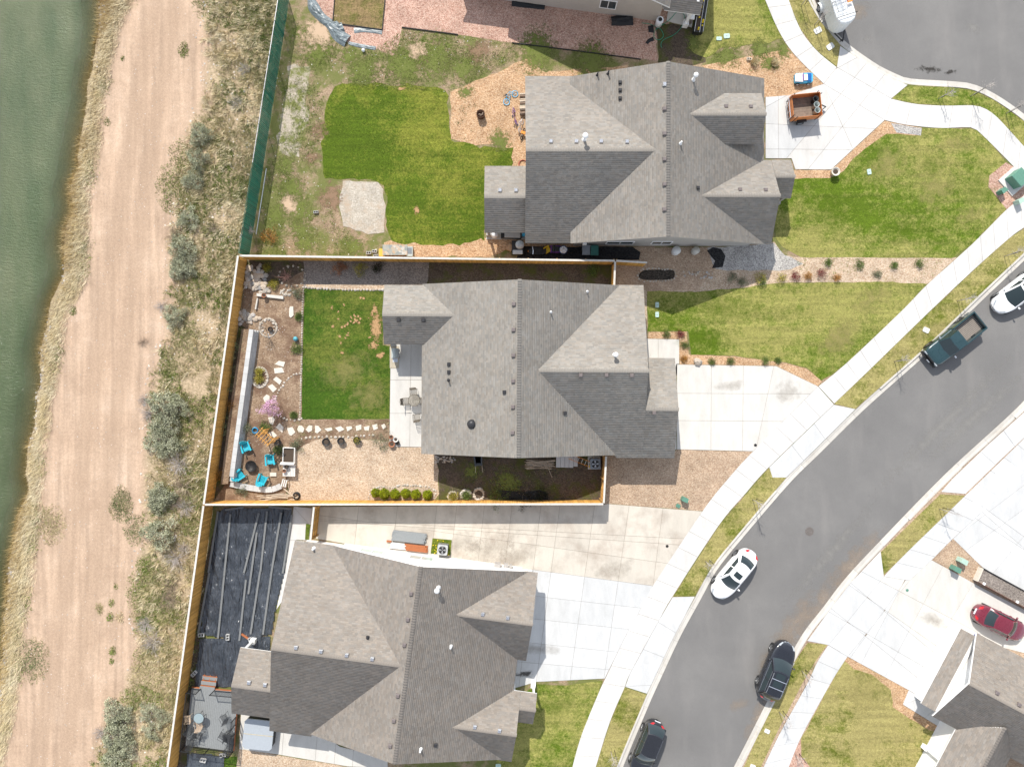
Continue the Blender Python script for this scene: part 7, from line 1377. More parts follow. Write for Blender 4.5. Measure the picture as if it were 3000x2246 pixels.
# ---- street furniture
ug = flat('utility_green', (.10, .23, .17), .5); ugl = flat('utility_pale_green', (.36, .50, .42), .5)
def pedestal(label, p, rz, s_, mat): 
    o = thing('utility_pedestal', label, 'utility box', (p.x, p.y, ZY), rz); MB().prism([(-s_, -s_ * .7), (s_, -s_ * .7), (s_, s_ * .7), (-s_, s_ * .7)], 0, s_ * 2.4).build('cabinet', mat, o); MB().prism([(-s_ * 1.1, -s_ * .8), (s_ * 1.1, -s_ * .8), (s_ * .9, s_ * .7), (-s_ * .9, s_ * .7)], s_ * 2.41, s_ * 2.75).build('lid', mat, o)
pedestal('dark green utility pedestal in the chip bed by the transformer', W1('h', 1090, 920, .3), R(40), .24, ug); pedestal('pale green utility pedestal at the sidewalk below the transformer', W1('h', 1500, 1170, .3), R(30), .24, ugl); pedestal('green utility pedestal near the corner of the gravel by the drive', W1('J', 0, 0), 0, .01, ug) if False else None
pedestal('taller green utility pedestal on the brown gravel by the sidewalk', W1('N', 632, 32, .4), R(-25), .24, ug); pedestal('pale green utility pedestal on the gravel triangle', W1('X', 300, 105, .4), R(-30), .27, ugl); pedestal('dark green utility pedestal on the gravel triangle edge', W1('X', 250, 165, .4), R(-30), .27, ug)
o = thing('transformer', 'large green transformer cabinet on a concrete pad', 'transformer', (W1('h', 1480, 640, .6).x, W1('h', 1480, 640, .6).y, ZY), R(41)); MB().box((0, 0, .06), (1.7, 1.75, .12)).build('pad', walk_m, o); MB().box((.1, .05, .52), (1.05, 1.15, .8)).build('cabinet', ug, o); MB().add([(-.46, -.56, .92), (.66, -.56, .92), (.66, .66, .92), (-.46, .66, .92), (-.42, -.52, .99), (.62, -.52, .99), (.62, .62, .99), (-.42, .62, .99)], [(0, 1, 5, 4), (1, 2, 6, 5), (2, 3, 7, 6), (3, 0, 4, 7), (4, 5, 6, 7), (3, 2, 1, 0)]).build('lid', ug, o)
def lidbox(label, t_, x, y, rz, mat, sx=.42, sy=.32, cat='utility box'):
    sx *= .74; sy *= .74; p = W1(t_, x, y); o = thing('utility_box', label, cat, (p.x, p.y, ZY + .008), rz); MB().prism([(-sx, -sy * .7), (-sx * .8, -sy), (sx * .8, -sy), (sx, -sy * .7), (sx, sy * .7), (sx * .8, sy), (-sx * .8, sy), (-sx, sy * .7)], 0, .07).build('cover', mat, o); MB().box((0, 0, .073), (.08, .02, .006)).build('lifting_slot', iron, o)
lidw = flat('lid_white', (.60, .60, .57), .7); lidg = flat('lid_pale_green', (.42, .56, .50), .6)
for a_ in (('pale utility lid in the verge grass nearest the cargo trailer', 'Q', 600, 375, R(30), lidw), ('pale utility lid in the verge grass near the driveway', 'Q', 752, 570, R(35), lidw), ('white utility lid in the verge beside the green pickup', 'a', 272, 1163, R(-25), lidw, .36, .28), ('white utility lid in the verge below the black sport utility', 'N', 1132, 1436, R(-25), lidw, .3, .22), ('green valve lid near the beige house lawn, left one', 'f', 1440, 728, 0, lidg, .3, .2), ('green valve lid near the beige house lawn, right one', 'f', 1583, 680, R(4), lidg, .34, .26), ('upper green valve lid in the shaded lawn of the middle house', 'J', 295, 457, 0, lidg, .2, .3), ('lower green valve lid in the lawn of the middle house', 'J', 295, 524, 0, lidg, .2, .3), ('green valve lid in the upper front lawn', 'D', 715, 1043, R(10), lidg, .22, .3), ('green valve lid on the brown gravel by the long drive', 'N', 593, 72, R(-30), ug, .24, .2), ('green valve lid in the lower house lawn, left', 'M', 745, 1645, 0, lidg, .3, .2), ('white utility lid cut by the bottom edge in the verge', 'N', 1045, 1650, R(-20), lidw, .3, .22)): lidbox(*a_)
o = MB().lathe([(.36, 0), (.36, .012), (.33, .014), (.31, .009), (.05, .009)], 28).build('manhole_cover', flat('cast_iron', (.13, .115, .105), .7, var=.3)); o.location = W1('N', 1390, 228, .01); o.location.z = .006; tag(o, 'round iron manhole cover in the middle of the street', 'manhole')
for t_, x, y, lb in (('J', 976, 1427, 'round metal valve cap in the middle driveway corner'), ('N', 526, 316, 'round metal valve cap in the long beige driveway'), ('O', 946, 583, 'green valve cap in the lower right driveway')):
    o = MB().lathe([(.12, 0), (.12, .012), (.04, .016)], 18).build('valve_cap', iron if 'green' not in lb else ug); p = W1(t_, x, y); o.location = (p.x, p.y, ZY + .046); tag(o, lb, 'valve cap')
pot('round dark planter pot at the corner of the upper driveway', W1('D', 508, 1045, .4), .34, .5, stone_w)
o = rock_mesh(77, .7).build('boulder', rock_m); o.location = W1('J', 575, 850, .2); o.scale = (.42, .3, .35); o.rotation_euler = (0, 0, -.5); tag(o, 'white boulder lying in the bark beside the middle driveway', 'boulder')
o = thing('planter_wall', 'long dark timber planter with black mulch beside the maroon car', 'planter', (0, 0, 0)); q = W('O', [(1400, 448), (1900, 720), (1860, 800), (1366, 528)], .5); MB().prism([(p.x, p.y) for p in q], ZY, .60).build('mulch', darkgravel, o)
for a_, b_, mt in ((q[0], q[1], iron), (q[3], q[2], flat('brown_board', (.12, .06, .04), .8)), (q[0], q[3], stone_w)): MB().bar((a_.x, a_.y, .40), (b_.x, b_.y, .40), .06, .62).build('side_board', mt, o)
for x, y in ((1415, 545), (1617, 655)): p = W1('O', x, y, .7); MB().box((p.x, p.y, .68), (.2, .2, .08), R(-30)).build('post_cap', white_trim, o)
o = thing('hose_reel', 'round blue hose reel on the corner of the white garage', 'hose reel', W1('O', 1367, 862, 2.3), 0); o.location.z = 2.35; MB().lathe([(.26, 0), (.26, .14), (.22, .15), (.1, .12), (.05, .18)], 20).build('drum', flat('reel_blue', (.04, .07, .25), .5), o); MB().box((0, 0, -.1), (.1, .1, .22)).build('bracket', white_trim, o)
o = thing('deck_chair', 'black folding chair on the porch at the bottom right', 'chair', W1('X', 330, 1620), R(60)); MB().box((0, 0, .42), (.5, .5, .03)).build('seat', blackm, o); MB().box((-.3, 0, .7), (.04, .5, .6), ax=AXm(R(-20), 'Y')).build('backrest', blackm, o)
for sx in (-1, 1):
    for sy in (-1, 1): MB().bar((sx * .25, sy * .22, 0), (-sx * .15, sy * .22, .42), .03).build('leg', blackm, o)
o = MB().lathe([(.16, 0), (.18, .3), (.19, .32)], 16).build('watering_can', flat('can_blue', (.10, .35, .42), .5), None, True); o.location = W1('G', 556, 503); tag(o, 'small blue bucket on the garden soil by the lawn edging', 'bucket')
pot('dark pot in the stone ring near the bare sapling', W1('Z', 730, 1435), .2, .22, iron)
# ------------------------------------------------------------------ vegetation
def leaf_cloud(rg, r_, hgt, clumps, per, size, cr=.22, narrow=.45, flatn=1.0, lumpy=.25, shell=.55):
    """many leaf-sized faces gathered in clumps through a dome-shaped crown"""
    V = []; C_ = []
    an = rg.uniform(0, 6.283, clumps); rad = np.sqrt(rg.uniform(0, 1, clumps)); el = rg.uniform(0, 1, clumps); q = shell + (1 - shell) * rg.random(clumps) ** .5
    lob = 1 + lumpy * np.sin(an * 3 + rg.uniform(0, 6)) + lumpy * .6 * np.sin(an * 5 + rg.uniform(0, 6))
    th = np.arccos(1 - el * .98); cx = r_ * lob * np.sin(th) * np.cos(an) * q; cy = r_ * lob * np.sin(th) * np.sin(an) * q; cz = hgt * (.15 + .8 * np.cos(th) * q)
    tone = rg.uniform(.5, 1.4, clumps)
    n = clumps * per; c = np.repeat(np.stack([cx, cy, cz], 1), per, 0); tn = np.repeat(tone, per) * rg.uniform(.8, 1.2, n)
    d = rg.normal(0, 1, (n, 3)); d /= np.linalg.norm(d, axis=1)[:, None]; p = c + d * (rg.random(n) ** .4)[:, None] * cr * np.array([1, 1, .75]); p[:, 2] = np.maximum(p[:, 2], .03)
    a = d + rg.normal(0, .5, (n, 3)) + np.array([0, 0, .4]); a /= np.linalg.norm(a, axis=1)[:, None]; b = np.cross(a, rg.normal(0, 1, (n, 3))); b /= np.linalg.norm(b, axis=1)[:, None]
    s = size * rg.uniform(.6, 1.3, n)[:, None]; w_ = s * narrow
    V = np.stack([p - b * w_ * .6, p + a * s * .5 - b * w_ * .5 * 0 + b * w_ * .6, p + a * s, p + a * s * .5 - b * w_ * 1.1], 1)
    return V.reshape(-1, 3), np.arange(n * 4).reshape(n, 4), np.repeat(tn, 4)
def crown_mesh(name, seed, r_, hgt, clumps, per, size, mat, **kw):
    rg = np.random.default_rng(seed); V, F_, C_ = leaf_cloud(rg, r_, hgt, clumps, per, size, **kw); return np_mesh(name, V, F_, C_, mat)
def twig_mesh(name, seed, r_, hgt, n, mat, rad=.012, kids=3, droop=.25, sides=3):
    rg = np.random.default_rng(seed); m = MB()
    for i in range(n):
        an = rg.uniform(0, 6.283); el = rg.uniform(.15, 1.25); L_ = r_ * rg.uniform(.6, 1.1); d = Vector((math.cos(an) * math.cos(el), math.sin(an) * math.cos(el), math.sin(el) * hgt / r_)); p1 = d * L_ * .55 + Vector(rg.normal(0, .04, 3)); p2 = d * L_ + Vector(rg.normal(0, .1, 3)) - Vector((0, 0, droop * L_ * .3)); p2.z = max(p2.z, .05)
        m.tube([(rg.normal(0, .05), rg.normal(0, .05), -.05), p1, p2], rad, sides, rad * .35, False)
        for k in range(kids): q = p1.lerp(p2, rg.uniform(0, .8)); e = q + (p2 - p1) * rg.uniform(.4, .8) + Vector(rg.normal(0, .16 * r_, 3)); e.z = max(e.z, .04); m.tube([q, e], rad * .55, sides, rad * .2, False)
    return m.mesh(name, mat)
sage_m = attr_mat('sage_leaf', (.33, .345, .225), .8, (.43, .435, .31), 1.0, obj=True); grey_twig = flat('grey_twig', (.42, .38, .35), .9, var=.3); brown_twig = flat('brown_twig', (.32, .25, .19), .9, var=.3)
sage = [crown_mesh('foliage', 60 + i, 1.0, .95, 95, 34, .085, sage_m, cr=.17, narrow=.35) for i in range(4)]; stemm = [twig_mesh('stem', 70 + i, .85, .75, 16, grey_twig, .016, 2) for i in range(2)]
dead = [twig_mesh('twigs', 80 + i, 1.0, .7, 75, grey_twig, .011, 4) for i in range(3)] + [twig_mesh('twigs', 90 + i, 1.0, .6, 80, brown_twig, .010, 4) for i in range(2)]
random.seed(5)
def gz(p): return float(ground_z(np.array([p.x]), np.array([p.y]))[0])
SG = [('A', 1215, 810, 68, 'sagebrush nearest the top of the dirt track'), ('A', 1200, 955, 62, 'second sagebrush from the top beside the dirt track'), ('A', 1172, 1090, 64, 'third sagebrush from the top, beside the green weeds'), ('A', 1140, 1325, 66, 'sagebrush standing alone beside the dirt track near the green fence end'), ('A', 1095, 1500, 78, 'sagebrush at the upper end of the cluster by the fence corner'), ('A', 1120, 1600, 70, 'sagebrush in the middle of the cluster by the fence corner'), ('E', 1085, 80, 70, 'sagebrush at the lower end of the cluster by the fence corner'), ('E', 1050, 360, 68, 'round sagebrush beside the pale bare soil'), ('E', 985, 905, 92, 'top of the biggest sagebrush clump beside the track'), ('E', 1075, 920, 66, 'right bush of the biggest sagebrush clump'), ('E', 1010, 1010, 85, 'middle bush of the biggest sagebrush clump'), ('E', 950, 1110, 82, 'left lower bush of the biggest sagebrush clump'), ('E', 1030, 1140, 80, 'lowest bush of the biggest sagebrush clump'), ('E', 965, 1455, 78, 'sagebrush level with the timber fence corner'), ('P', 960, 40, 76, 'lower twin of the sagebrush at the timber fence corner'), ('P', 975, 235, 95, 'large sagebrush beside the black plastic sheet'), ('P', 700, 1330, 78, 'uppermost sagebrush in the bottom left clump'), ('P', 740, 1400, 80, 'second sagebrush in the bottom left clump'), ('P', 690, 1480, 76, 'third sagebrush in the bottom left clump'), ('P', 760, 1530, 72, 'fourth sagebrush in the bottom left clump'), ('P', 690, 1610, 84, 'lowest sagebrush in the bottom left clump'), ('P', 900, 1330, 60, 'sagebrush by the fence right of the bottom left clump'), ('P', 985, 1360, 48, 'small sagebrush against the fence beside the deck'), ('P', 920, 1440, 56, 'small sagebrush above the bottom dry grass by the fence')]
for i, (t_, x, y, r_, lb) in enumerate(SG):
    p = W1(t_, x, y, .5); s = r_ * .48309 * H / F; o = thing('sagebrush', 'grey-green ' + lb, 'bush', (p.x, p.y, gz(p)), random.uniform(0, 6), 'sagebrush along the dirt track'); f_ = link('foliage', sage[i % 4], o); g_ = link('stem', stemm[i % 2], o)
    o.scale = (s, s, s * random.uniform(.85, 1.1))
for i, (t_, x, y, r_, lb) in enumerate([('E', 870, 870, 50, 'grey dead brush left of the biggest sagebrush'), ('E', 890, 960, 60, 'wider grey dead brush left of the biggest sagebrush'), ('E', 1080, 1260, 80, 'grey dead brush below the biggest sagebrush'), ('E', 1100, 1400, 80, 'dead brush right of the sagebrush at the fence corner'), ('E', 1060, 1500, 60, 'brown dead brush by the timber fence corner'), ('P', 1120, 90, 70, 'dead brush between fence and sagebrush by the plastic sheet'), ('P', 1060, 390, 80, 'tangled grey dead brush below the large sagebrush'), ('P', 1110, 330, 50, 'small dead brush close to the fence'), ('P', 1040, 560, 70, 'brown dead brush beside the long fence'), ('P', 1020, 650, 75, 'lower brown dead brush beside the long fence'), ('P', 880, 790, 65, 'pale grey dead brush on the bare bank'), ('P', 930, 900, 75, 'spiky grey dead brush on the bare bank'), ('P', 600, 1450, 50, 'grey dead brush at the edge of the bottom left clump'), ('A', 1290, 1380, 50, 'low brown dead brush near the green fence end'), ('A', 1050, 1420, 50, 'grey dead brush beside the sagebrush cluster'), ('A', 1480, 420, 50, 'grey dead brush among the pale dry grass'), ('E', 970, 300, 45, 'small grey dead brush above the pale bare soil'), ('A', 1430, 620, 55, 'brown dead brush beside the green fence'), ('E', 860, 520, 38, 'low grey dead brush on the edge of the dirt track')]):
    p = W1(t_, x, y, .3); s = r_ * .48309 * H / F; o = thing('dead_brush', lb, 'bush', (p.x, p.y, gz(p)), random.uniform(0, 6), 'dead brush on the bank'); link('twigs', dead[i % 5], o); o.scale = (s, s, s)
# ---- wild grasses
def zfn(x, y): return ground_z(x, y)
def ypoly(fa, fb, y0, y1, n=40):
    ys_ = np.linspace(y0, y1, n); return [Vector((float(fa(y)), float(y), 0)) for y in ys_] + [Vector((float(fb(y)), float(y), 0)) for y in ys_[::-1]]
reed_m = attr_mat('reed_gold', (.43, .31, .13), .85, (.52, .40, .21), .7); straw_m = attr_mat('straw', (.60, .50, .30), .85, (.68, .60, .42), .5); wgreen = attr_mat('wild_green', (.16, .23, .035), .85, (.23, .27, .075), .7); olive = attr_mat('olive_grass', (.33, .31, .14), .85, (.48, .41, .23), .6); dull_g = attr_mat('dull_green', (.20, .23, .10), .85, (.28, .27, .13), .7)
bank = ypoly(lambda y: Xwat(y) - .25, lambda y: Xstr(y) + .15, -45, 45, 70)
def rel(x, y): return (x - Xwat(y)) / np.maximum(.6, Xstr(y) - Xwat(y))
L_ = dict(zfn=zfn)
blades('bank_reeds', bank, 200, (.25, .6), .035, reed_m, seed=3, lean=.9, bias=(-.35, -.1), mask=lambda x, y: np.clip(1.15 - np.abs(rel(x, y) - .18) * 2.6, 0, 1) * np.clip((fbm(x, y, .25, 4) - .36) * 6, 0.05, 1), label='golden dry reeds along the canal edge', **L_)
blades('bank_straw', bank, 260, (.2, .5), .03, straw_m, seed=4, lean=.8, bias=(-.25, -.55), mask=lambda x, y: np.clip(1.2 - np.abs(rel(x, y) - .62) * 2.2, 0, 1), label='pale combed straw grass on the canal bank', **L_)
blades('bank_weeds', ypoly(lambda y: Xstr(y) - 1.3, lambda y: Xstr(y) + .55, -45, 45, 70), 110, (.12, .3), .04, wgreen, seed=6, lean=.9, mask=lambda x, y: np.clip((fbm(x, y, .45, 9) - .44) * 8, 0, 1) * np.clip(1.1 - np.abs(x - Xstr(y) + .25) * 1.4, 0, 1), label='green weeds between the straw and the dirt track', **L_)
verge = ypoly(lambda y: Xver(y) - .4, lambda y: Xfen(y) + .02, -45, 45, 60)
def vq(x, y): return np.clip((x - Xver(y)) / 1.6, 0, 1)
up = lambda y: np.clip((y - 16) / 8, 0, 1)
blades('verge_straw', verge, 9, (.22, .5), .045, straw_m, seed=11, lean=1.0, bias=(-.35, -.25), tuft=26, spread=.16, mask=lambda x, y: vq(x, y) * (np.clip((fbm(x, y, .35, 31) - .44) * 6, 0, 1) * .55 + .9 * up(y) * (fbm(x, y, .5, 33) > .42)), label='tufts of pale dry bunch grass on the verge', **L_)
blades('verge_olive', verge, 24, (.12, .32), .035, olive, seed=12, lean=1.0, tuft=16, spread=.2, mask=lambda x, y: vq(x, y) * np.clip((fbm(x, y, .5, 41) - .34) * 5, 0, 1), label='mixed olive grass covering the verge', **L_)
blades('verge_green', verge, 30, (.10, .26), .05, wgreen, seed=13, lean=.9, tuft=12, spread=.16, mask=lambda x, y: vq(x, y) * np.clip((fbm(x, y, .42, 51) - .46) * 9, 0, 1), label='bright green weeds scattered on the verge', **L_)
blades('fence_foot_grass', ypoly(lambda y: Xfen(y) - 1.7, lambda y: Xfen(y), -45, 45, 40), 55, (.1, .22), .04, dull_g, seed=14, lean=.9, tuft=8, spread=.15, mask=lambda x, y: np.clip((fbm(x, y, .3, 61) - .40) * 5, 0, 1), label='thin green grass along the outer foot of the fences', **L_)
for i, (t_, x, y, rr, m_) in enumerate([('A', 1115, 298, .8, wgreen), ('A', 1230, 10, 1.6, wgreen), ('A', 1090, 940, 1.5, wgreen), ('A', 1060, 1130, 2.6, wgreen), ('A', 1140, 1190, 1.8, olive), ('E', 735, 1520, 1.5, dull_g), ('P', 730, 60, 1.7, dull_g), ('P', 310, 190, 1.9, olive), ('P', 200, 1010, 2.2, dull_g), ('P', 815, 220, 1.5, dull_g), ('P', 700, 560, .35, wgreen), ('P', 674, 662, .4, wgreen), ('P', 668, 745, .5, wgreen), ('P', 725, 752, .6, straw_m), ('P', 680, 955, .5, wgreen), ('P', 672, 1015, .35, wgreen), ('P', 602, 695, .6, olive), ('A', 742, 352, .25, wgreen), ('A', 650, 732, .5, wgreen), ('E', 440, 330, .5, wgreen), ('E', 1010, 680, 1.3, wgreen), ('E', 1120, 470, 1.8, wgreen), ('E', 990, 580, .7, wgreen), ('P', 850, 590, 2.0, wgreen), ('P', 870, 680, 2.2, olive), ('P', 920, 520, 1.6, straw_m), ('P', 900, 1060, 2.4, olive), ('P', 870, 450, 1.2, wgreen)]):
    rr *= HQ; p = W1(t_, x, y, .1); pl = [p + Vector((rr * math.cos(a_ * .52) * .8, rr * math.sin(a_ * .52) * 1.15, 0)) for a_ in range(12)]
    blades('weed_clump', pl, 420 if rr > .7 else 600, (.05, .15), .06, m_, seed=100 + i, lean=1.0, zfn=zfn, mask=lambda x_, y_, p=p, rr=rr: np.clip(1.25 - np.hypot((x_ - p.x) / .8, (y_ - p.y) / 1.15) / rr * 1.1 + (fbm(x_, y_, 1.6, i) - .5), 0, 1))
# ---- weeds in the upper yard and on the bark
yard = W('B', [(150, 60), (420, 250), (720, 300), (900, 180), (1656, 270), (1500, 400), (1170, 560), (440, 510), (400, 700), (400, 1090), (500, 1380), (780, 1470), (780, 1550), (0, 1550), (60, 1000)])
blades('yard_weeds', yard, 55, (.06, .16), .045, wgreen, seed=21, lean=1.1, tuft=4, spread=.12, mask=lambda x, y: np.clip((fbm(x, y, .35, 71) - .47) * 7, 0, .9), label='patchy green weeds over the bare upper yard')
blades('yard_dry_grass', yard, 40, (.06, .14), .04, olive, seed=22, lean=1.1, tuft=4, spread=.12, mask=lambda x, y: np.clip((fbm(x, y, .45, 81) - .42) * 5, 0, .9), label='thin dry grass over the bare upper yard')
blades('bark_weeds', W('B', [(1180, 560), (1600, 400), (1600, 880), (1300, 880), (1190, 800)]), 5, (.05, .14), .05, dull_g, seed=23, lean=1.1, tuft=14, spread=.14, mask=lambda x, y: np.clip((fbm(x, y, .6, 91) - .52) * 8, 0, .8), label='small weeds growing through the bark by the upper house')
blades('bark_weeds', W('C', [(1240, 260), (1656, 250), (1656, 470), (1560, 480), (1200, 380)]), 18, (.05, .14), .05, wgreen, seed=24, lean=1.1, tuft=10, spread=.14, mask=lambda x, y: np.clip((fbm(x, y, .7, 95) - .48) * 7, 0, .8), label='weeds at the edge of the bark by the cul-de-sac walk')
blades('chip_bed_weeds', W('K', [(0, 130), (1150, 140), (985, 300), (0, 300)]), 14, (.04, .12), .045, wgreen, seed=25, lean=1.1, tuft=8, spread=.12, mask=lambda x, y: np.clip((fbm(x, y, .6, 96) - .52) * 7, 0, .7), label='weeds in the chip bed between the two front lawns')
blades('fence_bed_weeds', W('G', [(215, 430), (262, 450), (135, 1370), (60, 1470), (30, 1470), (110, 1000)]), 14, (.08, .22), .05, dull_g, seed=26, lean=1, tuft=10, spread=.15, z=.5, mask=lambda x, y: np.clip((fbm(x, y, .6, 97) - .45) * 7, 0, .9), label='weeds in the raised bed along the fence')
blades('fence_strip_weeds', W('L', [(395, 110), (320, 500), (240, 1000), (200, 1280), (240, 1280), (290, 900), (350, 500), (420, 110)]), 22, (.06, .2), .05, wgreen, seed=27, lean=1, tuft=10, spread=.12, mask=lambda x, y: np.clip((fbm(x, y, .6, 98) - .40) * 7, 0, .9), label='green weeds between the fence and the black sheet')
blades('edging_weeds', W('G', [(530, 1000), (1120, 1000), (1110, 1090), (560, 1110)]), 24, (.06, .16), .05, olive, seed=28, lean=1, tuft=8, spread=.14, mask=lambda x, y: np.clip((fbm(x, y, .7, 99) - .40) * 6, 0, .9), label='rough grass around the stepping stones')
blades('lawn_edge_weeds', W('G', [(535, 420), (588, 420), (584, 700), (560, 700), (530, 600)]), 40, (.06, .18), .06, wgreen, seed=29, lean=1, tuft=8, spread=.12, mask=lambda x, y: np.clip((fbm(x, y, .8, 77) - .42) * 6, 0, .9), label='green ground cover along the lawn edging')
blades('shade_grass', W('I', [(250, 1230), (900, 1230), (900, 1420), (250, 1420)]), 30, (.05, .12), .045, dull_g, seed=30, lean=1, tuft=5, spread=.14, mask=lambda x, y: np.clip((fbm(x, y, .4, 88) - .46) * 6, 0, .8), label='thin grass in the shade behind the middle house')
# ---- planted shrubs
def shrub(name, label, t_, x, y, r_, hgt, mat, clumps=40, per=26, size=.06, z=ZY, cat='shrub', group=None, stem=True, **kw):
    r_ *= HQ; hgt *= HQ; p = W1(t_, x, y, hgt * .5); o = thing(name, label, cat, (p.x, p.y, z), 0, group); link('foliage', crown_mesh('foliage', int(x * 7 + y), r_, hgt, clumps, per, size, mat, **kw), o)
    if stem: link('stem', twig_mesh('stem', int(x + y), r_ * .7, hgt * .7, 8, brown_twig, .012, 1), o)
    return o
lime = attr_mat('lime_leaf', (.30, .33, .014), .8, (.22, .27, .014), 2, obj=True)
for i, (x, y, r_) in enumerate([(143, 398, .52), (222, 405, .66), (312, 408, .58), (405, 402, .58), (493, 410, .58), (594, 414, .58)]):
    p = W1('e', x, y, .6); o = thing('round_shrub', '%s lime green round shrub from the left by the lower fence' % ('first second third fourth fifth sixth'.split()[i]), 'shrub', (p.x, p.y, ZY), 0, 'lime green round shrubs'); link('foliage', crown_mesh('foliage', 300 + i, r_ * .6, r_ * 1.3, 150, 40, .055, lime, cr=.10, lumpy=.04, shell=.8, narrow=.5), o); link('stem', twig_mesh('stem', 310 + i, r_ * .8, r_ * 1.2, 14, brown_twig, .014, 2), o)
g1 = attr_mat('leaf_green', (.10, .16, .03), .8, (.14, .19, .05), 2, obj=True); g2 = attr_mat('leaf_dull', (.16, .18, .10), .8, (.20, .21, .13), 2, obj=True); g3 = attr_mat('leaf_yellow', (.36, .30, .04), .8, (.28, .27, .06), 2, obj=True); g4 = attr_mat('leaf_red', (.20, .025, .03), .8, (.14, .03, .03), 2, obj=True); g5 = attr_mat('leaf_orange', (.42, .20, .04), .8, (.34, .19, .06), 2, obj=True); g6 = attr_mat('leaf_rust', (.36, .15, .06), .8, (.28, .13, .06), 2, obj=True); gpk = attr_mat('pink_blossom', (.62, .36, .52), .7, (.66, .44, .58), 2, obj=True); gdk = attr_mat('leaf_dark', (.025, .035, .012), .8, (.04, .03, .02), 2, obj=True)
for a_ in [('shrub', 'orange-leaved shrub between the fence and the block wall', 'R', 130, 215, .62, .7, g5), ('shrub', 'dull brown shrub in the fence bed near the lower corner', 'G', 85, 1315, .45, .45, g5), ('shrub', 'rusty spiky shrub in the gravel under the top fence', 'G', 812, 72, .68, .5, g6), ('shrub', 'yellow spiky shrub in the gravel under the top fence', 'G', 945, 82, .62, .5, g3), ('shrub', 'dark red shrub right of the yellow spiky shrub', 'G', 1045, 70, .5, .5, gdk), ('shrub', 'olive shrub among the corner boulders', 'G', 420, 168, .42, .5, g3), ('shrub', 'small yellow shrub at the top of the corner boulders', 'Z', 652, 290, .32, .35, g3), ('shrub', 'upper yellow shrub inside the oval stone ring', 'G', 332, 700, .35, .35, g3), ('shrub', 'lower yellow shrub inside the oval stone ring', 'G', 330, 745, .38, .35, g3), ('shrub', 'pale grey-green shrub spilling over the block wall', 'R', 325, 570, .78, .55, g2), ('shrub', 'dark green plant in a ring behind the wooden arbor', 'R', 655, 555, .48, .35, g1), ('shrub', 'small grey-green shrub below the curved wall', 'R', 285, 1580, .52, .4, g2), ('shrub', 'dull shrub right of the raised planter', 'R', 1170, 860, .6, .45, olive if False else g2), ('shrub', 'green leafy plant beside the raised planter', 'R', 870, 925, .42, .5, g1), ('shrub', 'grey-green shrub in the fence bed by the long wall', 'R', 65, 960, .42, .4, g2), ('shrub', 'small green bush at the corner of the pink tree bed', 'R', 1112, 360, .25, .25, g1), ('shrub', 'dark shrub by the lawn edging near the corner boulders', 'Z', 1240, 740, .55, .5, g2), ('shrub', 'green clump by the lawn edging below the slab', 'Z', 1250, 1190, .35, .3, g1), ('shrub', 'grey-brown bush at the patio corner gravel', 'S', 85, 1400, .95, .5, g2), ('shrub', 'yellow-green shrub inside the left stone ring by the lower fence', 'e', 815, 425, .5, .45, g3), ('shrub', 'dark green shrub between the stone rings by the lower fence', 'e', 930, 410, .42, .4, g1), ('shrub', 'small green shrub on the soil under the gravel fence', 'V', 1520, 640, .5, .45, g1), ('shrub', 'green shrub against the middle lawn dark edge', 'G', 565, 560, .5, .3, g1),
           ('shrub', 'dark green tangle in the black mulch by the lower fence', 'e', 1210, 430, 1.0, .4, g1), ('shrub', 'black leafless mass in the black mulch by the lower fence', 'e', 1420, 415, 1.3, .45, gdk), ('shrub', 'round dark shrub at the end of the black mulch', 'e', 1585, 415, .75, .5, gdk)]: shrub(*a_, lumpy=.3)
for i, (x, y, m_, r_, lb) in enumerate([(815, 265, g2, .42, 'olive shrub first in the row between the front lawns'), (890, 297, g2, .42, 'dull shrub second in the row between the front lawns'), (1010, 270, g3, .5, 'yellow-green shrub at the shadow edge between the front lawns'), (1028, 300, g1, .35, 'green shrub close below the yellow-green one'), (1150, 268, g3, .52, 'bushy olive shrub just outside the shadow'), (1253, 262, g4, .42, 'round red shrub between the front lawns'), (1338, 260, g5, .32, 'small orange shrub between the two red shrubs'), (1438, 240, g4, .5, 'spiky dark red shrub between the front lawns'), (1540, 268, g5, .34, 'small orange shrub right of the dark red one'), (355, 658, g1, .32, 'green shrub near the middle house entry'), (452, 662, g4, .32, 'dark red shrub near the middle house entry'), (486, 735, g1, .24, 'small green shrub beside the entry walk'), (480, 830, g5, .22, 'brown tuft beside the entry walk corner'), (675, 850, g1, .24, 'small green shrub in the driveway bark, first'), (803, 845, g1, .28, 'green shrub in the driveway bark, second'), (1043, 842, g1, .36, 'green shrub in the driveway bark, third'), (1128, 843, g1, .18, 'tiny green shrub in the driveway bark, last')]):
    shrub('shrub', lb, 'J', x, y, r_, r_ * 1.1, m_, 24, 24, .06)
for x, y, m_, r_, lb in ((515, 178, g1, .42, 'bright green grass clump in the upper row of the chip bed'), (753, 187, g1, .3, 'round green clump in the upper row of the chip bed'), (925, 172, g1, .36, 'green clump farthest right in the chip bed'), (637, 243, g2, .3, 'grey clump alone in the chip bed'), (298, 165, g1, .3, 'low green clump at the left of the chip bed')): shrub('shrub', lb, 'K', x, y, r_, r_, m_, 20, 24, .07)
for x, y, lb in ((1475, 375, 'tan ornamental grass nearest the concrete block by the walk'), (1597, 375, 'tan ornamental grass closest to the cul-de-sac walk')):
    p = W1('C', x, y, .4); o = thing('ornamental_grass', lb, 'grass', (p.x, p.y, ZY)); pl = [Vector((.3 * math.cos(a_), .3 * math.sin(a_), 0)) for a_ in range(6)]; blades('blades', pl, 1500, (.4, .8), .025, straw_m, o, z=0, seed=int(x), lean=.7)
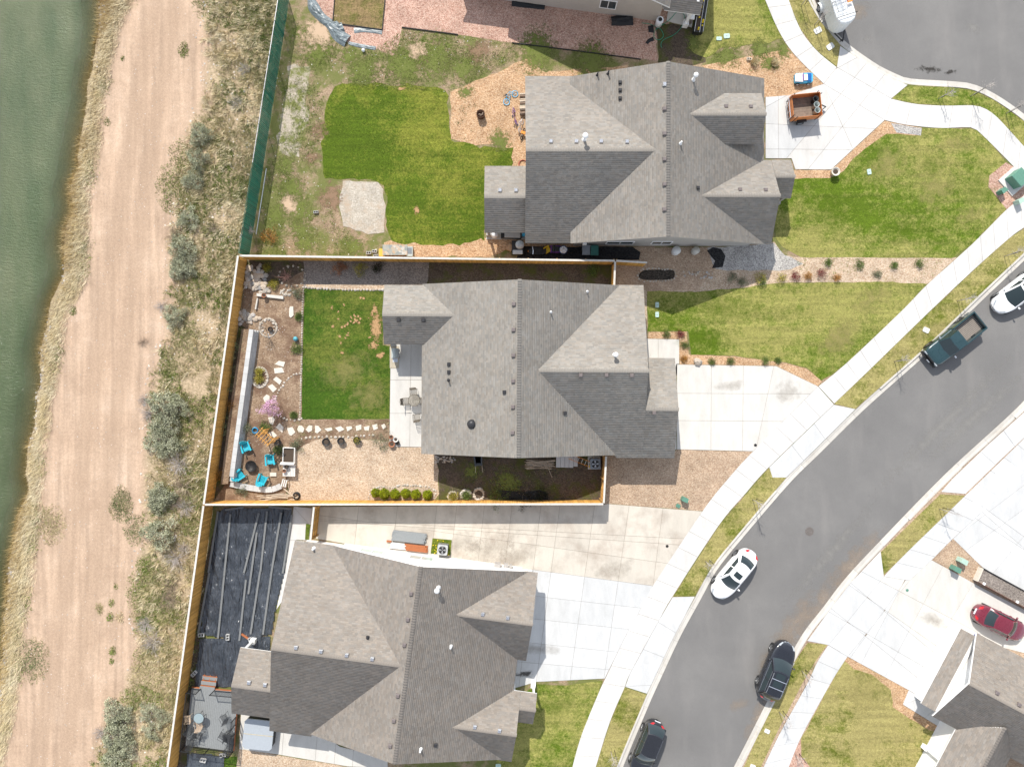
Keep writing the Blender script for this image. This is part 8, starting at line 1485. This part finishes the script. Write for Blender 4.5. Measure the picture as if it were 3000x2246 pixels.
shrub('shrub', 'round brown dead shrub in the fence corner of the upper yard', 'B', 85, 1430, .75, .6, g5, 45, 22, .07)
# bare and blossoming small trees
def sapling(label, t_, base, tip, hgt, mat=None, twigs=18, stake=True, name='street_tree', crown=None, z=ZY, spread=.9, cat='tree'):
    hgt *= .7; spread *= .75; p = W1(t_, *base); o = thing(name, label, cat, (p.x, p.y, z)); rg = np.random.default_rng(int(base[0] * 3 + base[1])); le = (rg.uniform(-.12, .12), rg.uniform(-.12, .12)); bm = mat or grey_twig
    pth = [(0, 0, 0), (le[0] * .3, le[1] * .3, hgt * .35), (le[0], le[1], hgt * .7), (le[0] * 1.2, le[1] * 1.2, hgt)]; MB().tube(pth, .032, 7, .012).build('trunk', bm, o, True); m = MB()
    for i in range(twigs):
        k = rg.uniform(.42, .98); q = Vector((le[0] * k, le[1] * k, hgt * k)); an = rg.uniform(0, 6.283); L_ = spread * (1.15 - k) * rg.uniform(.7, 1.2) + .15; e = q + Vector((math.cos(an) * L_, math.sin(an) * L_, L_ * rg.uniform(.6, 1.4))); md = q.lerp(e, .5) + Vector((0, 0, -.05)); m.tube([q, md, e], .010, 4, .003, False)
        for j in range(3): s_ = q.lerp(e, rg.uniform(.3, .8)); m.tube([s_, s_ + Vector(rg.normal(0, .13, 3)) + Vector((0, 0, .1))], .005, 3, .002, False)
    m.build('crown', bm, o)
    if stake: MB().tube([(.3, .1, 0), (.28, .1, 1.5)], .025, 6).build('stake', iron, o)
    return o
for a_ in [('bare street sapling in the verge above the cargo trailer', 'Q', (400, 75), None, 3.4), ('bare street sapling beside the upper cul-de-sac utility lid', 'Q', (560, 310), None, 3.2), ('leaning bare sapling in the curved verge, left of the pair', 'D', (1135, 600), None, 2.6), ('bare sapling in the middle of the curved verge', 'D', (1330, 585), None, 3.6), ('bare sapling in the curved verge nearest the right edge', 'D', (1545, 690), None, 3.4), ('bare street sapling beside the white car with glass roof', 'a', (1270, 222), None, 3.6), ('bare street sapling above the green pickup', 'a', (672, 792), None, 3.6), ('bare street sapling below the green pickup', 'K', (757, 848), None, 3.5), ('bare street sapling in the verge above the white sedan', 'N', (1045, 35), None, 4.2), ('short staked sapling beside the white sedan', 'b', (195, 600), None, 2.0), ('bare sapling in the right hand verge by the gravel triangle', 'O', (1140, 90), None, 3.4), ('bare sapling beside the black sport utility', 'c', (1200, 850), None, 3.0), ('bare sapling below the black sport utility', 'N', (1205, 1320), None, 3.2), ('bare sapling in the lower verge beside the black hatchback', 'N', (185, 1560), None, 3.0), ('leafless stick tree near the gravel by the right sidewalk', 'N', (1425, 1590), None, 2.6) if False else ('bare sapling at the bottom of the lower right lawn', 'O', (270, 1580), None, 2.2)]:
    sapling(*a_)
sapling('bare sapling inside the stone ring near the block wall', 'Z', (630, 1420), None, 2.4, brown_twig, 26, False, 'garden_tree'); sapling('small leafless shrub beside the green fence end', 'A', (1545, 1405), None, 1.4, grey_twig, 40, False, 'bare_shrub', cat='shrub', spread=1.0)
sapling('low reddish leafless shrub under the top fence of the garden', 'Z', (1050, 480), None, 1.0, flat('red_twig', (.22, .12, .10), .9), 46, False, 'bare_shrub', cat='shrub', spread=1.3)
pt = sapling('young pink blossoming tree beside the flagstones', 'R', (830, 235), None, 2.2, brown_twig, 22, False, 'blossom_tree', spread=1.0); link('blossom', crown_mesh('blossom', 901, .75, .95, 110, 20, .075, gpk, cr=.16, lumpy=.35, narrow=.35), pt).location = (-.1, 0, .75)
cr = crown_mesh('flowers', 77, .2, .2, 14, 20, .05, g3); o = link('flowers', cr, PF); o.location = (0, 0, .3)
for t_, x, y, lb in (('e', 672, 800, 'first'), ): pass
dand = []
x_, y_, rg_ = sample(W('M', [(350, 272), (460, 282), (452, 370), (338, 358)]), 9, 8); m = MB()
for a_, b_ in zip(x_, y_): m.lathe([(.01, 0), (.05, .02), (.03, .045)], 6, (a_, b_, ZY + .10))
o = m.build('dandelions', petal); o['kind'] = 'stuff'; tag(o, 'yellow dandelions in the grass square by the pale air conditioner', 'flowers')
# stones scattered on the verge and the track, bits of litter in the beds
peb = MB(); rg = np.random.default_rng(9); pm_ = rock_mesh(5)
def scatter_stones(name, label, poly, dens, smin, smax, mat, zf=None, seed=1, mask=None):
    x, y, rg = sample(poly, dens, seed); 
    if mask is not None: k = mask(x, y) > rg.random(len(x)); x, y = x[k], y[k]
    base = np.array([(1, 0, 0), (.2, .9, .05), (-.8, .5, 0), (-.7, -.6, 0), (.3, -.9, 0), (.1, .1, .7)]); F0 = np.array([(0, 1, 5), (1, 2, 5), (2, 3, 5), (3, 4, 5), (4, 0, 5)]); n = len(x); s = rg.uniform(smin, smax, n) ** 1; an = rg.uniform(0, 6.283, n); z = np.full(n, ZY) if zf is None else zf(x, y)
    bx = base[None, :, 0] * s[:, None]; by = base[None, :, 1] * s[:, None] * rg.uniform(.6, 1.1, n)[:, None]; V = np.stack([x[:, None] + bx * np.cos(an)[:, None] - by * np.sin(an)[:, None], y[:, None] + bx * np.sin(an)[:, None] + by * np.cos(an)[:, None], z[:, None] + base[None, :, 2] * s[:, None] + .005], -1)
    o = link(name, np_mesh(name, V.reshape(-1, 3), (F0[None] + (np.arange(n) * 6)[:, None, None]).reshape(-1, 3), np.repeat(rg.uniform(.6, 1.2, n), 6), mat)); o['kind'] = 'stuff'; tag(o, label, 'stones')
pst = attr_mat('loose_stone', (.56, .47, .38), .9, (.62, .58, .53), 1.2)
scatter_stones('track_stones', 'loose stones scattered over the dirt track', ypoly(lambda y: Xstr(y), lambda y: Xver(y) + 1, -45, 45), 1.6, .02, .055, pst, zfn, 3); scatter_stones('verge_stones', 'pale stones and clods on the verge', verge, 5, .03, .12, pst, zfn, 4, lambda x, y: np.clip((fbm(x, y, .4, 19) - .45) * 6, 0.05, 1)); scatter_stones('bank_stones', 'pale stones along the water edge', ypoly(lambda y: Xwat(y) - .35, lambda y: Xwat(y) + .6, -45, 45), 10, .04, .16, attr_mat('bank_stone', (.42, .39, .36), .9), zfn, 5, lambda x, y: np.clip((fbm(x, y, .3, 23) - .50) * 9, 0, 1)); scatter_stones('yard_stones', 'pale pebbles in the weedy upper yard', yard, 2.2, .02, .07, pst, None, 6); scatter_stones('garden_pebbles', 'pale pebbles on the garden soil', W('G', [(230, 200), (590, 200), (580, 990), (520, 1180), (480, 1450), (160, 1380), (260, 700)]), 7, .015, .05, pst, None, 7)
